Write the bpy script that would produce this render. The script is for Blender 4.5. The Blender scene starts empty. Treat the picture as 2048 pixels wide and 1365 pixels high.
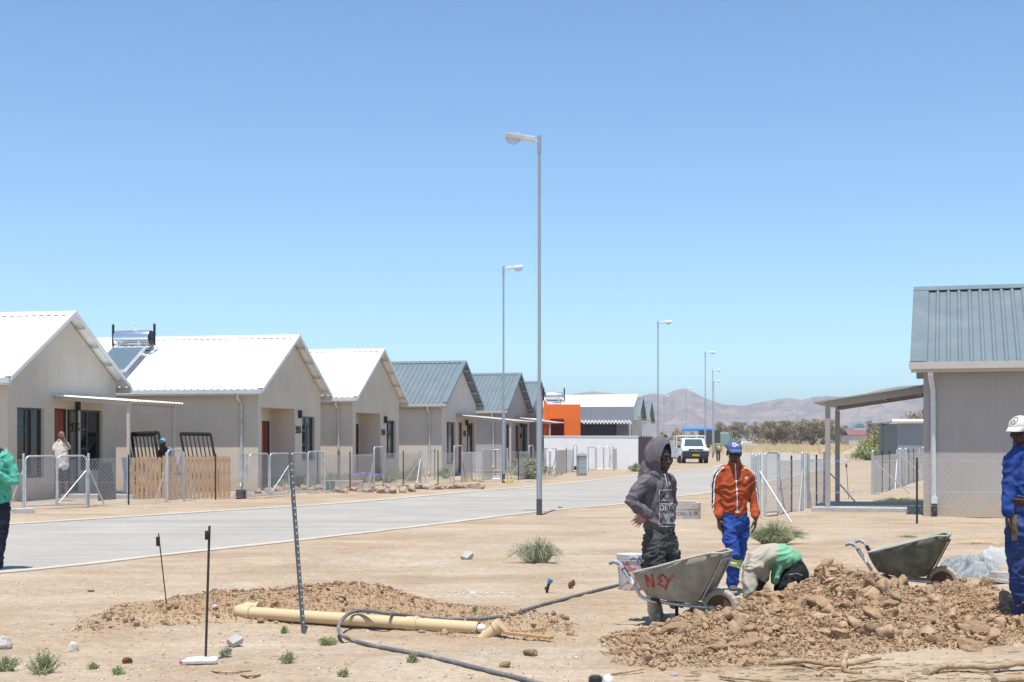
import bpy, bmesh, math, random
import numpy as np
from mathutils import Vector, Matrix, Euler
from mathutils.bvhtree import BVHTree
random.seed(7)
F = 2844.0; CX = 1024.0; HY = 881.0; EYE = 1.65      # lens in pixels, horizon row, eye height
sc = bpy.context.scene
COL = sc.collection
# ------------------------------------------------------------------ camera
cam = bpy.data.cameras.new('camera'); camo = bpy.data.objects.new('camera', cam); COL.objects.link(camo)
camo.location = (0, 0, EYE); camo.rotation_euler = (math.radians(90), 0, 0)
cam.sensor_width = 36; cam.lens = 36 * F / 2048; cam.shift_y = (HY - 682.5) / 2048
cam.clip_start = .1; cam.clip_end = 20000
cam.dof.use_dof = True; cam.dof.focus_distance = 14.0; cam.dof.aperture_fstop = 8.0
sc.camera = camo
# ------------------------------------------------------------------ sun, sky, exposure
to_sun = Vector((-.40, -2.15, 8.1)).normalized()
elev = math.asin(to_sun.z); azim = math.atan2(to_sun.x, to_sun.y)
w = bpy.data.worlds.new('World'); sc.world = w; w.use_nodes = True
nt = w.node_tree; bgn = nt.nodes['Background']
sky = nt.nodes.new('ShaderNodeTexSky'); sky.sky_type = 'NISHITA'; sky.sun_disc = False
sky.sun_elevation = elev; sky.sun_rotation = azim; sky.altitude = 1700; sky.air_density = 1.0; sky.dust_density = .1; sky.ozone_density = 2.6
hs = nt.nodes.new('ShaderNodeHueSaturation'); hs.inputs['Saturation'].default_value = 1.04; hs.inputs['Value'].default_value = 1.1; hs.inputs['Hue'].default_value = .503
nt.links.new(sky.outputs[0], hs.inputs['Color']); 
tint = nt.nodes.new('ShaderNodeVectorMath'); tint.operation = 'MULTIPLY'; tint.inputs[1].default_value = (.965, 1.095, 1.08); nt.links.new(hs.outputs[0], tint.inputs[0]); nt.links.new(tint.outputs[0], bgn.inputs[0]); bgn.inputs[1].default_value = .125
sl = bpy.data.lights.new('sun', 'SUN'); so = bpy.data.objects.new('sun', sl); COL.objects.link(so)
sl.energy = 5.0; sl.angle = math.radians(.53); sl.color = (1, .96, .89)
so.rotation_euler = to_sun.to_track_quat('Z', 'Y').to_euler(); so.location = (0, -5, 30)
sc.view_settings.view_transform = 'Standard'; sc.view_settings.look = 'None'
sc.view_settings.exposure = .3; sc.view_settings.gamma = 1; sc.view_settings.use_curve_mapping = False
sc.cycles.max_bounces = 6; sc.cycles.diffuse_bounces = 4; sc.cycles.glossy_bounces = 3; sc.cycles.transparent_max_bounces = 8
sc.cycles.volume_bounces = 0; sc.cycles.use_denoising = True

# ------------------------------------------------------------------ helpers
def G(px, py, z=0.0):
    d = F * (EYE - z) / (py - HY); return Vector(((px - CX) / F * d, d, z))
def P(px, py, d):
    return Vector(((px - CX) / F * d, d, EYE + (HY - py) / F * d))
def gd(py): return F * EYE / (py - HY)

def hash3(ix, iy, iz, seed):
    h = (ix * 374761393 + iy * 668265263 + iz * 2147483647 + seed * 1274126177) & 0xffffffff
    h = ((h ^ (h >> 13)) * 1103515245) & 0xffffffff
    h = ((h ^ (h >> 16)) * 2654435761) & 0xffffffff
    return ((h ^ (h >> 15)) & 0xffffff) / float(0xffffff)
def vn(Pn, seed=0):
    Pn = np.asarray(Pn, dtype=np.float64); i = np.floor(Pn).astype(np.int64); f = Pn - i; f = f * f * (3 - 2 * f)
    x, y, z = i[:, 0], i[:, 1], i[:, 2]; fx, fy, fz = f[:, 0], f[:, 1], f[:, 2]
    r = 0
    for dx in (0, 1):
        for dy in (0, 1):
            for dz in (0, 1):
                r = r + hash3(x + dx, y + dy, z + dz, seed) * (fx if dx else 1 - fx) * (fy if dy else 1 - fy) * (fz if dz else 1 - fz)
    return r
def fbm(Pn, oct=4, seed=0, gain=.5):
    Pn = np.asarray(Pn, dtype=np.float64); a = 1.; s = 0.; t = 0.
    for o in range(oct):
        s = s + a * vn(Pn * (2.03 ** o) + 17.3 * o, seed + o); t += a; a *= gain
    return s / t

class MB:
    def __init__(s): s.v = []; s.f = []
    def add(s, vs, fs):
        o = len(s.v); s.v += [tuple(p) for p in vs]; s.f += [tuple(i + o for i in f) for f in fs]; return s
    def box(s, c, size, rot=None):
        hx, hy, hz = [k / 2 for k in size]; c = Vector(c)
        vs = [Vector((x, y, z)) for x in (-hx, hx) for y in (-hy, hy) for z in (-hz, hz)]
        if rot is not None: vs = [rot @ v for v in vs]
        return s.add([c + v for v in vs], [(0, 1, 3, 2), (4, 6, 7, 5), (0, 4, 5, 1), (2, 3, 7, 6), (0, 2, 6, 4), (1, 5, 7, 3)])
    def bb(s, x0, x1, y0, y1, z0, z1): return s.box(((x0 + x1) / 2, (y0 + y1) / 2, (z0 + z1) / 2), (abs(x1 - x0), abs(y1 - y0), abs(z1 - z0)))
    def tube(s, pts, rad, n=10, cap=True, side=None):
        pts = [Vector(p) for p in pts]; m = len(pts)
        if not isinstance(rad, (list,)): rad = [rad] * m
        rings = []; prev = None
        for i, p in enumerate(pts):
            t = (pts[min(i + 1, m - 1)] - pts[max(i - 1, 0)]).normalized()
            if side is not None: a = Vector(side)
            elif prev is not None: a = prev
            else: a = Vector((1, 0, 0)) if abs(t.x) < .8 else Vector((0, 1, 0))
            a = (a - t * a.dot(t)).normalized(); b = t.cross(a); prev = a
            r = rad[i]; ra, rb = r if isinstance(r, (tuple, list)) else (r, r)
            rings.append([p + a * (ra * math.cos(2 * math.pi * k / n)) + b * (rb * math.sin(2 * math.pi * k / n)) for k in range(n)])
        vs = [v for r in rings for v in r]; fs = []
        for i in range(m - 1):
            for k in range(n):
                k2 = (k + 1) % n; fs.append((i * n + k, i * n + k2, (i + 1) * n + k2, (i + 1) * n + k))
        if cap: fs.append(tuple(range(n - 1, -1, -1))); fs.append(tuple((m - 1) * n + k for k in range(n)))
        return s.add(vs, fs)
    def rtube(s, pts, rad, n=12, side=None):
        # tube with rounded ends
        pts = [Vector(p) for p in pts]
        if not isinstance(rad, list): rad = [rad] * len(pts)
        def mul(r, k): return (r[0] * k, r[1] * k) if isinstance(r, (tuple, list)) else r * k
        def mn(r): return min(r) if isinstance(r, (tuple, list)) else r
        t0 = (pts[0] - pts[1]).normalized(); t1 = (pts[-1] - pts[-2]).normalized(); a = mn(rad[0]); b = mn(rad[-1])
        P2 = [pts[0] + t0 * a * .95, pts[0] + t0 * a * .6] + pts + [pts[-1] + t1 * b * .6, pts[-1] + t1 * b * .95]
        R2 = [mul(rad[0], .3), mul(rad[0], .8)] + rad + [mul(rad[-1], .8), mul(rad[-1], .3)]
        return s.tube(P2, R2, n, True, side)
    def ell(s, c, r, frame=None, nu=14, nv=9):
        c = Vector(c); X, Y, Z = frame if frame else (Vector((1, 0, 0)), Vector((0, 1, 0)), Vector((0, 0, 1)))
        vs = []; fs = []
        for j in range(1, nv):
            ph = math.pi * j / nv
            for i in range(nu):
                th = 2 * math.pi * i / nu
                vs.append(c + X * (r[0] * math.sin(ph) * math.cos(th)) + Y * (r[1] * math.sin(ph) * math.sin(th)) + Z * (r[2] * math.cos(ph)))
        for j in range(nv - 2):
            for i in range(nu):
                i2 = (i + 1) % nu; fs.append((j * nu + i, (j + 1) * nu + i, (j + 1) * nu + i2, j * nu + i2))
        top = len(vs); vs += [c + Z * r[2], c - Z * r[2]]
        for i in range(nu):
            i2 = (i + 1) % nu; fs.append((top, i, i2)); fs.append((top + 1, (nv - 2) * nu + i2, (nv - 2) * nu + i))
        return s.add(vs, fs)
    def prism(s, poly, off):
        # poly: list of 3d points, extruded by vector off
        off = Vector(off); n = len(poly); vs = [Vector(p) for p in poly] + [Vector(p) + off for p in poly]
        fs = [tuple(range(n - 1, -1, -1)), tuple(range(n, 2 * n))] + [(i, (i + 1) % n, n + (i + 1) % n, n + i) for i in range(n)]
        return s.add(vs, fs)
    def mesh(s, name='m'):
        me = bpy.data.meshes.new(name); me.from_pydata(s.v, [], s.f); me.update(); return me

def fixn(me):
    bm = bmesh.new(); bm.from_mesh(me); bmesh.ops.recalc_face_normals(bm, faces=bm.faces); bm.to_mesh(me); bm.free()
def obj(name, mb, mat, parent=None, smooth=False, fix=True, **props):
    me = mb.mesh(name) if isinstance(mb, MB) else mb
    if isinstance(mb, MB) and fix: fixn(me)
    if mat is not None and not me.materials: me.materials.append(mat)
    if smooth: me.polygons.foreach_set('use_smooth', [True] * len(me.polygons))
    o = bpy.data.objects.new(name, me); COL.objects.link(o)
    if parent is not None: o.parent = parent
    for k, v in props.items(): o[k] = v
    return o
def auto(o, ang=35):
    me = o.data
    me.polygons.foreach_set('use_smooth', [True] * len(me.polygons))
    me.set_sharp_from_angle(angle=math.radians(ang)); return o
def bevel(o, w=.01, seg=2):
    m = o.modifiers.new('bevel', 'BEVEL'); m.width = w; m.segments = seg; m.limit_method = 'ANGLE'; return o
def thing(name, label, cat, loc=(0, 0, 0), rotz=0, group=None):
    o = bpy.data.objects.new(name, None); o.empty_display_size = .2; COL.objects.link(o)
    o.location = loc; o.rotation_euler = (0, 0, rotz); tag(o, label, cat, group); return o
def tag(o, label, cat, group=None):
    o['label'] = label; o['category'] = cat
    if group: o['group'] = group
    return o
def copy_tree(root, loc=None, rotz=None, label=None, scale=None):
    r = root.copy(); COL.objects.link(r)
    if loc is not None: r.location = loc
    if rotz is not None: r.rotation_euler = (0, 0, rotz)
    if scale is not None: r.scale = (scale,) * 3 if not isinstance(scale, tuple) else scale
    if label: r['label'] = label
    for ch in list(root.children):
        c = ch.copy(); COL.objects.link(c); c.parent = r
        for g in list(ch.children):
            q = g.copy(); COL.objects.link(q); q.parent = c
    return r

# ------------------------------------------------------------------ materials
MC = {}
def mat(name, col, rough=.8, var=.12, scale=6., bump=.0, bscale=40., metal=0., col2=None, mixs=None, spec=.3, detail=6, coord='Object', stretch=(1, 1, 1), mixc=(.42, .6), dirt=None, dscale=1.2, splash=False):
    if name in MC: return MC[name]
    m = bpy.data.materials.new(name); m.use_nodes = True; n = m.node_tree; N = n.nodes; L = n.links
    b = N['Principled BSDF']; b.inputs['Roughness'].default_value = rough; b.inputs['Metallic'].default_value = metal
    b.inputs['Specular IOR Level'].default_value = spec
    tc = N.new('ShaderNodeTexCoord'); mp = N.new('ShaderNodeMapping'); mp.inputs['Scale'].default_value = stretch
    L.new(tc.outputs[coord], mp.inputs[0])
    no = N.new('ShaderNodeTexNoise'); no.inputs['Scale'].default_value = scale; no.inputs['Detail'].default_value = detail; no.inputs['Roughness'].default_value = .6
    L.new(mp.outputs[0], no.inputs[0])
    hsv = N.new('ShaderNodeMapRange'); hsv.inputs[1].default_value = .3; hsv.inputs[2].default_value = .7; hsv.inputs[3].default_value = 1 - var; hsv.inputs[4].default_value = 1 + var
    L.new(no.outputs[0], hsv.inputs[0])
    mul = N.new('ShaderNodeVectorMath'); mul.operation = 'SCALE'; L.new(hsv.outputs[0], mul.inputs['Scale'])
    src = None
    if col2 is not None:
        n2 = N.new('ShaderNodeTexNoise'); n2.inputs['Scale'].default_value = mixs or scale * .4; n2.inputs['Detail'].default_value = 7; n2.inputs['Roughness'].default_value = .65
        L.new(mp.outputs[0], n2.inputs[0])
        mr = N.new('ShaderNodeMapRange'); mr.inputs[1].default_value = mixc[0]; mr.inputs[2].default_value = mixc[1]; L.new(n2.outputs[0], mr.inputs[0])
        mx = N.new('ShaderNodeMix'); mx.data_type = 'RGBA'; mx.inputs[6].default_value = (*col, 1); mx.inputs[7].default_value = (*col2, 1)
        L.new(mr.outputs[0], mx.inputs[0]); src = mx.outputs[2]
    if src is None:
        rgb = N.new('ShaderNodeRGB'); rgb.outputs[0].default_value = (*col, 1); src = rgb.outputs[0]
    if dirt is not None:
        n3 = N.new('ShaderNodeTexNoise'); n3.inputs['Scale'].default_value = dscale; n3.inputs['Detail'].default_value = 8; n3.inputs['Roughness'].default_value = .7
        L.new(tc.outputs[coord], n3.inputs[0])
        m3 = N.new('ShaderNodeMapRange'); m3.inputs[1].default_value = .5; m3.inputs[2].default_value = .75; L.new(n3.outputs[0], m3.inputs[0])
        x3 = N.new('ShaderNodeMix'); x3.data_type = 'RGBA'; x3.inputs[7].default_value = (*dirt, 1); L.new(src, x3.inputs[6]); L.new(m3.outputs[0], x3.inputs[0]); src = x3.outputs[2]
    if splash:   # dust thrown up against the foot of the wall, and faint run-off streaks
        sp = N.new('ShaderNodeSeparateXYZ'); L.new(tc.outputs[coord], sp.inputs[0]); n4 = N.new('ShaderNodeTexNoise'); n4.inputs['Scale'].default_value = 3.5; n4.inputs['Detail'].default_value = 6; L.new(tc.outputs[coord], n4.inputs[0])
        ma = N.new('ShaderNodeMath'); ma.operation = 'MULTIPLY_ADD'; ma.inputs[1].default_value = -.9; L.new(n4.outputs[0], ma.inputs[0]); L.new(sp.outputs[2], ma.inputs[2]); r4 = N.new('ShaderNodeMapRange'); r4.inputs[1].default_value = -.3; r4.inputs[2].default_value = .12; r4.inputs[3].default_value = .65; r4.inputs[4].default_value = 0; L.new(ma.outputs[0], r4.inputs[0])
        x4 = N.new('ShaderNodeMix'); x4.data_type = 'RGBA'; x4.inputs[7].default_value = (.50, .38, .26, 1); L.new(src, x4.inputs[6]); L.new(r4.outputs[0], x4.inputs[0]); src = x4.outputs[2]
        m5 = N.new('ShaderNodeMapping'); m5.inputs['Scale'].default_value = (11, 11, .5); L.new(tc.outputs[coord], m5.inputs[0]); n5 = N.new('ShaderNodeTexNoise'); n5.inputs['Scale'].default_value = 1; n5.inputs['Detail'].default_value = 4; L.new(m5.outputs[0], n5.inputs[0]); r5 = N.new('ShaderNodeMapRange'); r5.inputs[1].default_value = .3; r5.inputs[2].default_value = .75; r5.inputs[3].default_value = 1.02; r5.inputs[4].default_value = .965; L.new(n5.outputs[0], r5.inputs[0])
        s5 = N.new('ShaderNodeVectorMath'); s5.operation = 'SCALE'; L.new(src, s5.inputs[0]); L.new(r5.outputs[0], s5.inputs['Scale']); src = s5.outputs[0]
    L.new(src, mul.inputs[0]); L.new(mul.outputs[0], b.inputs['Base Color'])
    if bump > 0:
        nb = N.new('ShaderNodeTexNoise'); nb.inputs['Scale'].default_value = bscale; nb.inputs['Detail'].default_value = 5; L.new(mp.outputs[0], nb.inputs[0])
        bp = N.new('ShaderNodeBump'); bp.inputs['Strength'].default_value = bump; bp.inputs['Distance'].default_value = .02; L.new(nb.outputs[0], bp.inputs['Height']); L.new(bp.outputs[0], b.inputs['Normal'])
    MC[name] = m; return m
M = {}
M['sand'] = mat('sand', (.425, .335, .24), .95, .1, 9, .35, 60, col2=(.36, .265, .18), mixs=.55, dirt=(.455, .39, .31), dscale=.35, spec=.1)
M['soil'] = mat('soil', (.37, .245, .15), .95, .2, 14, .5, 70, col2=(.47, .335, .22), mixs=3, spec=.1)
M['clod'] = mat('clod', (.34, .225, .135), .95, .16, 22, .6, 60, col2=(.43, .30, .19), mixs=4, spec=.1)
M['rock'] = mat('rock', (.34, .25, .19), .9, .2, 6, .5, 25, col2=(.48, .37, .28), mixs=4, spec=.15)
M['rockgrey'] = mat('rock_grey', (.42, .40, .37), .9, .15, 8, .4, 40, col2=(.52, .48, .43), spec=.15)
M['rockwhite'] = mat('rock_white', (.66, .62, .55), .9, .12, 8, .4, 40, spec=.15)
M['concrete'] = mat('concrete', (.40, .385, .36), .9, .1, 5, .25, 90, col2=(.46, .44, .41), spec=.15)
M['kerb'] = mat('kerb', (.50, .45, .375), .92, .1, 5, .25, 60, dirt=(.46, .37, .27), dscale=1.2, spec=.1)
M['plaster'] = mat('plaster', (.615, .54, .445), .92, .05, 1.2, .12, 160, spec=.1, dirt=(.57, .50, .41), dscale=.7, splash=True)
M['plaster2'] = mat('plaster_pale', (.60, .535, .47), .92, .05, 1.2, .12, 160, spec=.1, splash=True)
M['plaster3'] = mat('plaster_grey', (.40, .365, .345), .92, .05, 1.2, .12, 160, spec=.1, splash=True)
M['whiteroof'] = mat('white_roof_sheet', (.82, .82, .81), .45, .02, 1.5, 0, spec=.4, dirt=(.76, .74, .70), dscale=.5)
M['greyroof'] = mat('blue_grey_roof_sheet', (.165, .205, .222), .42, .08, 1.5, 0, metal=.1, spec=.5, dirt=(.215, .25, .262), dscale=.9)
M['gutter'] = mat('gutter_metal', (.62, .63, .63), .4, .08, 3, 0, metal=.3, spec=.4)
M['trim_cream'] = mat('cream_steel', (.50, .46, .42), .5, .04, 3, 0, spec=.4)
M['galv'] = mat('galvanised_steel', (.50, .52, .54), .42, .14, 9, 0, metal=.55, col2=(.62, .63, .65), spec=.5)
M['galvpale'] = mat('galvanised_pale', (.66, .67, .68), .45, .1, 12, 0, metal=.3, spec=.5)
M['pole'] = mat('lamp_post_grey', (.36, .385, .41), .42, .06, 2, 0, metal=.35, spec=.5)
M['poledark'] = mat('lamp_post_dark_base', (.085, .09, .095), .6, .1, 6, spec=.3)
M['dark'] = mat('dark_painted_steel', (.03, .03, .032), .5, .2, 10, spec=.4)
M['frame'] = mat('window_frame_charcoal', (.045, .055, .065), .4, .05, 4, spec=.5)
M['curtain'] = mat('grey_curtain', (.52, .50, .49), .95, .35, 3, stretch=(14, 14, .4), spec=.05)
M['door'] = mat('red_wood_door', (.24, .035, .018), .5, .15, 2, stretch=(8, 8, 1), spec=.4)
M['black'] = mat('black_plastic', (.02, .02, .022), .5, .1, 8, spec=.4)
M['white'] = mat('white_paint', (.78, .78, .77), .5, .04, 4, spec=.4)
M['whitewall'] = mat('white_painted_wall', (.82, .81, .80), .9, .04, 2, .1, 60, spec=.1, dirt=(.74, .73, .71), dscale=.6)
M['orange'] = mat('orange_paint', (.84, .185, .04), .8, .06, 2, .1, 60, spec=.15)
M['brownsheet'] = mat('brown_fence_sheet', (.10, .052, .048), .6, .1, 4, spec=.3)
M['greywall'] = mat('grey_painted_wall', (.30, .31, .33), .9, .05, 2, .1, 60, spec=.1)
M['wood'] = mat('pale_wood', (.50, .29, .13), .8, .22, 3, .25, 30, stretch=(10, 10, .8), spec=.15)
M['oldwood'] = mat('weathered_wood', (.42, .29, .17), .9, .3, 3, .8, 22, col2=(.52, .40, .27), stretch=(1, 9, 9), spec=.1)
M['pipe'] = mat('yellow_sewer_pipe', (.60, .45, .26), .5, .05, 3, 0, spec=.4, dirt=(.55, .40, .25), dscale=3)
M['hose'] = mat('grey_hose', (.14, .145, .15), .6, .15, 8, spec=.3, dirt=(.3, .26, .21), dscale=4)
M['glassmat'] = mat('window_pane', (.05, .065, .08), .06, .1, 3, spec=.8)
M['solarpanel'] = mat('solar_collector', (.12, .165, .19), .18, .06, 2, spec=.8)
M['chrome'] = mat('polished_steel', (.72, .74, .77), .22, .03, 3, metal=.85, spec=.5)
M['wire'] = mat('galvanised_wire', (.62, .63, .64), .5, .1, 20, metal=.4, spec=.4)
M['standard'] = mat('dark_fence_standard', (.035, .038, .04), .7, .3, 30, spec=.2)
M['skin'] = mat('dark_skin', (.05, .027, .018), .42, .1, 20, .05, 300, spec=.5)
M['skin2'] = mat('brown_skin', (.21, .115, .075), .55, .1, 20, .05, 300, spec=.3)
M['palm'] = mat('palm_skin', (.42, .20, .16), .55, .1, 20, spec=.3)
M['rust'] = mat('rusty_steel', (.16, .08, .045), .9, .3, 12, .4, 60, spec=.2)
M['tyre'] = mat('dusty_tyre', (.42, .36, .29), .95, .12, 14, .3, 90, spec=.1)
M['carwhite'] = mat('white_car_paint', (.80, .80, .79), .25, .01, 3, spec=.6)
M['carglass'] = mat('car_glass', (.06, .09, .09), .08, .1, 3, spec=.9)
M['bumper'] = mat('dark_bumper_plastic', (.035, .04, .05), .6, .1, 8, spec=.3)
# ------------------------------------------------------------------ ground
def ptseg(X, Y, poly):
    inside = np.zeros(X.shape, bool); j = len(poly) - 1
    for i in range(len(poly)):
        xi, yi = poly[i]; xj, yj = poly[j]
        c = ((yi > Y) != (yj > Y)) & (X < (xj - xi) * (Y - yi) / (yj - yi + 1e-12) + xi); inside ^= c; j = i
    return inside
def distpoly(X, Y, pl):
    D = np.full(X.shape, 1e9)
    for (ax, ay), (bx, by) in zip(pl[:-1], pl[1:]):
        dx, dy = bx - ax, by - ay; t = np.clip(((X - ax) * dx + (Y - ay) * dy) / (dx * dx + dy * dy + 1e-9), 0, 1)
        D = np.minimum(D, np.hypot(X - ax - t * dx, Y - ay - t * dy))
    return D
far_edge_px = [(-420, 1079), (-200, 1065), (11, 1052), (200, 1040), (400, 1027), (680, 1009), (830, 996), (968, 983), (1080, 974), (1180, 963.5), (1272, 953), (1348, 944), (1400, 939.5), (1432, 936), (1456, 929), (1462, 920), (1456, 910), (1430, 904), (1380, 901.5)]
top_edge_px = [(1440, 900), (1500, 901.5), (1560, 906), (1610, 911), (1655, 916), (1700, 920)]
near_edge_px = [(1703, 922), (1680, 929), (1645, 938), (1595, 950), (1535, 963), (1424, 984), (1343, 994.5), (1246, 1008), (1072, 1024), (900, 1045), (700, 1069), (400, 1102), (102, 1136), (0, 1145.5), (-250, 1171), (-600, 1212)]
def cr(pts, n=6):
    out = []
    p = [pts[0]] + pts + [pts[-1]]
    for i in range(1, len(p) - 2):
        for k in range(n):
            t = k / n; a = []
            for c in range(2):
                p0, p1, p2, p3 = p[i - 1][c], p[i][c], p[i + 1][c], p[i + 2][c]
                a.append(.5 * (2 * p1 + (p2 - p0) * t + (2 * p0 - 5 * p1 + 4 * p2 - p3) * t * t + (3 * p1 - p0 - 3 * p2 + p3) * t ** 3))
            out.append(tuple(a))
    return out + [pts[-1]]
gp = lambda pts: [tuple(G(a, b)[:2]) for a, b in pts]
FE = cr(gp(far_edge_px)); TE = cr(gp(top_edge_px)); NE = cr(gp(near_edge_px))
road_poly = FE + TE + NE
ROADZ = .012
# dirt mounds
mA = [(1120, 11.3, 0), (1180, 11.4, .0), (1250, 11.7, .03), (1320, 12.1, .07), (1382, 12.55, .15), (1427, 12.85, .19), (1481, 13.1, .18), (1540, 13.3, .18), (1569, 13.5, .2), (1615, 13.7, .29), (1650, 13.9, .39), (1680, 14, .425), (1726, 14, .43), (1760, 14, .34), (1790, 14, .24), (1867, 14.1, .17), (1915, 14.2, .24), (1948, 14.2, .29), (1985, 14.1, .28), (2022, 12.6, .27), (2080, 12.0, .30), (2250, 12.4, .16), (2400, 12.6, 0)]
mAx = np.array([(a - CX) / F * d for a, d, z in mA]); mAy = np.array([d for a, d, z in mA]); mAz = np.array([z for a, d, z in mA])
mB = [(190, 14.0, 0), (260, 13.6, .05), (330, 14.0, .07), (400, 14.3, .10), (512, 14.5, .13), (600, 14.7, .15), (700, 14.7, .19), (760, 14.6, .17), (810, 14.4, .10), (860, 13.9, .07), (930, 13.5, .04), (1060, 13.1, .03), (1180, 12.6, 0)]
mBx = np.array([(a - CX) / F * d for a, d, z in mB]); mBy = np.array([d for a, d, z in mB]); mBz = np.array([z for a, d, z in mB])
def Hmound(X, Y):
    X = np.asarray(X, float); Y = np.asarray(Y, float)
    z = np.zeros(X.shape)
    P3 = np.stack([X, Y, np.zeros_like(X)], -1).reshape(-1, 3)
    n1 = fbm(P3 * 2.3, 4, 3).reshape(X.shape)
    for mx, my, mz, front, back in ((mAx, mAy, mAz, 2.9, 1.3), (mBx, mBy, mBz, 2.0, .9)):
        hc = np.interp(X, mx, mz, left=0, right=0); yc = np.interp(X, mx, my)
        bk = back * np.interp(X, [.5, 1.4, 2.4], [.4, .5, 1.]) if front > 2.5 else back
        fr_ = front * np.interp(X, [.4, 2.0], [.55, 1.]) if front > 2.5 else front
        t = np.where(Y < yc, (yc - Y) / fr_, (Y - yc) / bk)
        g = np.clip(1 - t, 0, 1); g = np.where(Y < yc, g ** .8 * (1 - .25 * t.clip(0, 1)), g * g * (3 - 2 * g))
        hh = hc * g
        # lumpy low apron in front of the crest even where the crest is low
        ap = np.interp(X, mx, np.where(mz > 0, .055, 0.), left=0, right=0) * np.clip(1 - t, 0, 1) ** .6
        hh = np.maximum(hh, ap * .9)
        z = np.maximum(z, hh * (.70 + .44 * n1))
    k = np.clip(z / .05, 0, 1); r = 1 - np.abs(2 * fbm(P3 * 5.5, 4, 61).reshape(X.shape) - 1)
    return z + k * (r - .78) * .075
def Hbase(X, Y):
    X = np.asarray(X, float); Y = np.asarray(Y, float)
    P3 = np.stack([X, Y, np.zeros_like(X)], -1).reshape(-1, 3)
    n = (fbm(P3 * .35, 4, 11).reshape(X.shape) - .5) * .09
    n += (fbm(P3 * 2.5, 4, 21).reshape(X.shape) - .5) * .035
    near = Y < 24
    n += np.where(near, (fbm(P3 * 14, 3, 31).reshape(X.shape) - .5) * .014, 0)
    ins = ptseg(X, Y, road_poly)
    D = np.minimum(distpoly(X, Y, FE), np.minimum(distpoly(X, Y, NE), distpoly(X, Y, TE)))
    sd = np.where(ins, -D, D)
    k = np.clip((sd - .35) / 1.2, 0, 1)
    for a_ in (2.3, 3.7): n = n - .022 * np.exp(-((sd - a_ - .5 * (fbm(P3 * .12 + 5, 2, 41).reshape(X.shape) - .5)) / .13) ** 2) * near
    n = n * k * np.clip(60 / np.maximum(Y, 1), 0, 1)
    n = np.where(sd < .45, np.where(sd < .0, -.012, .003), n)
    return n
def Hg(x, y):
    a = np.array([x]); b = np.array([y]); return float((Hbase(a, b) + Hmound(a, b))[0])
rows = np.concatenate([[-150, -60, -20, 0, 4, 6.5], np.geomspace(8, 18.5, 330), np.geomspace(18.6, 60, 150), np.geomspace(61, 300, 60), np.geomspace(320, 5000, 22)])
tt = np.concatenate([-np.geomspace(1.6, .5, 12), np.linspace(-.46, .46, 620), np.geomspace(.5, 1.6, 12)])
YY, TT = np.meshgrid(rows, tt, indexing='ij')
XX = TT * np.where(YY < 8, 8 + (8 - YY) * 2.5, np.minimum(YY, 3000))
ZZ = Hbase(XX, YY); ZZ += Hmound(XX, YY) * .98 - np.where(Hmound(XX, YY) > .02, .015, 0)
nr, nc = XX.shape
def grid_mesh(name, X, Y, Z):
    nr, nc = X.shape
    me = bpy.data.meshes.new(name); me.vertices.add(nr * nc); me.vertices.foreach_set('co', np.stack([X, Y, Z], -1).ravel())
    idx = np.arange(nr * nc).reshape(nr, nc)
    q = np.stack([idx[:-1, :-1], idx[:-1, 1:], idx[1:, 1:], idx[1:, :-1]], -1).reshape(-1, 4)
    me.loops.add(q.size); me.loops.foreach_set('vertex_index', q.ravel()); me.polygons.add(len(q))
    me.polygons.foreach_set('loop_start', np.arange(0, q.size, 4)); me.polygons.foreach_set('loop_total', np.full(len(q), 4))
    me.update(calc_edges=True); me.validate(); return me
gm = grid_mesh('ground', XX, YY, ZZ); o = obj('ground', gm, M['sand'], smooth=True); o['kind'] = 'structure'
# sand that turns to freshly dug soil on the mounds: driven by real place, not by light
att = gm.attributes.new('dug', 'FLOAT', 'POINT'); hm = Hmound(XX, YY).ravel()
att.data.foreach_set('value', np.clip(hm / .05, 0, 1))
sm = M['sand']; N = sm.node_tree.nodes; L = sm.node_tree.links
an = N.new('ShaderNodeAttribute'); an.attribute_name = 'dug'
b = N['Principled BSDF']; src = b.inputs['Base Color'].links[0].from_socket
nz = N.new('ShaderNodeTexNoise'); nz.inputs['Scale'].default_value = 5; nz.inputs['Detail'].default_value = 6
tc = N.new('ShaderNodeTexCoord'); L.new(tc.outputs['Object'], nz.inputs[0])
ad = N.new('ShaderNodeMath'); ad.operation = 'MULTIPLY_ADD'; L.new(nz.outputs[0], ad.inputs[0]); ad.inputs[1].default_value = 1.2; ad.inputs[2].default_value = -.6
ad2 = N.new('ShaderNodeMath'); ad2.operation = 'ADD'; ad2.use_clamp = True; L.new(an.outputs['Fac'], ad2.inputs[0]); L.new(ad.outputs[0], ad2.inputs[1])
ml = N.new('ShaderNodeMath'); ml.operation = 'MULTIPLY'; L.new(ad2.outputs[0], ml.inputs[0]); 
m2 = N.new('ShaderNodeMath'); m2.operation = 'MULTIPLY'; m2.use_clamp = True; m2.inputs[1].default_value = 2; L.new(an.outputs['Fac'], m2.inputs[0]); L.new(m2.outputs[0], ml.inputs[1])
mx = N.new('ShaderNodeMix'); mx.data_type = 'RGBA'; L.new(ml.outputs[0], mx.inputs[0]); L.new(src, mx.inputs[6]); mx.inputs[7].default_value = (.37, .25, .15, 1)
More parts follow.
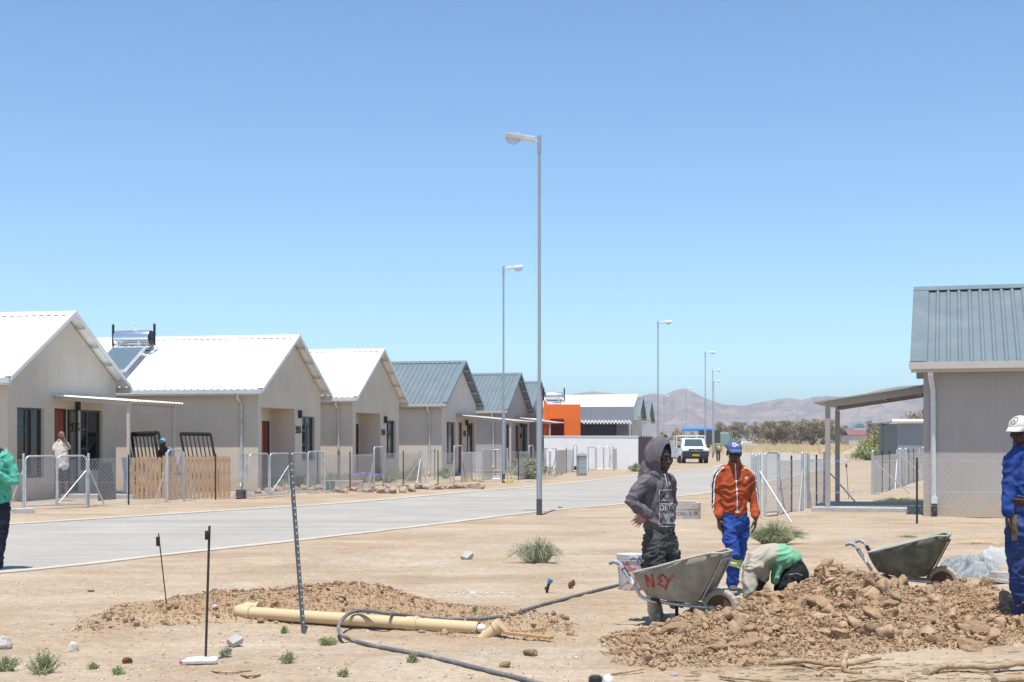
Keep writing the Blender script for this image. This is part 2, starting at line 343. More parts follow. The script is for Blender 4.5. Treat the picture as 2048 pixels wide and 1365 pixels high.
# fine gravel speckle
vo = N.new('ShaderNodeTexVoronoi'); vo.inputs['Scale'].default_value = 38; L.new(tc.outputs['Object'], vo.inputs['Vector'])
mr = N.new('ShaderNodeMapRange'); mr.inputs[1].default_value = 0; mr.inputs[2].default_value = 1; mr.inputs[3].default_value = .84; mr.inputs[4].default_value = 1.14; L.new(vo.outputs['Color'], mr.inputs[0])
sc2 = N.new('ShaderNodeVectorMath'); sc2.operation = 'SCALE'; L.new(mx.outputs[2], sc2.inputs[0]); L.new(mr.outputs[0], sc2.inputs['Scale'])
mp7 = N.new('ShaderNodeMapping'); mp7.inputs['Rotation'].default_value = (0, 0, 1.0); mp7.inputs['Scale'].default_value = (.18, 2.2, 1); L.new(tc.outputs['Object'], mp7.inputs[0]); n7 = N.new('ShaderNodeTexNoise'); n7.inputs['Scale'].default_value = 1; n7.inputs['Detail'].default_value = 6; n7.inputs['Roughness'].default_value = .65; L.new(mp7.outputs[0], n7.inputs[0])
r7 = N.new('ShaderNodeMapRange'); r7.inputs[1].default_value = .3; r7.inputs[2].default_value = .7; r7.inputs[3].default_value = .84; r7.inputs[4].default_value = 1.1; L.new(n7.outputs[0], r7.inputs[0]); s7 = N.new('ShaderNodeVectorMath'); s7.operation = 'SCALE'; L.new(sc2.outputs[0], s7.inputs[0]); L.new(r7.outputs[0], s7.inputs['Scale'])
L.new(s7.outputs[0], b.inputs['Base Color'])

# ---- road: block paving
def roadmat():
    m = bpy.data.materials.new('block_paving'); m.use_nodes = True; n = m.node_tree; N = n.nodes; L = n.links; b = N['Principled BSDF']
    b.inputs['Roughness'].default_value = .85; b.inputs['Specular IOR Level'].default_value = .2
    tc = N.new('ShaderNodeTexCoord'); mp = N.new('ShaderNodeMapping'); mp.inputs['Rotation'].default_value = (0, 0, .95); L.new(tc.outputs['Object'], mp.inputs[0])
    br = N.new('ShaderNodeTexBrick'); br.inputs['Scale'].default_value = 1; br.inputs['Brick Width'].default_value = .22; br.inputs['Row Height'].default_value = .11; br.inputs['Mortar Size'].default_value = .008
    br.inputs['Color1'].default_value = (.345, .325, .285, 1); br.inputs['Color2'].default_value = (.375, .355, .315, 1); br.inputs['Mortar'].default_value = (.29, .27, .245, 1); L.new(mp.outputs[0], br.inputs[0])
    n1 = N.new('ShaderNodeTexNoise'); n1.inputs['Scale'].default_value = .5; n1.inputs['Detail'].default_value = 8; L.new(tc.outputs['Object'], n1.inputs[0])
    mp2 = N.new('ShaderNodeMapping'); mp2.inputs['Rotation'].default_value = (0, 0, 1.05); mp2.inputs['Scale'].default_value = (.08, 1.6, 1); L.new(tc.outputs['Object'], mp2.inputs[0])
    n3 = N.new('ShaderNodeTexNoise'); n3.inputs['Scale'].default_value = 1; n3.inputs['Detail'].default_value = 5; L.new(mp2.outputs[0], n3.inputs[0])
    mr = N.new('ShaderNodeMapRange'); mr.inputs[1].default_value = .42; mr.inputs[2].default_value = .72; mr.inputs[4].default_value = .6; L.new(n1.outputs[0], mr.inputs[0])
    mx = N.new('ShaderNodeMix'); mx.data_type = 'RGBA'; L.new(mr.outputs[0], mx.inputs[0]); L.new(br.outputs[0], mx.inputs[6]); mx.inputs[7].default_value = (.44, .405, .345, 1)
    m3 = N.new('ShaderNodeMapRange'); m3.inputs[1].default_value = .3; m3.inputs[2].default_value = .7; m3.inputs[3].default_value = .87; m3.inputs[4].default_value = 1.1; L.new(n3.outputs[0], m3.inputs[0])
    s = N.new('ShaderNodeVectorMath'); s.operation = 'SCALE'; L.new(mx.outputs[2], s.inputs[0]); L.new(m3.outputs[0], s.inputs['Scale']); L.new(s.outputs[0], b.inputs['Base Color'])
    bp = N.new('ShaderNodeBump'); bp.inputs['Strength'].default_value = .3; bp.inputs['Distance'].default_value = .01; L.new(br.outputs['Fac'], bp.inputs['Height']); bp.invert = True; L.new(bp.outputs[0], b.inputs['Normal'])
    return m
from mathutils.geometry import tessellate_polygon
rv = [Vector((x, y, ROADZ)) for x, y in road_poly]
tri = tessellate_polygon([rv]); mb = MB(); mb.add(rv, tri)
o = obj('road', mb, roadmat()); o['kind'] = 'structure'
if o.data.polygons[0].normal.z < 0:
    o.data.flip_normals()
def ribbon(pl, off0, off1, z, mat_, name, h=.02):
    mb = MB(); n = len(pl); vs = []
    for i, (x, y) in enumerate(pl):
        a = Vector(pl[max(i - 1, 0)]); c = Vector(pl[min(i + 1, n - 1)]); t = (c - a).normalized(); nn = Vector((-t.y, t.x))
        k_ = .75 + .5 * float(vn(np.array([[x * 1.3, y * 1.3, 4.]]), 3)[0]) if off1 > .1 else 1; p = Vector((x, y)) + nn * off0; q = Vector((x, y)) + nn * off1 * k_
        vs += [(p.x, p.y, z - h), (p.x, p.y, z), (q.x, q.y, z), (q.x, q.y, z - h)]
    fs = []
    for i in range(n - 1):
        for k in range(3): fs.append((i * 4 + k, i * 4 + k + 1, i * 4 + 5 + k, i * 4 + 4 + k))
    mb.add(vs, fs); o = obj(name, mb, mat_); o['kind'] = 'structure'; return o
ribbon(FE[:84], -.02, .32, .028, M['kerb'], 'kerb')
ribbon(NE[12:], -.02, .19, .018, M['kerb'], 'kerb')
# pale tar joint across the paving
ribbon([tuple(G(a, b)[:2]) for a, b in [(880, 994), (1000, 997.5), (1100, 1000), (1235, 1003)]], -.07, .07, ROADZ + .006, M['kerb'], 'road_marking', .002)

# ---- mountains
sil = [(700, 868), (820, 855), (900, 840), (980, 815), (1060, 800), (1120, 791), (1150, 784), (1185, 779), (1225, 783), (1262, 796), (1285, 788), (1305, 783), (1330, 786), (1350, 777), (1366, 773), (1385, 780), (1402, 789), (1420, 797), (1450, 806), (1490, 808), (1520, 801), (1560, 794), (1580, 792), (1602, 797), (1625, 791), (1650, 788), (1680, 790), (1715, 789), (1745, 779), (1775, 773), (1800, 769), (1845, 766), (1900, 772), (1980, 780), (2060, 776), (2200, 800), (2500, 850)]
sx = np.array([(a - CX) / F for a, b in sil]); sz = np.array([(HY - b) / F for a, b in sil])
D0 = 2600.
yr = np.linspace(1750, 3300, 110); tr = np.linspace(-.16, .55, 620)
Ym, Tm = np.meshgrid(yr, tr, indexing='ij'); Xm = Tm * Ym
prof = np.interp(Tm, sx, sz, left=0, right=0) * D0
rel = (Ym - D0) / 800.; env = np.where(rel < 0, np.clip(1 + rel, 0, 1), np.clip(1 - rel * 1.2, 0, 1)); env = env ** 1.25
P3 = np.stack([Xm / 130, Ym / 130, 0 * Xm], -1).reshape(-1, 3)
rid = 1 - np.abs(2 * fbm(P3, 5, 5) - 1).reshape(Xm.shape)
P4 = np.stack([Xm / 26, Ym / 26, 0 * Xm], -1).reshape(-1, 3); sm4 = fbm(P4, 3, 9).reshape(Xm.shape)
Zm = prof * env * (.62 + .38 * np.clip(rid * 1.15, 0, 1) + .35 * (1 - env) * (rid - .6)) + (sm4 - .5) * 14 * env + (1 - np.abs(2 * fbm(P4 * .42, 4, 19).reshape(Xm.shape) - 1) - .6) * 40 * env
Zm = np.where(env < .02, -2, Zm)
# keep the outline: scale each column so that its highest projected point is the silhouette
el = (Zm / Ym).max(axis=0); want = np.interp(tr, sx, sz, left=0, right=0); kk = np.where(el > 1e-4, want / np.maximum(el, 1e-4), 1)
Zm = Zm * np.clip(kk, .4, 1.8)[None, :] - 2
mm = mat('mountain_rock', (.265, .19, .155), .95, .16, .03, 0, col2=(.35, .25, .20), mixs=.011, mixc=(.45, .55), spec=.05, dirt=(.10, .10, .085), dscale=.05)
o = obj('mountains', grid_mesh('mountains', Xm, Ym, Zm), mm, smooth=True); o['kind'] = 'structure'
# ---- air
hz = bpy.data.materials.new('haze'); hz.use_nodes = True; n = hz.node_tree; n.nodes.remove(n.nodes['Principled BSDF'])
pv = n.nodes.new('ShaderNodeVolumePrincipled'); pv.inputs['Color'].default_value = (.70, .86, 1, 1); pv.inputs['Density'].default_value = .00029; pv.inputs['Anisotropy'].default_value = .1
n.links.new(pv.outputs[0], n.nodes['Material Output'].inputs['Volume'])
mb = MB(); mb.bb(-5200, 5200, -300, 5400, -5, 135); o = obj('haze', mb, hz); o['kind'] = 'stuff'
# ------------------------------------------------------------------ houses
TH = math.atan((1640 - CX) / F)
def text_mesh(txt, size, depth=.01, bold=.0):
    cu = bpy.data.curves.new('t', 'FONT'); cu.body = txt; cu.size = size; cu.extrude = depth / 2; cu.align_x = 'CENTER'; cu.align_y = 'CENTER'; cu.offset = bold
    o = bpy.data.objects.new('t', cu); COL.objects.link(o)
    bpy.context.view_layer.update()
    me = bpy.data.meshes.new_from_object(o.evaluated_get(bpy.context.evaluated_depsgraph_get()))
    bpy.data.objects.remove(o); return me
def wall_open(mb, W, z1, th, ops, z0=0., y0=0., x0=0.):
    """front wall from x0..W with rectangular openings ops=(xa,xb,za,zb); thickness th going +y"""
    xs = sorted({x0, W} | {a for a, b, c, d in ops} | {b for a, b, c, d in ops}); zs = sorted({z0, z1} | {c for a, b, c, d in ops} | {d for a, b, c, d in ops})
    xs = [x for x in xs if x0 <= x <= W]; zs = [z for z in zs if z0 <= z <= z1]
    for i in range(len(xs) - 1):
        for k in range(len(zs) - 1):
            cx, cz = (xs[i] + xs[i + 1]) / 2, (zs[k] + zs[k + 1]) / 2
            if any(a < cx < b and c < cz < d for a, b, c, d in ops): continue
            mb.bb(xs[i], xs[i + 1], y0, y0 + th, zs[k], zs[k + 1])
class House: pass
def roof_sheet(mb, L, x0, z0, x1, z1, y0=0., pitch=.235, rib=.034, rw=.05, th=.02):
    """corrugated slope from eave (x0,z0) to ridge (x1,z1), ribs run down the slope"""
    d = Vector((x1 - x0, 0, z1 - z0)).normalized(); nrm = Vector((-d.z, 0, d.x)); nrm = nrm if nrm.z > 0 else -nrm
    prof = []; y = y0
    while y < y0 + L - .01:
        for dy, h in ((0, 0), (.10, 0), (.125, rib), (.125 + rw, rib), (.15 + rw, 0)):
            if y + dy <= y0 + L: prof.append((y + dy, h))
        y += pitch
    prof.append((y0 + L, 0))
    A = Vector((x0, 0, z0)); B = Vector((x1, 0, z1)); vs = []; m = len(prof)
    for yy, h in prof: vs += [A + nrm * (h + .002) + Vector((0, yy, 0)), B + nrm * (h + .002) + Vector((0, yy, 0)), A + nrm * (h - th) + Vector((0, yy, 0)), B + nrm * (h - th) + Vector((0, yy, 0))]
    fs = []
    for i in range(m - 1):
        a = i * 4; b = a + 4; fs += [(a, a + 1, b + 1, b), (a + 2, b + 2, b + 3, a + 3), (a, b, b + 2, a + 2), (a + 1, a + 3, b + 3, b + 1)]
    fs += [(0, 2, 3, 1), (m * 4 - 4, m * 4 - 3, m * 4 - 1, m * 4 - 2)]
    mb.add(vs, fs)
def make_house(name, label, lx, ly, rx, L=9., He=3.3, Hr=5.3, roof='whiteroof', wallm='plaster', windows=(), door=None, recess=None, lamp=None, number=None, th=TH, oe=.36, og=.32, d=None, group=None, cat='house', W=None, ribs=True, purl=True):
    if d is None: d = F * (He - EYE) / (HY - ly)
    x = (lx - CX) / F * d; s, c = math.sin(th), math.cos(th)
    if W is None:
        k = (rx - CX) / F; W = (k * d - x) / (s - k * c)
    H = House(); H.W = W; H.th = th; O = Vector((x, d, 0)); H.O = O; H.og = og; H.oe = oe; H.He = He; H.Hr = Hr
    u = Vector((s, c, 0)); v = Vector((-c, s, 0)); H.u, H.v = u, v
    root = thing(name, label, cat, O, math.pi / 2 - th, group); H.root = root
    def lx_(px, y=og):      # local x on a plane at local depth y seen at column px
        k = (px - CX) / F; Q = O + v * y
        return (k * Q.y - Q.x) / (s - k * c)
    def lz_(px, py, y=og):
        q = O + v * y + u * lx_(px, y); return EYE + (HY - py) / F * q.y
    H.lx, H.lz = lx_, lz_
    wx0, wx1 = oe, W - oe; T = .15
    ops = []; wins = []
    for (a, b, t, bt) in windows:
        xa, xb = lx_(a), lx_(b); q = (xa, xb, max(lz_(b, bt), .35), lz_(a, t)); ops.append(q); wins.append(q)
    if door: xa, xb = lx_(door[0]), lx_(door[1]); dq = (xa, xb, .12, lz_(door[0], door[2])); ops.append(dq)
    if recess: xa, xb = lx_(recess[0]), lx_(recess[1]); rq = (xa, xb, .12, lz_(recess[0], recess[2])); ops.append(rq)
    ez = He - .06 + (Hr - He) * oe / (W / 2)      # underside height at the wall line
    mb = MB(); wall_open(mb, wx1, ez - .02, T, ops, y0=og, x0=wx0)
    rz = Hr - .10
    # gable triangle
    mb.prism([(wx0, og, ez - .02), (wx1, og, ez - .02), (W / 2, og, rz)], (0, T, 0))
    mb.bb(wx0, wx0 + T, og + T, L - .3, 0, ez - .04); mb.bb(wx1 - T, wx1, og + T, L - .3, 0, ez - .04)
    mb.bb(wx0 + T, wx1 - T, L - .45, L - .3, 0, ez - .04); mb.prism([(wx0, L - .45, ez - .02), (wx1, L - .45, ez - .02), (W / 2, L - .45, rz)], (0, T, 0))
    if recess:
        xa, xb, za, zb = rq; D = .75
        mb.bb(xa - .12, xa - .001, og + T, og + T + D, 0, zb); mb.bb(xb + .001, xb + .12, og + T, og + T + D, 0, zb)
        dq = (xb - .80, xb - .06, .12, zb - .42)
        wall_open(mb, xb, zb, .12, [dq], y0=og + T + D, x0=xa); mb.bb(xa, xb, og + T, og + T + D + .12, zb + .001, zb + .06)
        mb.bb(xa, xb, og, og + T + D, 0, .12)
    obj('wall', mb, M[wallm], root)
    if door or recess:
        yy = og + T + .75 if recess else og; xa, xb, za, zb = dq
        dm = MB(); dm.bb(xa + .05, xb - .05, yy + .07, yy + .11, za, zb - .05)
        for k in range(2):
            for j in range(3): dm.bb(xa + .13 + k * (xb - xa - .2) / 2, xa + .02 + (k + 1) * (xb - xa - .2) / 2 + .04, yy + .055, yy + .07, za + .15 + j * (zb - za) / 3.1, za - .02 + (j + 1) * (zb - za) / 3.1)
        do = obj('door', dm, M['door'], root); fr = MB(); fr.bb(xa, xa + .05, yy + .03, yy + .12, za, zb); fr.bb(xb - .05, xb, yy + .03, yy + .12, za, zb); fr.bb(xa + .05, xb - .05, yy + .03, yy + .12, zb - .05, zb)
        obj('door_frame', fr, M['dark'], do); hm_ = MB(); hm_.tube([(xb - .13, yy + .06, za + 1.0), (xb - .13, yy + .01, za + 1.0), (xb - .25, yy + .01, za + 1.0)], .012, 8); obj('handle', hm_, M['chrome'], do)
    for (xa, xb, za, zb) in wins:
        y0 = og + .09; f_ = .055; wm = MB()
        wm.bb(xa, xa + f_, y0, y0 + .05, za, zb); wm.bb(xb - f_, xb, y0, y0 + .05, za, zb); wm.bb(xa + f_, xb - f_, y0, y0 + .05, zb - f_, zb); wm.bb(xa + f_, xb - f_, y0, y0 + .05, za, za + f_)
        mxx = xa + (xb - xa) * .42; wm.bb(mxx - .03, mxx + .03, y0 - .004, y0 + .046, za + f_, zb - f_)
        for fr in (.36, .68): wm.bb(xa + f_, mxx - .03, y0 + .002, y0 + .044, za + (zb - za) * fr - .03, za + (zb - za) * fr + .03)
        wo = obj('window', wm, M['frame'], root)
        pm = MB(); pm.bb(xa + f_, xb - f_, y0 + .022, y0 + .028, za + f_, zb - f_)
        po = obj('pane', pm, GLASS, wo)
        cm = MB(); nn = 46; vs = []
        for i in range(nn + 1):
            xx = xa + .02 + (xb - xa - .04) * i / nn; yy = y0 + .13 + .035 * math.sin(i * 1.35 + math.sin(i * .4) * 2)
            vs += [(xx, yy, za + .03), (xx, yy, zb - .02)]
        cm.add(vs, [(2 * i, 2 * i + 2, 2 * i + 3, 2 * i + 1) for i in range(nn)]); cm.bb(xa, xb, y0 + .22, y0 + .24, za, zb); obj('curtain', cm, M['curtain'], wo, smooth=False)
        sm_ = MB(); sm_.bb(xa, xb, og - .03, y0, za - .04, za - .002); obj('sill', sm_, M[wallm], wo)
    if lamp:
        a = lx_(lamp[0]); z = lz_(lamp[0], lamp[1]); l = MB(); l.bb(a - .05, a + .05, og - .13, og - .01, z - .14, z + .14); lo = obj('wall_lamp', l, M['black'], root)
        l = MB(); l.bb(a + .05, a + .09, og - .1, og - .02, z - .12, z + .12); obj('lamp_glass', l, M['galvpale'], lo)
    if number:
        a = lx_(number[1]); z = lz_(number[1], number[2]); me = text_mesh(number[0], number[3], .02, .008)
        me.transform(Matrix.Translation((a, og - .02, z)) @ Matrix.Rotation(math.pi / 2, 4, 'X')); obj('house_number', me, M['black'], root)
    # roof
    rm = MB(); roof_sheet(rm, L, 0, He, W / 2 - .01, Hr); obj('roof_slope', rm, M[roof], root)
    rm = MB(); roof_sheet(rm, L, W, He, W / 2 + .01, Hr); obj('roof_slope', rm, M[roof], root)
    sl = Vector((W / 2, 0, Hr - He)).normalized(); nn = Vector((-sl.z, 0, sl.x))
    cp = MB(); a = .22
    for sg in (1, -1):
        p0 = Vector((W / 2, -.01, Hr + .055)); dv = Vector((-sl.x * sg, 0, -sl.z)); cp.prism([p0, p0 + dv * a, p0 + dv * a - Vector((0, 0, .012)), p0 - Vector((0, 0, .014))], (0, L + .02, 0))
    obj('ridge_cap', cp, M[roof], root)
    for sg in (0, 1):
        f_ = MB(); e = Vector((0 if sg == 0 else W, 0, He)); r = Vector((W / 2, 0, Hr)); up = Vector((0, 0, 1))
        f_.prism([e + up * .05, r + up * .055, r - up * .07, e - up * .07], (0, -.02, 0))
        q = nn if sg == 0 else Vector((-nn.x, 0, nn.z))
        f_.prism([e + q * .052, r + q * .052, r + q * .040, e + q * .040], (0, .17, 0)); obj('verge_flashing', f_, M[roof], root)
    if purl:
        for sg in (0, 1):
            for k in range(4):
                t = (k + .45) / 4.1; xx = (W / 2) * t; zz = He + (Hr - He) * t - .075
                if sg: xx = W - xx
                pm = MB(); pm.box((xx, og / 2 + .0, zz - .02), (.05, og - .03, .06)); obj('purlin', pm, M['galv'], root)
    for sg in (0, 1):
        g = MB(); x0, x1 = (-.11, .0) if sg == 0 else (W, W + .11); g.bb(x0, x1, -.0, L, He - .14, He - .13)
        xo = x0 if sg == 0 else x1 - .008; g.bb(xo, xo + .008, 0, L, He - .13, He + .0); xi = x1 - .008 if sg == 0 else x0; g.bb(xi, xi + .008, .0, L, He - .13, He - .02)
        g.bb(min(x0, x1) + .008, max(x0, x1) - .008, 0, .008, He - .13, He - .01)
        fb = (.0, .02) if sg == 0 else (W - .02, W); g.bb(fb[0] + .001, fb[1] - .001, .012, L - .01, He - .19, He - .012)
        obj('gutter', g, M['gutter'] if roof != 'greyroof' else M['trim_cream'], root)
    g = MB(); yy = og + .55; g.tube([(-.05, yy, He - .12), (-.05, yy, He - .28), (oe - .07, yy, He - .45), (oe - .07, yy, .30), (oe - .16, yy, .16)], .045, 10)
    for zz in (1.2, 2.2): g.box((oe - .06, yy, zz), (.12, .13, .03))
    dp = obj('downpipe', g, M['galv'], root); auto(dp, 50)
    fm = MB(); fm.bb(wx0 + T, wx1 - T, og + T, L - .45, .001, .12); obj('floor_slab', fm, M['concrete'], root)
    return H
def glass_mat():
    m = bpy.data.materials.new('window_glass'); m.use_nodes = True; n = m.node_tree; N = n.nodes; L = n.links; N.remove(N['Principled BSDF'])
    g = N.new('ShaderNodeBsdfGlossy'); g.inputs['Roughness'].default_value = .03; t = N.new('ShaderNodeBsdfTransparent'); t.inputs[0].default_value = (.72, .76, .78, 1)
    f = N.new('ShaderNodeFresnel'); f.inputs[0].default_value = 1.5; mr = N.new('ShaderNodeMath'); mr.operation = 'MULTIPLY_ADD'; mr.inputs[1].default_value = 1.0; mr.inputs[2].default_value = .05; mr.use_clamp = True
    L.new(f.outputs[0], mr.inputs[0]); mx = N.new('ShaderNodeMixShader'); L.new(mr.outputs[0], mx.inputs[0]); L.new(t.outputs[0], mx.inputs[1]); L.new(g.outputs[0], mx.inputs[2]); L.new(mx.outputs[0], N['Material Output'].inputs[0])
    return m
GLASS = glass_mat()
def porch(H, wpx, wpy, npx, npy, fpx, fpy, roofm='trim_cream', postm='trim_cream', slabz=.12, name='porch_roof'):
    """porch roof standing out of the street wall of H"""
    og = H.og; O, u, v = H.O, H.u, H.v
    a = H.lx(wpx); za = H.lz(wpx, wpy); s, c = math.sin(H.th), math.cos(H.th)
    # outer corner: same local x, local y=-p seen at npx
    k = (npx - CX) / F; Q = O + u * a
    y = (Q.x - k * Q.y) / (c + k * s); # Q + v*y => x: Q.x - c*y, y: Q.y + s*y
    q = Q + v * y; zn = EYE + (HY - npy) / F * q.y
    k = (fpx - CX) / F; R = O + v * y; b = (k * R.y - R.x) / (s - k * c)
    yo = y; yi = og - .01
    root = H.root; mb = MB(); A = Vector((a, yo, zn)); B = Vector((a, yi, za)); m = 0; prof = []
    x = a
    while x < b - .01:
        for dx, h in ((0, 0), (.05, 0), (.07, .03), (.11, .03), (.13, 0)):
            if x + dx < b: prof.append((x + dx, h))
        x += .19
    prof.append((b, 0)); vs = []; fs = []
    for xx, h in prof: vs += [(xx, yo, zn + h), (xx, yi, za + h), (xx, yo, zn + h - .012), (xx, yi, za + h - .012)]
    for i in range(len(prof) - 1):
        p = i * 4; r = p + 4; fs += [(p, p + 1, r + 1, r), (p + 2, r + 2, r + 3, p + 3), (p, r, r + 2, p + 2), (p + 1, p + 3, r + 3, r + 1)]
    fs += [(0, 2, 3, 1), (len(prof) * 4 - 4, len(prof) * 4 - 3, len(prof) * 4 - 1, len(prof) * 4 - 2)]
    mb.add(vs, fs); pr = obj('porch_roof', mb, M[roofm], root)
    # beams
    dz = (za - zn) / (yi - yo)
    for xx in (a + .10, b - .16):
        bm_ = MB(); bm_.prism([(xx, yo + .25, zn + dz * .25 - .03), (xx, yi, za - .03), (xx, yi, za - .13), (xx, yo + .25, zn + dz * .25 - .13)], (.06, 0, 0)); obj('beam', bm_, M[postm], root)
        pm = MB(); pm.bb(xx - .01, xx + .07, yo + .28, yo + .36, slabz, zn + dz * .3 - .10); obj('post', pm, M[postm], root)
    bm_ = MB(); bm_.bb(a + .16, b - .16, yo + .28, yo + .34, zn - .06, zn + .03); obj('beam', bm_, M[postm], root)
    sb = MB(); sb.bb(a - .05, b + .05, yo + .1, og - .001, -.02, slabz); obj('porch_slab', sb, M['concrete'], root)
    H.porch = (a, b, yo, zn)
    return H
TS = 'shade'
H1 = make_house('house', 'beige house at the far left with white roof, white porch roof and open red door', 22, 756, 262, Hr=5.31, windows=[(34, 88, 815, 955), (161, 205, 820, 940)], door=(109, 134, 817), lamp=(152, 812), number=('216', 149.5, 856, .34), group='gabled houses along the street')
porch(H1, 105, 791, 274, 803, 370, 809, 'whiteroof')
H2 = make_house('house', 'beige house with white roof and steel solar water heater tank, beside the pallet fence', 526, 779, 664, L=10.5, Hr=5.26, windows=[(604, 630, 833, 921)], recess=(522.5, 590, 814.6), lamp=(597, 829), number=('215', 596, 861, .34), group='gabled houses along the street')
H3 = make_house('house', 'beige house with plain white roof and recessed porch behind the row of garden rocks', 715, 795, 818, L=8.5, Hr=5.34, W=6.9, windows=[(773, 791, 841, 917)], recess=(711.5, 761, 825), lamp=(768.5, 840), number=('214', 766, 866, .34), group='gabled houses along the street')
H4 = make_house('house', 'pale house with blue-grey roof left of the second street lamp', 893, 807, 970, Hr=5.35, roof='greyroof', wallm='plaster2', W=7.2, windows=[(893, 911, 844, 928), (934, 948, 846, 908)], door=(917, 924.5, 845), lamp=(931, 846), number=('213', 928.6, 868, .36), group='gabled houses along the street')
porch(H4, 911.5, 830, 1033, 842, 1070, 848, 'trim_cream')
H5 = make_house('house', 'grey house with blue-grey roof between the two nearest street lamps', 1015, 821, 1072, Hr=5.49, roof='greyroof', wallm='plaster3', W=7.4, windows=[(1013, 1020, 849, 925), (1045, 1053, 852, 912)], door=(1031, 1037, 851), lamp=(1041, 850), number=('212', 1041, 872, .36), group='gabled houses along the street')
porch(H5, 1029, 835, 1110, 845.5, 1151, 850, 'trim_cream')
H6 = make_house('house', 'house with blue-grey roof half hidden behind the tallest street lamp', 1062, 828, 1105, Hr=5.45, roof='greyroof', wallm='plaster3', d=89, W=6.9, group='gabled houses along the street')
# open steel security gate at the first house
r = H1.root; a = H1.lx(134); b_ = H1.lx(152); zt = H1.lz(134, 820)
g = MB()
g.bb(a, a + .05, H1.og - .07, H1.og - .02, .15, zt); g.bb(b_ - .05, b_, H1.og - .07, H1.og - .02, .15, zt + .12)
for zz in (.2, 1.1, zt - .05): g.bb(a + .05, b_ - .05, H1.og - .06, H1.og - .03, zz, zz + .05)
k = a + .1
while k < b_ - .08: g.bb(k, k + .016, H1.og - .055, H1.og - .035, .25, zt - .05); k += .085
obj('security_gate', g, M['black'], r)

# ---- right house
THR = math.radians(17)
def right_house():
    th = THR; s, c = math.sin(th), math.cos(th); He = 3.3
    d = F * (He - EYE) / (HY - 727); x = (1820 - CX) / F * d; W = 6.9; Hr = 5.22; L = 12.
    # local X runs to the right along the eave, local Y runs away from the camera across the gable
    ux = Vector((c, -s, 0)); root = thing('house', 'large grey house with blue-grey ribbed roof and open side porch, right edge', 'house', (x, d, 0), -th)
    oe, og = .36, .27; mb = MB(); ez = He - .06 + (Hr - He) * oe / (W / 2)
    mb.bb(og, og + .15, oe, W - oe, 0, ez); mb.prism([(og, oe, ez), (og, W - oe, ez), (og, W / 2, Hr - .1)], (.15, 0, 0))
    mb.bb(og + .15, L, oe, oe + .15, 0, ez); mb.bb(og + .15, L, W - oe - .15, W - oe, 0, ez); mb.bb(L - .15, L - .001, oe + .15, W - oe - .15, 0, ez)
    obj('wall', mb, M['plaster3'], root)
    R = Matrix.Rotation(math.pi / 2, 4, 'Z')
    for sg in (0, 1):
        rm = MB(); roof_sheet(rm, L - .17, 0 if sg == 0 else W, He, W / 2 + (-.01 if sg == 0 else .01), Hr, y0=.17)
        rm.v = [(y, x_, z) for x_, y, z in rm.v]; obj('roof_slope', rm, M['greyroof'], root)
    sl = Vector((0, W / 2, Hr - He)).normalized(); nn = Vector((0, -sl.z, sl.y))
    f_ = MB(); f_.prism([Vector((0, 0, He)) + nn * .05, Vector((0, W / 2, Hr)) + nn * .05, Vector((0, W / 2, Hr)) - nn * .03, Vector((0, 0, He)) - nn * .03], (.30, 0, 0)); obj('verge_flashing', f_, M['greyroof'], root)
    f_ = MB(); f_.prism([Vector((0, W, He)) + Vector((0, sl.z, sl.y)) * .05, Vector((0, W / 2, Hr + .06)), Vector((0, W / 2, Hr - .03)), Vector((0, W, He - .05))], (.25, 0, 0)); obj('verge_flashing', f_, M['greyroof'], root)
    cp = MB(); cp.prism([(0, W / 2, Hr + .075), (0, W / 2 - .22 * sl.y, Hr + .075 - .22 * sl.z), (0, W / 2 - .22 * sl.y, Hr + .06 - .22 * sl.z), (0, W / 2, Hr + .055)], (L, 0, 0)); cp.prism([(0, W / 2, Hr + .075), (0, W / 2 + .22 * sl.y, Hr + .075 - .22 * sl.z), (0, W / 2 + .22 * sl.y, Hr + .06 - .22 * sl.z), (0, W / 2, Hr + .055)], (L, 0, 0)); obj('ridge_cap', cp, M['greyroof'], root)
    g = MB(); g.bb(-.02, L, -.12, -.112, He - .13, He + .02); g.bb(-.02, L, -.112, 0, He - .13, He - .12); g.bb(-.02, -.012, -.112, 0, He - .12, He + .01); g.bb(.02, L - .02, .003, .022, He - .2, He - .014); obj('gutter', g, M['trim_cream'], root)
    g = MB(); X = .42; g.box((X, oe - .30, He - .2), (.11, .10, .18)); g.tube([(X, oe - .30, He - .28), (X + .05, oe - .06, He - .6), (X + .06, oe - .06, .35)], .052, 4); g.box((X + .08, oe - .10, .36), (.13, .13, .14))
    obj('downpipe', g, M['galvpale'], root); g = MB(); g.box((X + .08, oe - .11, .14), (.12, .12, .3)); obj('downpipe_shoe', g, M['dark'], root)
    # screws on the roof
    scm = MB()
    for j, t in enumerate((.06, .27, .5, .74, .95)):
        for i in range(int((L - .3) / .235)):
            p = Vector((.17 + .125 + .025 + i * .235, (W / 2) * t, He + (Hr - He) * t)) + nn * .04; scm.box(p, (.02, .02, .014))
    obj('roof_screw', scm, M['galvpale'], root, kind='stuff')
    return root, Vector((x, d, 0)), ux
RH, RO, RUX = right_house()
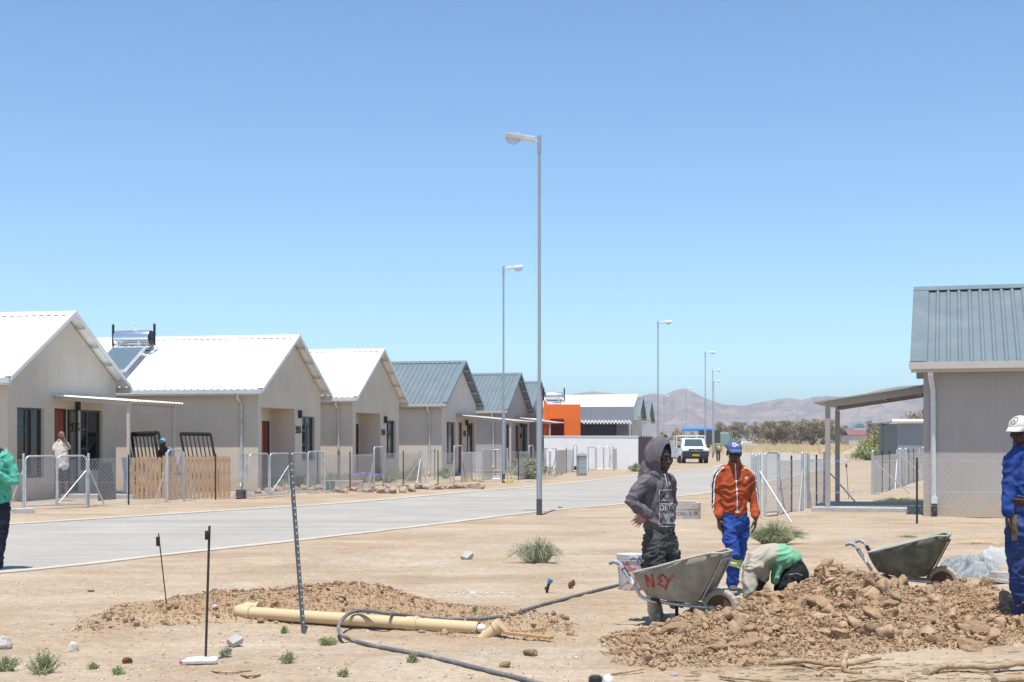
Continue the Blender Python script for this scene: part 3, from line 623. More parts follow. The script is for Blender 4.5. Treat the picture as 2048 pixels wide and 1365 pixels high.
# porch of the right house: posts found at (1655,1023) and (1683,...)
def right_porch():
    th = THR; root = RH; ux = Vector((math.cos(th), -math.sin(th), 0)); uy = Vector((math.sin(th), math.cos(th), 0))
    def loc(p): q = Vector(p) - RO; return Vector((q.dot(ux), q.dot(uy), p[2]))
    A = loc(G(1655.5, 1023)); A.z = 0; x1 = .27 - .01
    zo = EYE + (HY - 806) / F * 32.6; zi = EYE + (HY - 770) / F * 31.6
    y0 = A.y - .1; y1 = A.y + 3.05; X0 = A.x - .32; dz = (zi - zo) / (x1 - X0)
    f = lambda x: zo + dz * (x - X0)
    m = MB(); m.prism([(X0, y0 - .12, f(X0)), (x1, y0 - .12, f(x1)), (x1, y0 - .12, f(x1) + .03), (X0, y0 - .12, f(X0) + .03)], (0, y1 - y0 + .24, 0)); obj('porch_roof', m, M['trimgrey'], root)
    for yy in (y0, y1 - .08):
        m = MB(); m.prism([(A.x - .04, yy, f(A.x) - .16), (x1, yy, f(x1) - .16), (x1, yy, f(x1) - .002), (A.x - .04, yy, f(A.x) - .002)], (0, .08, 0)); obj('beam', m, M['trimgrey'], root)
        m = MB(); m.bb(A.x - .05, A.x + .06, yy - .01, yy + .10, .1, f(A.x) - .16); obj('post', m, M['trimgrey'], root)
    for xx in (A.x, (A.x + x1) / 2 + .1, x1 - .15):
        m = MB(); m.bb(xx, xx + .05, y0 + .08, y1 - .08, f(xx) - .1, f(xx) - .02); obj('rafter', m, M['trimgrey'], root)
    m = MB(); m.bb(A.x - .35, x1, y0 - .25, y1 + .2, -.02, .1); obj('porch_slab', m, M['concrete'], root)
M['trimgrey'] = mat('warm_grey_steel', (.36, .33, .30), .5, .04, 3, 0, spec=.4)
right_porch()

# ---- solar water heaters
def solar(name, label, C0, ang, tank_r=.30, L=1.75, slope=None, plen=2.0, posx=None):
    root = thing(name, label, 'water heater', C0, ang)
    m = MB(); m.tube([(-L / 2, 0, .46), (-L / 2 + .04, 0, .46), (L / 2 - .04, 0, .46), (L / 2, 0, .46)], [tank_r * .96, tank_r, tank_r, tank_r * .96], 28); auto(obj('tank', m, M['chrome'], root), 40)
    for sg in (-1, 1):
        m = MB(); m.tube([(sg * (L / 2 + .003), 0, .46), (sg * (L / 2 + .02), 0, .46)], tank_r * .93, 24); m.tube([(sg * (L / 2 + .02), 0, .46), (sg * (L / 2 + .05), 0, .46)], [.08, .06], 12); obj('end_cap', m, M['black'], root)
        m = MB(); m.tube([(sg * (L / 2 + .13), -.02, .2), (sg * (L / 2 + .13), -.02, .95)], .045, 10); m.tube([(sg * (L / 2 + .13), -.02, .45), (sg * (L / 2 + .02), -.02, .45)], .03, 8); m.tube([(sg * (L / 2 + .13), -.02, .25), (sg * (L / 2 + .02), -.25, .02), (sg * (L / 2 - .3), -.3, .0)], .035, 8); obj('vent_pipe', m, M['black'], root)
        m = MB(); m.tube([(sg * (L / 2 + .13), -.02, .95), (sg * (L / 2 + .13), -.02, 1.0)], .02, 8); obj('valve', m, M['galv'], root)
    m = MB(); m.tube([(.05, 0, .74), (.04, 0, .98)], .035, 8); m.tube([(.04, 0, .93), (.04, 0, 1.0)], .05, 8); obj('relief_valve', m, M['white'], root)
    for sx_ in (-.5, .3):
        m = MB(); m.bb(sx_ - .03, sx_ + .03, -.26, -.22, .0, .36); obj('bracket', m, M['galvpale'], root)
    return root
def heater_panel(root, L, alpha, plen, drop=.30):
    dn = Vector((0, -math.cos(alpha), -math.sin(alpha))); nr = Vector((0, -math.sin(alpha), math.cos(alpha)))
    a = Vector((0, -.30, .02)) ; m = MB(); w_ = L / 2 - .02
    m.prism([a + Vector((-w_, 0, 0)) + nr * .05, a + Vector((w_, 0, 0)) + nr * .05, a + Vector((w_, 0, 0)) + nr * .14, a + Vector((-w_, 0, 0)) + nr * .14], dn * plen); po = obj('collector_panel', m, M['galv'], root)
    m = MB(); b = a + dn * .05; w2 = w_ - .05
    m.prism([b + Vector((-w2, 0, 0)) + nr * .139, b + Vector((w2, 0, 0)) + nr * .139, b + Vector((w2, 0, 0)) + nr * .146, b + Vector((-w2, 0, 0)) + nr * .146], dn * (plen - .1)); obj('collector_glass', m, M['solarpanel'], po)
def put_heater(H, px, name, label, back, L, plen, r=.28):
    s, c = math.sin(H.th), math.cos(H.th); al = math.atan((H.Hr - H.He) / (H.W / 2)); X = H.W / 2 - back
    Q = H.O + H.u * X; k = (px - CX) / F; y = (Q.x - k * Q.y) / (c + k * s); p = Q + H.v * y; z = H.He + (H.Hr - H.He) * X / (H.W / 2) + .04
    root = solar(name, label, (p.x, p.y, z), math.pi / 2 - H.th - math.pi / 2, r, L); heater_panel(root, L, al, plen); return root
put_heater(H2, 268, 'solar_water_heater', 'silver solar water heater with dark vent pipes on the white roof behind the first house', .95, 1.30, 1.75)
# rust stain strip left as sheet edge next to the heater is part of the roof dirt

# ------------------------------------------------------------------ house row far end
# white-roofed building with orange and grey street walls
def far_building():
    d = 84.; Pq = lambda px, py, dd=d: P(px, py, dd)
    root = thing('house', 'building with orange and grey walls under a long white roof behind a white boundary wall', 'house', (Pq(1161, 881).x, d, 0))
    ox = root.location.x; X = lambda px, dd=d: (px - CX) / F * dd - ox; Z = lambda py, dd=d: EYE + (HY - py) / F * dd
    m = MB(); m.bb(X(1087), X(1093.5), -.6, 0, 0, Z(805)); m.bb(X(1093.5) + .002, X(1161), 0, .25, 0, Z(809)); m.bb(X(1093.5) + .3, X(1094) + .55, .25, 6, 0, Z(811)); obj('orange_wall', m, M['orange'], root)
    m = MB(); m.bb(X(1100), X(1128), -.05, -.003, 1.0, Z(838)); obj('doorway', m, mat('dark_red_paint', (.16, .012, .008), .8), root)
    m = MB(); m.bb(X(1161) + .002, X(1267), 0, .25, Z(846), Z(814)); m.bb(X(1236) + .002, X(1259), 1.25, 1.4, 0, Z(843)); m.bb(X(1262.5), X(1267), -.02, .24, 0, Z(846) - .001); m.bb(X(1254.5), X(1258), 0, .2, 0, Z(846) - .001); obj('grey_wall', m, M['greywall'], root)
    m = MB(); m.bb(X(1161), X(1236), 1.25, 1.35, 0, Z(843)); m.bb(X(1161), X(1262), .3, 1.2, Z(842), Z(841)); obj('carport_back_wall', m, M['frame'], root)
    m = MB(); nn = 15; 
    for i in range(nn):
        a = X(1162) + (X(1262) - X(1162)) * i / nn; b = a + (X(1262) - X(1162)) / nn * .6; m.prism([(a, -.5, Z(846.5)), (b, -.5, Z(846.5)), (b, 0, Z(842)), (a, 0, Z(842))], (0, 0, .04)); m.prism([(b, -.5, Z(846.5) - .08), (a + (X(1262) - X(1162)) / nn, -.5, Z(846.5) - .08), (a + (X(1262) - X(1162)) / nn, 0, Z(842) - .06), (b, 0, Z(842) - .06)], (0, 0, .03))
    obj('awning', m, M['greyroof2'], root)
    # white pitched roof, ridge running along the street view
    e = 85.6; r_ = 89.; A = P(1086, 815.5, e); B = P(1267.5, 813.5, e); Cc = P(1276, 789.5, r_); Dd = P(1086, 792, r_)
    mm_ = MB(); off = Vector((ox, d, 0)); A, B, Cc, Dd = [q - off for q in (A, B, Cc, Dd)]
    mm_.prism([A, B, Cc, Dd], (0, 0, -.06)); n_ = 56
    for i in range(n_): t = i / n_; p = A.lerp(B, t); q = Dd.lerp(Cc, t); mm_.prism([p, p + Vector((.05, 0, 0)), q + Vector((.05, 0, 0)), q], (0, 0, .035))
    obj('roof_slope', mm_, M['whiteroof'], root)
    back = Vector((0, 3.4, -1.2)); m = MB(); m.prism([Dd, Cc, Cc + back, Dd + back], (0, 0, -.06)); obj('roof_slope', m, M['whiteroof'], root)
    m = MB(); m.prism([B + Vector((-.1, .1, -.08)), Cc + Vector((-.12, 0, -.08)), Cc + back + Vector((-.12, 0, -.08)), Vector((B.x, Cc.y + 3.4, 0)), Vector((B.x, B.y + .1, 0))], (-.2, 0, 0)); m.bb(A.x, B.x - .3, B.y + .12, B.y + .3, 0, B.z - .1); obj('wall', m, M['plaster2'], root)
    h = solar('solar_water_heater', 'white-looking solar water heater above the orange wall', P(1108, 808, 87.2), 0, .26, 1.0); heater_panel(h, 1.0, .5, .9)
    # white boundary wall
    wroot = thing('boundary_wall', 'low white boundary wall in front of the orange and grey building', 'wall', (0, 0, 0)); m = MB()
    a = P(1088, 881, 79); b = P(1276.5, 881, 80); u_ = (b - a).normalized(); a.z = b.z = 0
    m.prism([a, b, b + Vector((0, .22, 0)), a + Vector((0, .22, 0))], (0, 0, 1.86)); bo = obj('wall_panel', m, M['whitewall'], wroot)
    m = MB(); m.prism([a + Vector((-.03, -.03, 1.862)), b + Vector((.03, -.03, 1.862)), b + Vector((.03, .25, 1.862)), a + Vector((-.03, .25, 1.862))], (0, 0, .04)); obj('coping', m, M['whitewall'], wroot)
    # brown sheet fence
    fr = thing('sheet_fence', 'dark brown corrugated sheet fence beside the white wall', 'fence', (0, 0, 0)); a = P(1277, 881, 80.3); b = P(1304, 881, 84.5); a.z = b.z = 0
    n_ = 5
    for i in range(n_):
        p = a.lerp(b, i / n_); q = a.lerp(b, (i + .93) / n_); m = MB(); zt = 1.83
        m.prism([p, q, q + Vector((0, 0, .62)), p + Vector((0, 0, .62))], (-.03, .05, 0)); m.prism([p + Vector((.02, .06, .621)), q + Vector((.02, .06, .621)), q + Vector((.02, .06, zt)), p + Vector((.02, .06, zt))], (-.03, .05, 0)); obj('panel', m, M['brownsheet'], fr)
    for i in range(n_ + 1):
        p = a.lerp(b, min(i / n_, 1) - .005); m = MB(); m.bb(p.x - .04, p.x + .04, p.y - .06, p.y + .02, 0, 1.9); obj('post', m, M['brownsheet'], fr)
M['greyroof2'] = mat('grey_awning_sheet', (.42, .43, .45), .5, .05, 3)
far_building()
H7 = make_house('house', 'small pale house with blue-grey roof just right of the orange building', 1279, 836, 1297, L=7, d=104, Hr=4.85, roof='greyroof', wallm='plaster2', W=4.4, purl=False)
H8 = make_house('house', 'farthest small house with blue-grey roof in the row, beside the third lamp', 1297, 841, 1312, L=7, d=119, Hr=5.0, roof='greyroof', wallm='whitewall', W=4.8, purl=False)

# ------------------------------------------------------------------ street lamps
def make_lamp(Ht=8.35):
    root = thing('street_lamp', 'x', 'street lamp', (0, 0, 0), 0, 'street lamps along the road')
    m = MB(); m.tube([(0, 0, .36), (0, 0, 2.55), (0, 0, 2.68)], [.062, .062, .05], 20); lo = obj('lower_tube', m, M['pole'], root); auto(lo, 50)
    m = MB(); m.tube([(0, 0, -.1), (0, 0, .36)], .0635, 20); auto(obj('base_sleeve', m, M['poledark'], root), 50)
    m = MB(); m.tube([(0, 0, 2.66), (0, 0, 2.74), (0, 0, 2.741), (0, 0, 7.8), (0, 0, Ht - .3)], [.055, .052, .036, .034, .034], 16); auto(obj('upper_tube', m, M['pole'], root), 50)
    m = MB(); m.tube([(0, 0, Ht - .36), (0, 0, Ht)], .044, 16); auto(obj('top_sleeve', m, M['pole'], root), 50)
    m = MB(); m.tube([(0, 0, Ht - .14), (.22, 0, Ht - .11)], .021, 10); obj('arm', m, M['galvpale'], root)
    m = MB()
    for x0, x1, h0, h1, w0, w1 in ((.10, .42, .05, .06, .05, .08), (.42, .76, .06, .05, .10, .12)):
        m.prism([(x0, -w0, Ht - .14 + x0 * .1), (x1, -w1, Ht - .14 + x1 * .1), (x1, -w1 * .8, Ht - .14 + x1 * .1 + h1 * 1.8), (x0, -w0 * .8, Ht - .14 + x0 * .1 + h0 * 1.9)], (0, (w0 + w1), 0))
    hd = obj('lamp_head', m, M['galvpale'], root); bevel(hd, .012)
    m = MB(); m.ell((.58, 0, Ht - .09), (.17, .10, .12), nu=18, nv=10); g = obj('lamp_bowl', m, BOWL, root, smooth=True)
    return root
def bowlmat():
    m = bpy.data.materials.new('clear_lamp_bowl'); m.use_nodes = True; N = m.node_tree.nodes; L = m.node_tree.links; N.remove(N['Principled BSDF'])
    g = N.new('ShaderNodeBsdfGlossy'); g.inputs['Roughness'].default_value = .1; t = N.new('ShaderNodeBsdfTransparent'); t.inputs[0].default_value = (.86, .88, .9, 1); d_ = N.new('ShaderNodeBsdfDiffuse'); d_.inputs[0].default_value = (.7, .72, .74, 1)
    mx = N.new('ShaderNodeMixShader'); mx.inputs[0].default_value = .25; L.new(t.outputs[0], mx.inputs[1]); L.new(d_.outputs[0], mx.inputs[2])
    m2 = N.new('ShaderNodeMixShader'); m2.inputs[0].default_value = .12; L.new(mx.outputs[0], m2.inputs[1]); L.new(g.outputs[0], m2.inputs[2]); L.new(m2.outputs[0], N['Material Output'].inputs[0]); return m
BOWL = bowlmat()
L0 = make_lamp()
lamps = [(1078.5, 609, math.pi + .12, 'tallest looking street lamp, nearest the camera, its head pointing left'),
         (1007, 348, -.1, 'street lamp across the road beside the second grey-roofed house, head pointing right'),
         (1316, 238, -.1, 'street lamp behind the man in the hood, left of the pickup'),
         (1410.5, 177, -.1, 'street lamp rising behind the white pickup'),
         (1425.5, 141, -.1, 'street lamp just right of the pickup beside the walking person'),
         (1427.5, 119, -.1, 'shorter looking street lamp directly behind the one by the walking person'),
         (1372, 105, -.1, 'distant thin street lamp in front of the mountain peak'),
         (1328, 89, -.1, 'most distant thin street lamp left of the mountain peak')]
for i, (px, up, rz, lab) in enumerate(lamps):
    dd = F * (8.35 - EYE) / up; loc = ((px - CX) / F * dd, dd, 0)
    if i == 0: r = L0; r.location = loc; r.rotation_euler = (0, 0, rz); r['label'] = lab
    else: copy_tree(L0, loc, rz, lab)
L0.rotation_euler[1] = 0

# ------------------------------------------------------------------ fences
def chain(mb, A, B, h=1.18, z0=.04, cell=.085, wr=.0040):
    """woven wire: two families of crossing wires plus line wires; A, B ground points"""
    A = Vector((A[0], A[1], 0)); B = Vector((B[0], B[1], 0)); L = (B - A).length; t = (B - A) / L; nn = Vector((-t.y, t.x, 0)); hh = h - z0
    k = 1.25      # rise per run
    run = hh / k
    def seg(s0, za, s1, zb, off):
        # clip to 0..L
        if s0 > s1: s0, za, s1, zb = s1, zb, s0, za
        if s1 <= 0 or s0 >= L: return
        if s0 < 0: za = za + (zb - za) * (0 - s0) / (s1 - s0); s0 = 0
        if s1 > L: zb = za + (zb - za) * (L - s0) / (s1 - s0); s1 = L
        p = A + t * s0 + Vector((0, 0, za)) + nn * off; q = A + t * s1 + Vector((0, 0, zb)) + nn * off
        if (q - p).length < .01: return
        dr = (q - p).normalized(); a = nn; b = dr.cross(a).normalized()
        vs = []
        for e in (p, q):
            for an in (0, 2.094, 4.189): vs.append(e + a * (wr * math.cos(an)) + b * (wr * math.sin(an)))
        mb.add(vs, [(0, 1, 4, 3), (1, 2, 5, 4), (2, 0, 3, 5)])
    s = -run
    while s < L + run:
        seg(s, z0, s + run, h, wr); seg(s + run, z0, s, h, -wr); s += cell
    for zz in (h, h * .5, z0): 
        seg(0, zz, L, zz, 0)
def chainobj(A, B, parent, **k):
    mb = MB(); chain(mb, A, B, **k); return obj('wire_mesh', mb, M['wire'], parent, fix=False, kind='stuff')
PH = 1.3
def f_post(p, parent, h=PH, r=.03, name='post', m='galv'):
    mb = MB(); mb.tube([(p[0], p[1], -.1), (p[0], p[1], h)], r, 10); mb.tube([(p[0], p[1], h), (p[0], p[1], h + .03)], [r * 1.12, r * .7], 10); return auto(obj(name, mb, M[m], parent), 50)
def f_std(p, parent, h=1.28, lean=0):
    mb = MB(); x, y = p[0], p[1]
    mb.prism([(x - .02, y, -.1), (x + .02, y, -.1), (x + .02 + lean, y, h), (x - .02 + lean, y, h)], (0, .006, 0)); mb.prism([(x - .004, y - .025, -.1), (x + .004, y - .025, -.1), (x + .004 + lean, y - .025, h), (x - .004 + lean, y - .025, h)], (0, .025, 0)); return obj('standard', mb, M['standard'], parent)
def f_brace(p, q, parent, h=.95, r=.019, m='galvpale'):
    mb = MB(); mb.tube([(p[0], p[1], h), (q[0], q[1], -.02)], r, 8); return auto(obj('brace', mb, M[m], parent), 50)
def f_gate(A, B, parent, h=1.27, z0=.08, diag=True, r=.021, mesh=True, both=True):
    A = Vector((A[0], A[1], 0)); B = Vector((B[0], B[1], 0)); t = (B - A).normalized(); L = (B - A).length; c = .12
    pts = [A + Vector((0, 0, z0)), A + Vector((0, 0, h - c))] + [A + t * (c - c * math.cos(a)) + Vector((0, 0, h - c + c * math.sin(a))) for a in (.4, .8, 1.2, 1.57)]
    pts += [B - t * (c - c * math.cos(a)) + Vector((0, 0, h - c + c * math.sin(a))) for a in (1.57, 1.2, .8, .4)] + [B + Vector((0, 0, h - c)), B + Vector((0, 0, z0))]
    mb = MB(); mb.tube(pts, r, 8); mb.tube([A + Vector((0, 0, z0)), B + Vector((0, 0, z0))], r, 8); g = obj('gate', mb, M['galv'], parent); auto(g, 50)
    if diag: m2 = MB(); m2.tube([A + Vector((0, 0, z0)), B + Vector((0, 0, h * .72))], r * .75, 8); auto(obj('gate_brace', m2, M['galv'], g), 50)
    if mesh: chainobj(A, B, g, h=h - .02, z0=z0, cell=.075)
    return g
FG = 'wire mesh yard fences'
def g2(px, py): return G(px, py)
def fence(name, label, group=FG): return thing(name, label, 'fence', (0, 0, 0), 0, group)
# street fence of the first house
f = fence('wire_fence', 'wire mesh fence with double gate in front of the first house and pallet boards', None)
a = g2(47, 1018.5); b = g2(177, 1014); c_ = g2(257, 1010); e = g2(332.5, 1006); e2 = g2(367.5, 1003); k1 = g2(431, 1000); l_ = g2(494, 997.5)
w0 = g2(-130, 1027)
for p in (a, b, e, e2): f_post(p, f)
for p in (c_, k1): f_std(p, f)
chainobj(w0, a, f); chainobj(b, c_, f); chainobj(c_, e, f); chainobj(e2, k1, f); chainobj(k1, l_, f)
f_gate(g2(51, 1019), g2(113, 1016.5), f, diag=False); f_gate(g2(115, 1017), g2(173, 1014.5), f); f_gate(g2(335, 1006.5), g2(365, 1003.5), f, h=1.40, diag=False)
f_brace(a, g2(18, 1015), f, .98); f_brace(b, g2(209, 1009), f, .98, m='galv'); f_brace(e, g2(310, 1006), f, .98); f_brace(e2, g2(393, 999.5), f, .98, m='galv')
# fence of second house
f = fence('wire_fence', 'wire mesh fence with opened gates in front of the second house', None)
fp = g2(649, 989)
for p in (l_, fp): f_post(p, f)
f_gate(g2(499, 998), g2(537, 995.5), f, diag=False); f_gate(g2(540, 995.5), g2(578, 993), f); f_gate(g2(583, 992), g2(614, 989), f, diag=False); f_gate(g2(616, 991), g2(648, 988.5), f, h=1.31, diag=False)
f_brace(l_, g2(467, 996), f); f_brace(fp, g2(663, 985), f, m='galv')
ch = g2(700, 983.5); f_std(ch, f); chainobj(fp, ch, f); f_std(g2(677, 968), f); f_std(g2(635, 975), f)
# side fence between second and third house
f = fence('wire_fence', 'wire mesh fence behind the row of garden rocks at the third house', None)
q1 = g2(748, 977); q2 = g2(767, 974.5); s1 = g2(806.5, 971.5); q3 = g2(841, 967.5); s2 = g2(876, 969.5)
for p in (q1, q2, q3): f_post(p, f)
for p in (s1, s2): f_std(p, f)
f_std(g2(869.5, 960), f)
chainobj(ch, q1, f); chainobj(q2, s1, f); chainobj(s1, q3, f); chainobj(q3, s2, f)
f_gate(q1, q2, f, h=1.42, diag=False, mesh=False); f_brace(q1, g2(735, 977.5), f); f_brace(q3, g2(807, 967.5), f, m='galvpale'); f_brace(q3, g2(833, 970), f); f_brace(q3, g2(853, 967), f, m='galv')
f = fence('wire_fence', 'wire mesh fence in front of the pale house with blue-grey roof', None)
t1 = g2(908, 968); t2 = g2(923.5, 966); t3 = g2(944, 961.5); t4 = g2(965, 964.5); t5 = g2(984, 962); t6 = g2(1001, 962)
for p in (t1, t2, t4, t6): f_post(p, f)
f_std(t3, f); f_std(g2(991.5, 953), f)
chainobj(s2, t1, f); chainobj(t2, t3, f); chainobj(t3, t4, f)
f_gate(t1, t2, f, h=1.44, diag=False, mesh=False); f_gate(t4, t5, f, diag=False); f_gate(t5, t6, f)
f_brace(t1, g2(900, 966), f); f_brace(t2, g2(932, 964), f, m='rust'); f_brace(t4, g2(958, 961), f)
f = fence('wire_fence', 'wire mesh fence between the two nearest street lamps', None)
u1 = g2(1014.5, 960); u2 = g2(1037, 960.5); u3 = g2(1058, 958); u4 = g2(1066, 956.5); u5 = g2(1090, 956)
for p in (u1, u3, u4, u5): f_post(p, f)
f_std(u2, f); chainobj(u1, u2, f); chainobj(u2, u3, f); chainobj(u4, u5, f); f_gate(u3, u4, f, h=1.42, diag=False, mesh=False); f_brace(u1, g2(1023, 957), f, m='galv'); f_brace(u3, g2(1052, 958), f)
f = fence('wire_fence', 'wire mesh fence with open gates right of the tallest lamp', None)
v1 = g2(1091, 955); v2 = g2(1112, 953); v3 = g2(1120, 951); v4 = g2(1133, 947); v5 = g2(1147, 945.5); v6 = g2(1154, 945.5)
for p in (v1, v2, v5, v6): f_post(p, f)
f_std(v4, f); f_gate(v1, g2(1099, 956), f, diag=False, mesh=False); f_gate(g2(1101, 956), v2, f, mesh=False); f_brace(v2, g2(1125, 949), f, m='galv'); chainobj(v2, v4, f); chainobj(v4, v5, f); f_gate(v5, v6, f, h=1.45, diag=False, mesh=False); f_brace(v5, g2(1142, 945), f); f_brace(v6, g2(1160, 943), f, m='galv')
f = fence('wire_fence', 'row of galvanised gates and posts standing before the white boundary wall', None)
w1 = g2(1176.5, 943); ww = [g2(1191, 942), g2(1193, 941.5), g2(1206.5, 941.5), g2(1208, 941), g2(1220, 941), g2(1226, 941.5)]; x1 = g2(1237.5, 939); x2 = g2(1253, 936.5); x3 = g2(1270, 933.5)
f_post(w1, f); f_gate(w1, ww[0], f, mesh=False); f_gate(ww[1], ww[2], f, mesh=False, diag=False); f_gate(ww[3], ww[4], f, mesh=False, diag=False); f_post(ww[5], f); f_brace(ww[4], g2(1217, 941), f); f_brace(ww[4], g2(1228, 941), f, m='galv')
f_post(x1, f); f_gate(x1, x2, f, h=1.45, mesh=False, diag=False); f_gate(x2, x3, f, h=1.4, mesh=False, diag=False); f_post(x3, f); f_post(g2(1245, 938), f); f_post(g2(1262, 935), f); f_brace(x1, g2(1234.5, 939), f); chainobj(ww[5], x1, f, cell=.1)

# right-hand fences
f = fence('wire_fence', 'wire mesh fence with clustered gate posts behind the man in the orange jacket', None)
c1 = g2(1505, 1034); c2 = g2(1519, 1037); c3 = g2(1530, 1032); c4 = g2(1557, 1030); k1 = g2(1583, 1024.5); c5 = g2(1605, 1022); c6 = g2(1613, 1018); k2 = g2(1633, 1016); c7 = g2(1649, 1014)
for p in (c1, c2, c3, c4, c5, c6, c7): f_post(p, f, 1.34, .034)
f_post(g2(1512, 1036), f, 1.3, .03); f_post(g2(1617, 1017), f, 1.3, .028)
f_gate(c3, c4, f, h=1.38, diag=False, r=.024); f_std(k1, f, 1.3); f_std(k2, f, 1.3); chainobj(c4, k1, f); chainobj(k1, c5, f); chainobj(c6, k2, f); chainobj(k2, c7, f)
f_brace(c2, g2(1583, 1043.5), f, 1.0, .020, 'galv'); f_brace(c5, g2(1598, 1023), f, .98, .024, 'galvpale'); f_brace(c7, g2(1647, 1018), f, .98, .024, 'galvpale'); f_brace(c4, g2(1570, 1024), f, .9, .02, 'rust'); f_brace(c6, g2(1623, 1013), f, .9, .02, 'galv'); f_brace(g2(1652, 1014), g2(1722, 1016), f, .95, .018, 'galv')
f = fence('wire_fence', 'low wire fence with one dark standard crossing in front of the large right-hand house', None)
p = g2(1834, 1047); f_std(p, f, 1.30); z_ = g2(1519, 1047.5); zr = g2(2200, 1047); z_.y = p.y; zr.y = p.y
mb = MB(); chain(mb, (z_.x, p.y), (zr.x, p.y), h=1.25, z0=.1, cell=.13, wr=.0011); obj('wire_mesh', mb, M['wire'], f, fix=False, kind='stuff')
mb = MB(); 
for zz in (1.25, .62, .35): mb.tube([(z_.x, p.y, zz), ((z_.x + p.x) / 2, p.y, zz - .012), (p.x, p.y, zz), ((p.x + zr.x) / 2, p.y, zz - .015), (zr.x, p.y, zz)], .0028, 5)
# barbs / twists
xx = z_.x
while xx < zr.x: mb.box((xx, p.y, 1.25), (.03, .012, .012)); mb.box((xx + .07, p.y, .62), (.03, .012, .012)); xx += .15
obj('line_wire', mb, M['galv'], f)
f = fence('wire_fence', 'farther wire mesh fence receding behind the open porch on the right', None)
r1 = g2(1745, 991); n_ = [(1764, 985), (1779, 981), (1794, 976), (1806, 973), (1817, 969), (1827, 966), (1838, 963)]
f_post(r1, f, 1.32, .04); prev = r1; 
for i, (a_, b_) in enumerate(n_):
    q = g2(a_, b_); (f_std if i in (0, 1, 4, 5) else f_post)(q, f, 1.3); chainobj(prev, q, f, cell=.09); prev = q
last = g2(1990, 930); chainobj(prev, last, f, cell=.12); f_brace(r1, g2(1820, 987), f, 1.05, .02); f_brace(g2(1794, 976), g2(1790, 979), f, 1.0, .02, 'galvpale'); f_brace(g2(1802, 974), g2(1868, 968), f, 1.1, .02)
for a_, b_ in ((1799, 975), (1801, 973.5), (1811, 971), (1846, 960)): f_post(g2(a_, b_), f, 1.34, .045)

# ---- pallet fence, burglar-bar frames
pf = thing('pallet_fence', 'fence of pale pallet boards beside the first house, behind the wire mesh', 'fence', (0, 0, 0)); A = g2(262, 999); B = g2(462, 996)
A = Vector((A.x, A.y, 0)); B = Vector((B.x, B.y, 0)); L_ = (B - A).length; t = (B - A) / L_; nn = Vector((-t.y, t.x, 0)); n_ = 23; rs = random.Random(4)
board = None
for i in range(n_):
    s = (i + .1) / n_ * L_; wdt = L_ / n_ * rs.uniform(.66, .86); h = 1.2 + rs.uniform(-.03, .02); p = A + t * s
    m = MB(); m.prism([p, p + t * wdt, p + t * wdt + Vector((0, 0, h)), p + Vector((0, 0, h))], nn * .02); obj('board', m, M['wood'], pf)
for z_ in (.3, .66, 1.02):
    m = MB(); p = A + nn * .025; q = B + nn * .025; m.prism([p + Vector((0, 0, z_)), q + Vector((0, 0, z_)), q + Vector((0, 0, z_ + .1)), p + Vector((0, 0, z_ + .1))], nn * .03); obj('rail', m, M['wood'], pf)
def bar_frame(label, pts, dt, db, group=None, nbar=7):
    tl, tr_, bl, br = pts; TL = P(*tl, dt); TR = P(*tr_, dt + .1); BL = P(*bl, db); BR = P(*br, db + .1)
    r = thing('burglar_bar_frame', label, 'metal grille', BL, 0); TL, TR, BR = TL - BL, TR - BL, BR - BL; B0 = Vector((0, 0, 0)); n = (TR - TL).cross(B0 - TL).normalized()
    def bar(p, q, w_): 
        m = MB(); dr = (q - p).normalized(); sd = dr.cross(n).normalized(); m.prism([p - sd * w_ - n * w_, p + sd * w_ - n * w_, p + sd * w_ + n * w_, p - sd * w_ + n * w_], q - p); return m
    for p, q in ((TL, TR), (B0, BR), (TL, B0), (TR, BR)): obj('frame_bar', bar(p, q, .042), M['brownsteel'], r)
    for i in range(1, nbar): k = i / nbar; obj('bar', bar(TL.lerp(TR, k), B0.lerp(BR, k), .019), M['brownsteel'], r)
M['brownsteel'] = mat('brown_black_steel', (.016, .013, .012), .7, .2, 8, spec=.1)
bar_frame('dark steel burglar-bar frame leaning at the left beside the man in the cyan cap', [(263, 868), (317, 866), (278, 985), (335, 985)], 44.6, 43.6)
bar_frame('second dark steel burglar-bar frame partly hidden by the white porch post', [(255, 870), (309, 870), (274, 985), (327, 985)], 44.9, 43.9)
bar_frame('dark steel burglar-bar frame leaning alone behind the right half of the pallet boards', [(361, 868), (421, 869), (381, 980), (441, 980)], 45.6, 44.6)
# dark panels and jeans on the porch of the first house
m = MB(); m.prism([P(196, 925, 38.6), P(222, 925, 39.5), P(232, 1000, 39.6), P(196, 1003, 38.4)], (0, .05, 0)); tag(obj('leaning_board', m, M['frame'], None), 'dark board leaning on the porch of the first house', 'board')
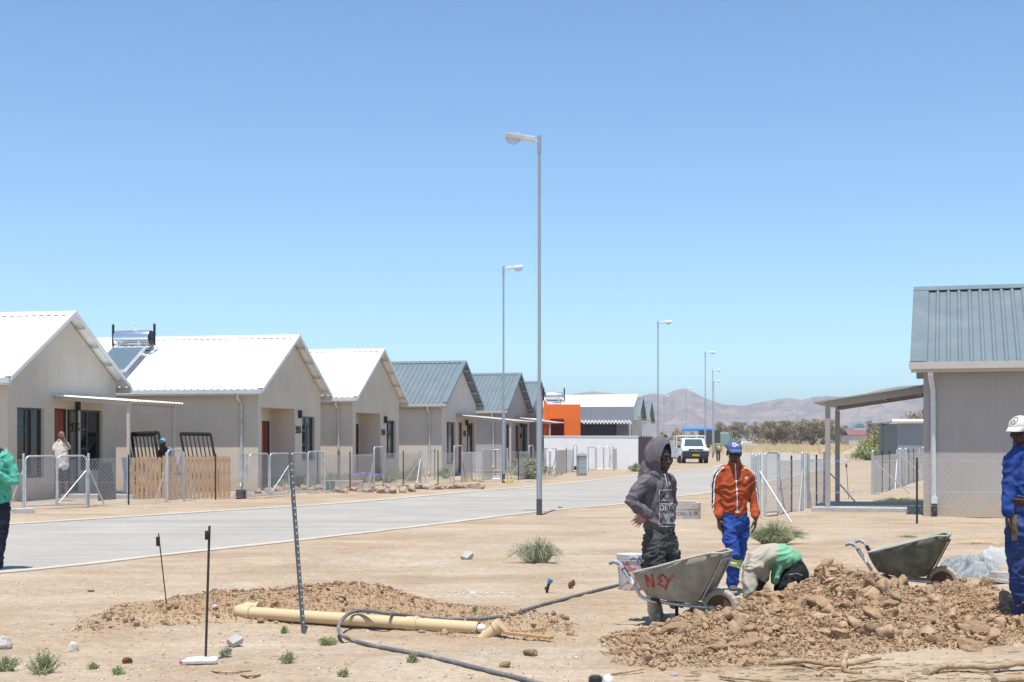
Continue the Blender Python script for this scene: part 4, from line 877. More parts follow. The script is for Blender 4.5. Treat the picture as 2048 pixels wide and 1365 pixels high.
# ------------------------------------------------------------------ vegetation
M['leafolive'] = mat('acacia_leaf', (.26, .215, .125), .9, .35, .8, col2=(.33, .25, .165), mixs=.5, spec=.1)
M['leafgreen'] = mat('fresh_leaf', (.25, .31, .12), .85, .3, 3, col2=(.33, .35, .17), mixs=2, spec=.15)
M['leafgrey'] = mat('greygreen_leaf', (.28, .31, .19), .9, .25, 4, col2=(.38, .38, .26), mixs=3, spec=.1)
M['leafyellow'] = mat('yellowgreen_leaf', (.27, .26, .10), .9, .3, 1.5, col2=(.33, .30, .13), mixs=1, spec=.1)
M['drygrass'] = mat('dry_grass', (.68, .52, .27), .95, .2, .6, col2=(.72, .58, .34), mixs=.3, spec=.05)
M['twig'] = mat('twig', (.15, .11, .075), .95, .2, 6, spec=.05)
M['flower'] = mat('violet_petal', (.28, .16, .55), .8, .15, 10); M['redf'] = mat('red_petal', (.55, .04, .06), .7, .15, 10); M['yelf'] = mat('yellow_petal', (.62, .45, .05), .7, .15, 10); M['pinkf'] = mat('pink_petal', (.6, .12, .22), .7, .15, 10)
def leafs(mb, centers, size, rs, n=1):
    vs = []; fs = []
    for c in centers:
        a = Vector((rs.gauss(0, 1), rs.gauss(0, 1), rs.gauss(0, 1))).normalized(); b = a.cross(Vector((rs.gauss(0, 1), rs.gauss(0, 1), rs.gauss(0, 1)))).normalized(); s = size * rs.uniform(.6, 1.3)
        o = len(vs); vs += [c - a * s, c + b * s * .45, c + a * s, c - b * s * .45]; fs.append((o, o + 1, o + 2, o + 3))
    mb.add(vs, fs)
def make_tree(name, label, seed, Ht=4.8, Rw=2.4, nleaf=2600, leaf=.17, group=None, cat='tree', bare=.0, lm='leafolive', flat=.5, stems=5):
    rs = random.Random(seed); root = thing(name, label, cat, (0, 0, 0), 0, group); tm = MB(); tips = []
    for i in range(stems):
        az = i * 6.283 / stems + rs.uniform(-.4, .4); sp = rs.uniform(.25, .6) * Rw; p = Vector((rs.uniform(-.2, .2), rs.uniform(-.2, .2), -.1)); path = [p.copy()]; top = Vector((math.cos(az) * sp, math.sin(az) * sp, Ht * rs.uniform(.5, .7)))
        for k in range(1, 5): t = k / 4; path.append(p.lerp(top, t) + Vector((rs.uniform(-.1, .1), rs.uniform(-.1, .1), 0)) * Rw * .2)
        tm.tube(path, [.10, .085, .07, .05, .035], 6)
        for j in range(9):
            s = path[rs.choice([2, 3, 4])]; e = s + Vector((math.cos(az + rs.uniform(-1.2, 1.2)) * Rw * rs.uniform(.2, .65), math.sin(az + rs.uniform(-1.2, 1.2)) * Rw * rs.uniform(.2, .65), Ht * rs.uniform(.05, .38))); mid = s.lerp(e, .5) + Vector((0, 0, .12)); tm.tube([s, mid, e], [.03, .02, .008], 4, cap=False); tips.append(e); tips.append(mid.lerp(e, .5))
            for q in range(3): e2 = e + Vector((rs.gauss(0, .3), rs.gauss(0, .3), rs.uniform(-.15, .35))) * Rw * .3; tm.tube([mid.lerp(e, .6), e2], [.012, .005], 3, cap=False); tips.append(e2)
    obj('trunk', tm, M['twig'], root); cm = MB(); cs = []
    lumps = [(t, Rw * rs.uniform(.10, .24)) for t in tips if rs.random() > .15]
    for _ in range(nleaf):
        t, r = rs.choice(lumps); q = Vector((rs.gauss(0, 1), rs.gauss(0, 1), rs.gauss(0, .7))) * r * .75 + t
        q.z = min(q.z, Ht * rs.uniform(.93, 1.02)); 
        if q.z > .4: cs.append(q)
    leafs(cm, cs, leaf, rs); obj('crown', cm, M[lm], root, fix=False); return root
TG = 'acacia trees beyond the road bend'
prot = [make_tree('acacia_tree', 'x', 11 + i, nleaf=3600, group=TG, stems=5 + i % 3) for i in range(4)]
trees = [(1462, 893, 843, 1.15, 'bushy acacia tree directly above the blue cap of the walking man'), (1500, 889, 850, .9, 'small acacia tree right of the blue cap, before the mountain'), (1524, 891, 845, 1.0, 'leafy acacia tree third from the left in the line beyond the road'),
         (1549, 900, 843, .95, 'acacia with several bare dark stems at the edge of the dry grass'), (1567, 897, 849, .8, 'narrow dark-stemmed acacia left of the big clump'), (1596, 896, 843, 1.1, 'wide acacia forming the left half of the big clump'),
         (1625, 898, 840, 1.1, 'wide acacia forming the right half of the big clump, tallest of it'), (1647, 896, 843, .9, 'acacia tree seen just left of the porch post of the near right house'), (1672, 893, 851, 1.0, 'acacia tree seen between the two posts of the right porch'), (1698, 890, 858, .9, 'low acacia right of the dark porch post'),
         (1756, 892, 843, 1.0, 'green-brown acacia beside the pale green tank structure'), (1735, 889, 852, .9, 'acacia just right of the red roof'), (1438, 889, 868, .8, 'small acacia behind the walking person on the road'), (1848, 905, 815, .9, 'thin acacia showing beside the wall corner of the right house')]
for i, (px, by, ty, sx_, lab) in enumerate(trees):
    d = gd(by); h = (by - ty) / F * d; s = h / 4.8; src = prot[i % 4]; loc = ((px - CX) / F * d, d, 0)
    if i < 4: r = src; r.location = loc; r['label'] = lab; r.scale = (s * sx_, s * sx_, s); r.rotation_euler = (0, 0, i * 1.3)
    else: copy_tree(src, loc, i * 1.3, lab, (s * sx_, s * sx_, s))
# distant bush belt
rs = random.Random(3); mb = MB(); cs = []
for i in range(20000):
    px = rs.uniform(1290, 1900); d = rs.uniform(330, 460); hmx = 2.4 + 1.3 * math.sin(px * .05) * math.sin(px * .017 + 1) + 1.2 * math.sin(px * .21)
    cs.append(Vector(((px - CX) / F * d, d, rs.random() ** .8 * max(hmx, 1.2))))
leafs(mb, cs, .42, rs); obj('far_bushes', mb, M['leafolive'], None, fix=False, kind='stuff')
# dry grass field
mb = MB(); vs = []; fs = []
for i in range(30000):
    px = rs.uniform(1395, 1745); d = rs.uniform(175, 330) if px < 1640 else rs.uniform(160, 300); k = vn(np.array([[px * .03, d * .05, 0]]), 5)[0]
    if k < .35: continue
    x = (px - CX) / F * d; h = rs.uniform(.35, .95) * (.5 + k); o = len(vs); l_ = rs.uniform(-.15, .15); w_ = rs.uniform(.05, .12)
    vs += [Vector((x - w_, d, 0)), Vector((x + w_, d, 0)), Vector((x + l_, d + rs.uniform(-.1, .1), h))]; fs.append((o, o + 1, o + 2))
mb.add(vs, fs); obj('dry_grass', mb, M['drygrass'], None, fix=False, kind='stuff')
def shrub(name, label, p, W, H, n, lm, seed, lsize=.012, blade=False, cat='shrub', group=None, droop=.3, nleaf=16, parts=True, D=None):
    rs = random.Random(seed); root = thing(name, label, cat, p, 0, group); tm = MB(); cm = MB(); cs = []
    for i in range(n):
        az = rs.uniform(0, 6.283); rr = rs.random() ** .6; e = Vector((math.cos(az) * W * .5 * rr * (1 + .35 * math.sin(az * 3 + seed)), math.sin(az) * (D or W) * .5 * rr, H * rs.uniform(.45, 1.0) * math.sqrt(max(0, 1 - rr * rr * .75)))); b = Vector((e.x * .25, e.y * .25, -.02)); mid = b.lerp(e, .55) + Vector((0, 0, H * droop * .4))
        e.z = max(e.z - droop * H * rr * .5, .01); r0 = .004 if not blade else .0035
        tm.tube([b, mid, e], [r0 * .9, r0 * .7, r0 * .3], 3, cap=False)
        for k in range(nleaf): t = rs.uniform(.2, 1); q = (b.lerp(mid, t * 2) if t < .5 else mid.lerp(e, t * 2 - 1)); cs.append(q + Vector((rs.gauss(0, 1), rs.gauss(0, 1), rs.gauss(0, 1))) * lsize * 1.2)
    leafs(cm, cs, lsize, rs)
    obj('stems', tm, M['leafgrey'] if lm != 'leafolive' else M['twig'], root, fix=False); obj('leaves', cm, M[lm], root, fix=False); return root
def grasstuft(name, label, p, W, H, n, lm, seed, D=None, w_=.004, cat='grass tuft', group=None):
    rs = random.Random(seed); vs = []; fs = []
    for i in range(n):
        az = rs.uniform(0, 6.283); rr = rs.random() ** .7; b = Vector((math.cos(az) * W * .4 * rr, math.sin(az) * (D or W) * .4 * rr, -.01)); h = H * rs.uniform(.4, 1) * (1 - .5 * rr * rr); l_ = Vector((math.cos(az) * W * .13 + rs.gauss(0, W * .04), math.sin(az) * W * .1 + rs.gauss(0, W * .03), 0)); sd = Vector((rs.gauss(0, 1), rs.gauss(0, 1), 0)).normalized() * w_
        o = len(vs); m_ = b + l_ * .35 + Vector((0, 0, h * .6)); vs += [b - sd, b + sd, m_ - sd * .8, m_ + sd * .8, b + l_ + Vector((0, 0, h))]; fs += [(o, o + 1, o + 3, o + 2), (o + 2, o + 3, o + 4)]
    mb = MB(); mb.add(vs, fs); ob = obj(name, mb, M[lm], None, fix=False); ob.location = p; tag(ob, label, cat, group); return ob
def at(px, py, dz=0): g = G(px, py); g.z = Hg(g.x, g.y) + dz; return g
shrub('shrub', 'wispy grey-green shrub on the sand near the foot of the tallest lamp', at(1078, 1124), .80, .42, 330, 'leafgrey', 5, .011, nleaf=8, D=.6, droop=.5)
shrub('shrub', 'bright green feathery bush behind the bending man, by the gate posts', at(1548, 1089), 1.08, .44, 560, 'leafgreen', 6, .009, nleaf=10, D=.6, droop=.35)
grasstuft('grass_patch', 'thin low green grass patch on the sand above the green wheelbarrow', at(1815, 1076), .42, .07, 300, 'leafgreen', 7, .2)
grasstuft('grass_patch', 'faded green grass patch behind the fence of the right house', at(1800, 1004), 1.6, .16, 900, 'leafgrey', 8, 1.2, .01)
grasstuft('grass_patch', 'yellow dry grass patch between wheelbarrow and right wall', at(1955, 1088), .8, .05, 500, 'drygrass', 9, .6)
shrub('shrub', 'large yellow-green shrub beside the sand bank and dark shack on the right', at(1770, 917), 5.2, 3.0, 420, 'leafyellow', 10, .13, nleaf=16)
shrub('shrub', 'green shrub low in front of the yellow-green one on the right', at(1745, 921), 3.4, 1.2, 260, 'leafgreen', 12, .1, nleaf=14)
shrub('shrub', 'grey-green shrub in the yard between the two nearest lamps', at(1058, 958), 2.3, 1.1, 260, 'leafgrey', 13, .045)
shrub('shrub', 'small grey weed on the verge below the brown fence', at(1272, 944), 1.0, .5, 160, 'leafgrey', 14, .03)
for i, (px, py, wd, ht, lab) in enumerate([(10, 1338, .26, .13, 'small green weed at the lower left picture edge'), (88, 1345, .30, .20, 'largest of the small green weeds at the lower left, leaning right'), (186, 1335, .08, .06, 'tiny weed right of the largest lower-left weed'), (236, 1350, .10, .07, 'tiny weed below the dark stone at lower left'), (575, 1325, .12, .11, 'small green weed below the tilted grey brick'), (688, 1352, .08, .07, 'tiny weed below the start of the hose'), (452, 1310, .10, .10, 'thin pale weed beside the white bottle'), (568, 1262, .07, .08, 'tiny weed left of the foot of the leaning steel post'), (655, 1286, .16, .08, 'green weed between leaning post and hose loop'), (824, 1328, .09, .08, 'tiny weed below the middle of the hose'), (950, 1228, .05, .07, 'tiny weed between the pipe and the rear hose'), (1120, 1018, .1, .1, 'dry sprig right of the foot of the tallest lamp')]):
    shrub('weed', lab, at(px, py), wd, ht, int(26 + wd * 260), 'leafgreen' if i not in (6, 11) else 'leafgrey', 30 + i, .0075, cat='weed', nleaf=10, droop=.15)
# garden at the third house
for i, (px, py, wd, ht, lm) in enumerate([(700, 966, 1.3, .55, 'leafgreen'), (663, 968, .9, .5, 'leafgrey'), (610, 975, .9, .5, 'leafgreen'), (560, 980, .7, .4, 'leafgrey'), (738, 965, 1.4, .4, 'leafgrey'), (775, 966, .8, .5, 'leafgreen'), (820, 962, 1.2, .7, 'leafgrey'), (832, 960, .6, .9, 'leafgreen'), (892, 958, .7, .6, 'leafgreen')]):
    shrub('garden_plant', ['leafy green garden plant over the concrete planter', 'grey-green plant behind the gate end post of the second house', 'green plant seen through the second gate of the second house', 'low plant behind the first open gate leaf of the second house', 'lavender-like plant with violet flowers at the recessed porch', 'green plant left of the braced post', 'grey bushy plant at the wall behind the braced post', 'tall thin plant at the wall behind the braced post', 'green plant at the corner of the pale house'][i], at(px, py), wd, ht, 120, lm, 60 + i, .03, cat='plant')
def flowers(label, px, py, wd, ht, m, n, seed, sz=.035):
    rs = random.Random(seed); mb = MB(); cs = [Vector((rs.gauss(0, wd * .3), rs.gauss(0, .15), ht * rs.uniform(.6, 1))) for _ in range(n)]
    r = thing('flower_bunch', label, 'flowers', at(px, py))
    for c in cs: mb.ell(c, (sz, sz, sz * .6), nu=6, nv=4)
    obj('blossom', mb, M[m], r, kind='stuff'); mb = MB()
    for c in cs[::3]: mb.tube([(c.x, c.y, -.02), c], .004, 3)
    obj('stem', mb, M['leafgreen'], r, kind='stuff')
flowers('violet flowers in front of the recessed porch of the third house', 718, 968, 1.0, .42, 'flower', 70, 1); flowers('violet flowers right of the first violet clump, by the arched gate', 752, 967, .7, .34, 'flower', 50, 2)
flowers('red plastic flower bunch behind the garden rocks', 710, 979, .18, .22, 'redf', 14, 3); flowers('pink flower bunch left of the red one', 697, 980, .15, .18, 'pinkf', 10, 4); flowers('yellow flower bunch by the fence standard', 690, 984, .16, .2, 'yelf', 12, 5); flowers('yellow flowers right of the garden rocks', 956, 966, .7, .14, 'yelf', 26, 6); flowers('yellow flowers near the foot of the second lamp', 1018, 968, .6, .14, 'yelf', 20, 7)
m = MB(); m.bb(-.7, .7, -.15, .15, 0, .28); o = obj('planter', m, M['concrete']); o.location = at(685, 977); tag(o, 'low concrete planter under the leafy plant in the garden', 'planter'); bevel(o, .02)
m = MB(); m.tube([(0, 0, 0), (0, 0, .3)], [.12, .16], 14); o = obj('flower_pot', m, mat('green_plastic', (.05, .2, .16), .5)); o.location = at(661, 981); tag(o, 'green plastic pot beside the gate end post', 'pot')
m = MB(); m.bb(-.13, .13, -.1, .1, 0, .26); o = obj('meter_tub', m, M['dark']); o.location = at(482, 997.5); tag(o, 'small dark tub standing left of the second house gates', 'tub'); bevel(o, .02)
m = MB(); m.bb(-.12, .12, -.1, .1, 0, .3); o = obj('meter_tub', m, M['dark']); o.location = at(1149, 944.5); tag(o, 'small dark tub at the arched gate left of the grey cabinet', 'tub'); bevel(o, .02)
# rocks
def rock_mesh(seed, sub=2, rough=.35, flat=.7, npl=9, pl=(.55, .9)):
    bm = bmesh.new(); bmesh.ops.create_icosphere(bm, subdivisions=sub, radius=1); co = np.array([v.co[:] for v in bm.verts]); rs = random.Random(seed)
    # chip with random planes for angular faces
    for k in range(npl):
        n = Vector((rs.gauss(0, 1), rs.gauss(0, 1), rs.gauss(0, 1))).normalized(); h = rs.uniform(*pl); d = co @ np.array(n) - h; co = co - np.outer(np.clip(d, 0, None), np.array(n))
    r = 1 + (fbm(co * 1.6 + seed * 7, 4, seed) - .5) * rough * 2
    co = co * r[:, None] * np.array([1, rs.uniform(.7, .95), flat * rs.uniform(.85, 1.1)])
    for v, c in zip(bm.verts, co): v.co = c
    me = bpy.data.meshes.new('rock'); bm.to_mesh(me); bm.free(); return me
RM = [rock_mesh(i, 3) for i in range(10)]
for me in RM: me.materials.append(M['rock'])
ROCKL = ['rough brown rock under the pink flower bunch in the garden row', 'low rock directly below the yellow flower bunch', 'small rock below the red flower bunch', 'pale small rock just right of the red flowers', 'front rock below the brace of the arched gate post', 'low rock left of the two long front rocks', 'long flat front rock nearest the road in the garden row', 'second long flat front rock, touching the longest one', 'widest flat rock of the garden row, in front', 'right end rock of the flat front group', 'small rock resting behind the right end of the flat group', 'small rock behind the widest flat rock', 'upright brown rock leaning on the braced fence post', 'rounded upright rock right of the braced fence post', 'raised dark rock left of the two close standards', 'small rock in front of the raised dark rock', 'grey low rock right of the raised dark rock', 'small rock left of the gap before the biggest rock', 'small rock touching the left side of the biggest rock', 'biggest speckled rock of the garden row, below the arched gate', 'small rock just right of the biggest rock', 'second biggest rock near the right end of the row', 'last small rock at the right end of the garden row', 'small rock behind the gate brace above the front rocks', 'small rock behind the long flat front rocks', 'small rock behind the grey low rock', 'rock at the foot of the raised dark rock, set back', 'rock at the foot of the downpipe of the second house', 'wide rock behind the first gate leaf of the second house', 'large pale rock behind the second gate of the second house', 'rock behind the middle of the second house gates', 'small rock behind the perforated steel post top', 'rock behind the third gate leaf of the second house', 'rock left of the gate end post of the second house', 'large rock directly behind the last gate leaf of the second house', 'small rock just right of the gate end post']
rrow = [(673, 987, 13), (688, 988, 12), (707, 984, 10), (723, 985, 11), (738, 986, 12), (756, 983, 12), (765, 987, 15), (784, 987, 15), (804, 986, 16), (824, 985, 13), (814, 978, 12), (800, 975, 11), (836, 980, 15), (848, 980, 14), (868, 976, 16), (861, 981, 12), (878, 981, 13), (894, 979, 10), (903, 979, 11), (919, 979, 19), (935, 978, 10), (950, 978, 17), (963, 979, 10), (745, 978, 10), (776, 977, 9), (886, 974, 9), (868, 971, 12), (515, 987, 14), (536, 985, 14), (556, 983, 16), (572, 981, 14), (590, 982, 12), (608, 981, 13), (625, 981, 14), (640, 979, 12), (655, 981, 10)]
for i, (px, py, r) in enumerate(rrow):
    o = bpy.data.objects.new('rock', RM[i % 10]); COL.objects.link(o); g = at(px, py); s = r / F * g.y * .78; o.location = g + Vector((0, s * .5, s * .35)); o.scale = (s * 1.15, s, s); o.rotation_euler = (random.uniform(-.3, .3), random.uniform(-.3, .3), random.uniform(0, 6))
    tag(o, ROCKL[i], 'rock', 'rocks lining the garden edge')
# ------------------------------------------------------------------ far right: shack, tank frame, sand bank, roofs, canopy
def box_thing(name, label, cat, px0, px1, pyt, d, dep, m, z0=0, group=None):
    a = (px0 - CX) / F * d; b = (px1 - CX) / F * d; z = EYE + (HY - pyt) / F * d; root = thing(name, label, cat, ((a + b) / 2, d, 0), 0, group); w_ = (b - a) / 2; return root, w_, z
r, w_, z = box_thing('shack', 'dark corrugated shack with pale overhanging roof at the right, behind the shrub', 'shack', 1795, 1900, 846, 100, 5, None)
n_ = 30
for i in range(n_):
    m = MB(); a = -w_ + 2 * w_ * i / n_; m.bb(a, a + 2 * w_ / n_ * .86, 0, .05, 0, z - .05); m.bb(a + 2 * w_ / n_ * .86, a + 2 * w_ / n_, .02, .05, 0, z - .05); obj('sheet', m, M['greywall2'] if 'greywall2' in M else M['greywall'], r)
m = MB(); m.bb(-w_, w_, .051, 5, 0, z - .1); obj('wall', m, M['frame'], r); m = MB(); m.tube([(-w_ - .5, -.3, z + .1), (w_, -.3, z + .1)], .15, 8); m.bb(-w_ - .5, w_, -.3, 5.2, z + .05, z + .2); obj('roof', m, M['white'], r)
r, w_, z = box_thing('tank_frame', 'pale green metal tank frame standing left of the dark shack', 'tank', 1766, 1794, 850, 104, 3, None); lm_ = mat('pale_green_metal', (.30, .40, .36), .6, .15, 2)
for z0, z1 in ((.2, 1.2), (1.3, 2.2), (2.3, z - .3)):
    m = MB(); m.bb(-w_ + .06, w_ - .06, 0, 1.2, z0, z1 - .04); bevel(obj('tank', m, lm_, r), .05)
m = MB(); 
for xx in (-w_, 0, w_): m.bb(xx - .04, xx + .04, -.08, -.01, 0, z)
for zz in (1.22, 2.24, z - .25): m.bb(-w_, w_, -.1, -.02, zz, zz + .08)
m.bb(-w_ - .1, w_, -.1, 1.2, z - .05, z + .05); obj('frame', m, M['frame'], r)
# sand bank
xs = np.linspace(-5, 5, 60); ys = np.linspace(-6, 6, 40); Yg, Xg = np.meshgrid(ys, xs, indexing='ij'); Zg = 1.35 * np.exp(-(Xg / 2.6) ** 2 - (Yg / 3) ** 2) - .06 + (fbm(np.stack([Xg, Yg, 0 * Xg], -1).reshape(-1, 3) * 1.2, 3, 8).reshape(Xg.shape) - .5) * .25
o = obj('sand_bank', grid_mesh('sand_bank', Xg, Yg, Zg), M['soil2'] if 'soil2' in M else M['sand'], None, smooth=True); o.location = (G(1738, 912).x, gd(912), 0); o['kind'] = 'structure'
r, w_, z = box_thing('far_house', 'distant low building with red roof between the trees', 'house', 1698, 1732, 871, 300, 5, None); m = MB(); m.bb(-w_, w_, 0, 5, 0, z); obj('wall', m, M['plaster2'], r); m = MB(); m.prism([(-w_ - .3, -.3, z), (w_ + .3, -.3, z), (w_ + .3, 2.5, z + 1.1), (-w_ - .3, 2.5, z + 1.1)], (0, 0, .1)); m.prism([(-w_ - .3, 5.3, z), (w_ + .3, 5.3, z), (w_ + .3, 2.51, z + 1.1), (-w_ - .3, 2.51, z + 1.1)], (0, 0, .1)); obj('roof', m, mat('red_roof', (.26, .10, .10), .6), r)
r, w_, z = box_thing('far_house', 'distant building with teal hipped roof above the red roof', 'house', 1708, 1732, 857, 420, 5, None); m = MB(); m.bb(-w_, w_, 0, 6, 0, z); obj('wall', m, M['plaster2'], r); m = MB(); m.prism([(-w_, 0, z), (w_, 0, z), (w_ * .5, 0, z + 1.3), (-w_ * .4, 0, z + 1.3)], (0, 6, 0)); obj('roof', m, mat('teal_roof', (.12, .26, .27), .5), r)
# blue canopy
d = 215; r = thing('canopy', 'light blue flat canopy on thin posts behind the white pickup', 'canopy', ((1397 - CX) / F * d, d, 0)); zt = EYE + (HY - 856) / F * d; m = MB(); m.prism([(-2.4, 0, zt - .25), (2.4, 0, zt - .25), (2.5, 3, zt + .1), (-2.2, 3, zt + .1)], (0, 0, .1)); m.bb(-2.4, 2.4, -.05, .0, zt - .55, zt - .2); obj('roof', m, mat('light_blue_sheet', (.10, .25, .48), .5), r)
for xx in (-2.2, .4, 1.4, 2.2):
    for yy in (.1, 2.8): m = MB(); m.bb(xx - .05, xx + .05, yy - .05, yy + .05, 0, zt - .26); obj('post', m, M['dark'], r)
# low precast wall and dark truck body behind the pickup
d = 135; r = thing('precast_wall', 'long low grey precast wall behind the pickup and the hooded man', 'wall', (0, d, 0)); a = (1299 - CX) / F * d; b = (1348 - CX) / F * d
for i in range(4):
    for k in range(4): x0 = a + (b - a) * i / 4; m = MB(); m.bb(x0 + .05, a + (b - a) * (i + 1) / 4 - .05, 0, .06, k * .42, k * .42 + .40); obj('panel', m, M['concrete'], r)
    m = MB(); m.bb(x0 - .06, x0 + .06, -.04, .1, 0, 1.75); obj('post', m, M['concrete'], r)
d = 190; r = thing('parked_truck', 'dark parked truck half hidden behind the lamp posts near the canopy', 'truck', ((1425 - CX) / F * d, d, 0)); m = MB(); m.bb(-1.6, 1.0, 0, 2.2, 1.0, 3.0); obj('cargo_body', m, mat('dark_truck', (.07, .07, .06), .6), r); m = MB(); m.bb(1.02, 2.3, 0, 2.2, .6, 2.7); bevel(obj('cab', m, mat('pale_green_paint', (.25, .33, .29), .5), r), .15)
for xx in (-1.1, -.2, 1.7): m = MB(); m.tube([(xx, -.1, .5), (xx, .25, .5)], .5, 14); obj('wheel', m, M['black'], r)
d = 250; r = None
for i, (px, c_) in enumerate([(1470, 'frame'), (1480, 'white'), (1489, 'frame'), (1497, 'white')]):
    r = thing('parked_car', ['dark parked car far beyond the road, left of four', 'pale parked car far beyond the road, second from left of four', 'dark parked car far beyond the road, third from left of four', 'pale parked car far beyond the road, rightmost of four'][i], 'car', ((px - CX) / F * d, d, 0), .4); m = MB(); m.prism([(-2, 0, .35), (2, 0, .35), (2, 0, .85), (1.1, 0, .95), (.6, 0, 1.4), (-1.1, 0, 1.45), (-1.6, 0, .95), (-2, 0, .9)], (0, 1.6, 0)); bevel(obj('body', m, M[c_], r), .1)
    for xx in (-1.3, 1.3): m = MB(); m.tube([(xx, -.02, .32), (xx, .2, .32)], .32, 12); obj('wheel', m, M['black'], r)
# utility cabinets
def cabinet(label, px, py, wpx, hpx):
    g = at(px, py); s = F / g.y; W_ = wpx / s; H_ = hpx / s; r = thing('utility_cabinet', label, 'utility cabinet', g, .3); cm_ = mat('cabinet_grey_green', (.33, .38, .39), .5, .05, 4)
    m = MB(); m.bb(-W_ / 2, W_ / 2, 0, W_ * .8, -.05, H_ * .86); bevel(obj('body', m, cm_, r), .01); m = MB(); m.prism([(-W_ * .56, -.04, H_ * .862), (W_ * .56, -.04, H_ * .862), (W_ * .5, -.02, H_ * .93), (0, 0, H_), (-W_ * .5, -.02, H_ * .93)], (0, W_ * .9, 0)); obj('lid', m, cm_, r)
    m = MB(); m.bb(-W_ * .4, W_ * .4, -.012, -.001, H_ * .08, H_ * .62); do_ = obj('door', m, cm_, r); m = MB(); m.bb(-W_ * .4, W_ * .4, -.01, -.001, H_ * .70, H_ * .83); obj('louvre', m, M['concrete'], r)
    m = MB()
    for xx in (-.22, .22):
        for zz in (.15, .4, .58): m.bb(xx * W_ - .03, xx * W_ + .03, -.03, -.013, H_ * zz, H_ * zz + .02)
    obj('latch', m, M['galvpale'], do_)
cabinet('grey-green utility cabinet on the verge in front of the white wall', 1165.5, 952, 17, 47); cabinet('small far utility cabinet at the edge of the dry grass', 1506.5, 899, 6, 17)
# concrete manhole ring
g = at(1352, 1038); r = thing('manhole_ring', 'pale concrete manhole ring with stamped lettering, behind the hooded man', 'concrete ring', (g.x, g.y + .5, g.z)); R1 = .58; m = MB()
prof = [(R1, -.05), (R1, .335), (R1 - .075, .335), (R1 - .075, -.05)]; n_ = 48; vs = []; fs = []
for i in range(n_):
    a = 2 * math.pi * i / n_; vs += [(math.cos(a) * q, math.sin(a) * q, z_) for q, z_ in prof]
for i in range(n_):
    for k in range(4): a = i * 4; b = ((i + 1) % n_) * 4; fs.append((a + k, b + k, b + (k + 1) % 4, a + (k + 1) % 4))
m.add(vs, fs); auto(obj('ring', m, M['rockgrey'], r), 40)
me = text_mesh('DOL  X  938', .10, .004, .002); arr = [(v.co.x, v.co.y) for v in me.vertices]
for v in me.vertices: a = -math.pi / 2 + .50 + v.co.x / R1; zz = v.co.y + .12; off = R1 + .001 + v.co.z; v.co = (math.cos(a) * off, math.sin(a) * off, zz)
obj('lettering', me, M['letter'] if 'letter' in M else mat('letter_grey', (.16, .15, .14), .8), r)
m = MB(); 
for i in range(48):
    a = 2 * math.pi * i / 48; b = 2 * math.pi * (i + 1) / 48; m.add([(math.cos(q) * (R1 + o_), math.sin(q) * (R1 + o_), z_) for q in (a, b) for o_, z_ in ((.0005, .2), (.004, .206), (.0005, .212))], [(0, 1, 4, 3), (1, 2, 5, 4)])
obj('groove', m, mat('letter_grey', (.16, .15, .14), .8), r)

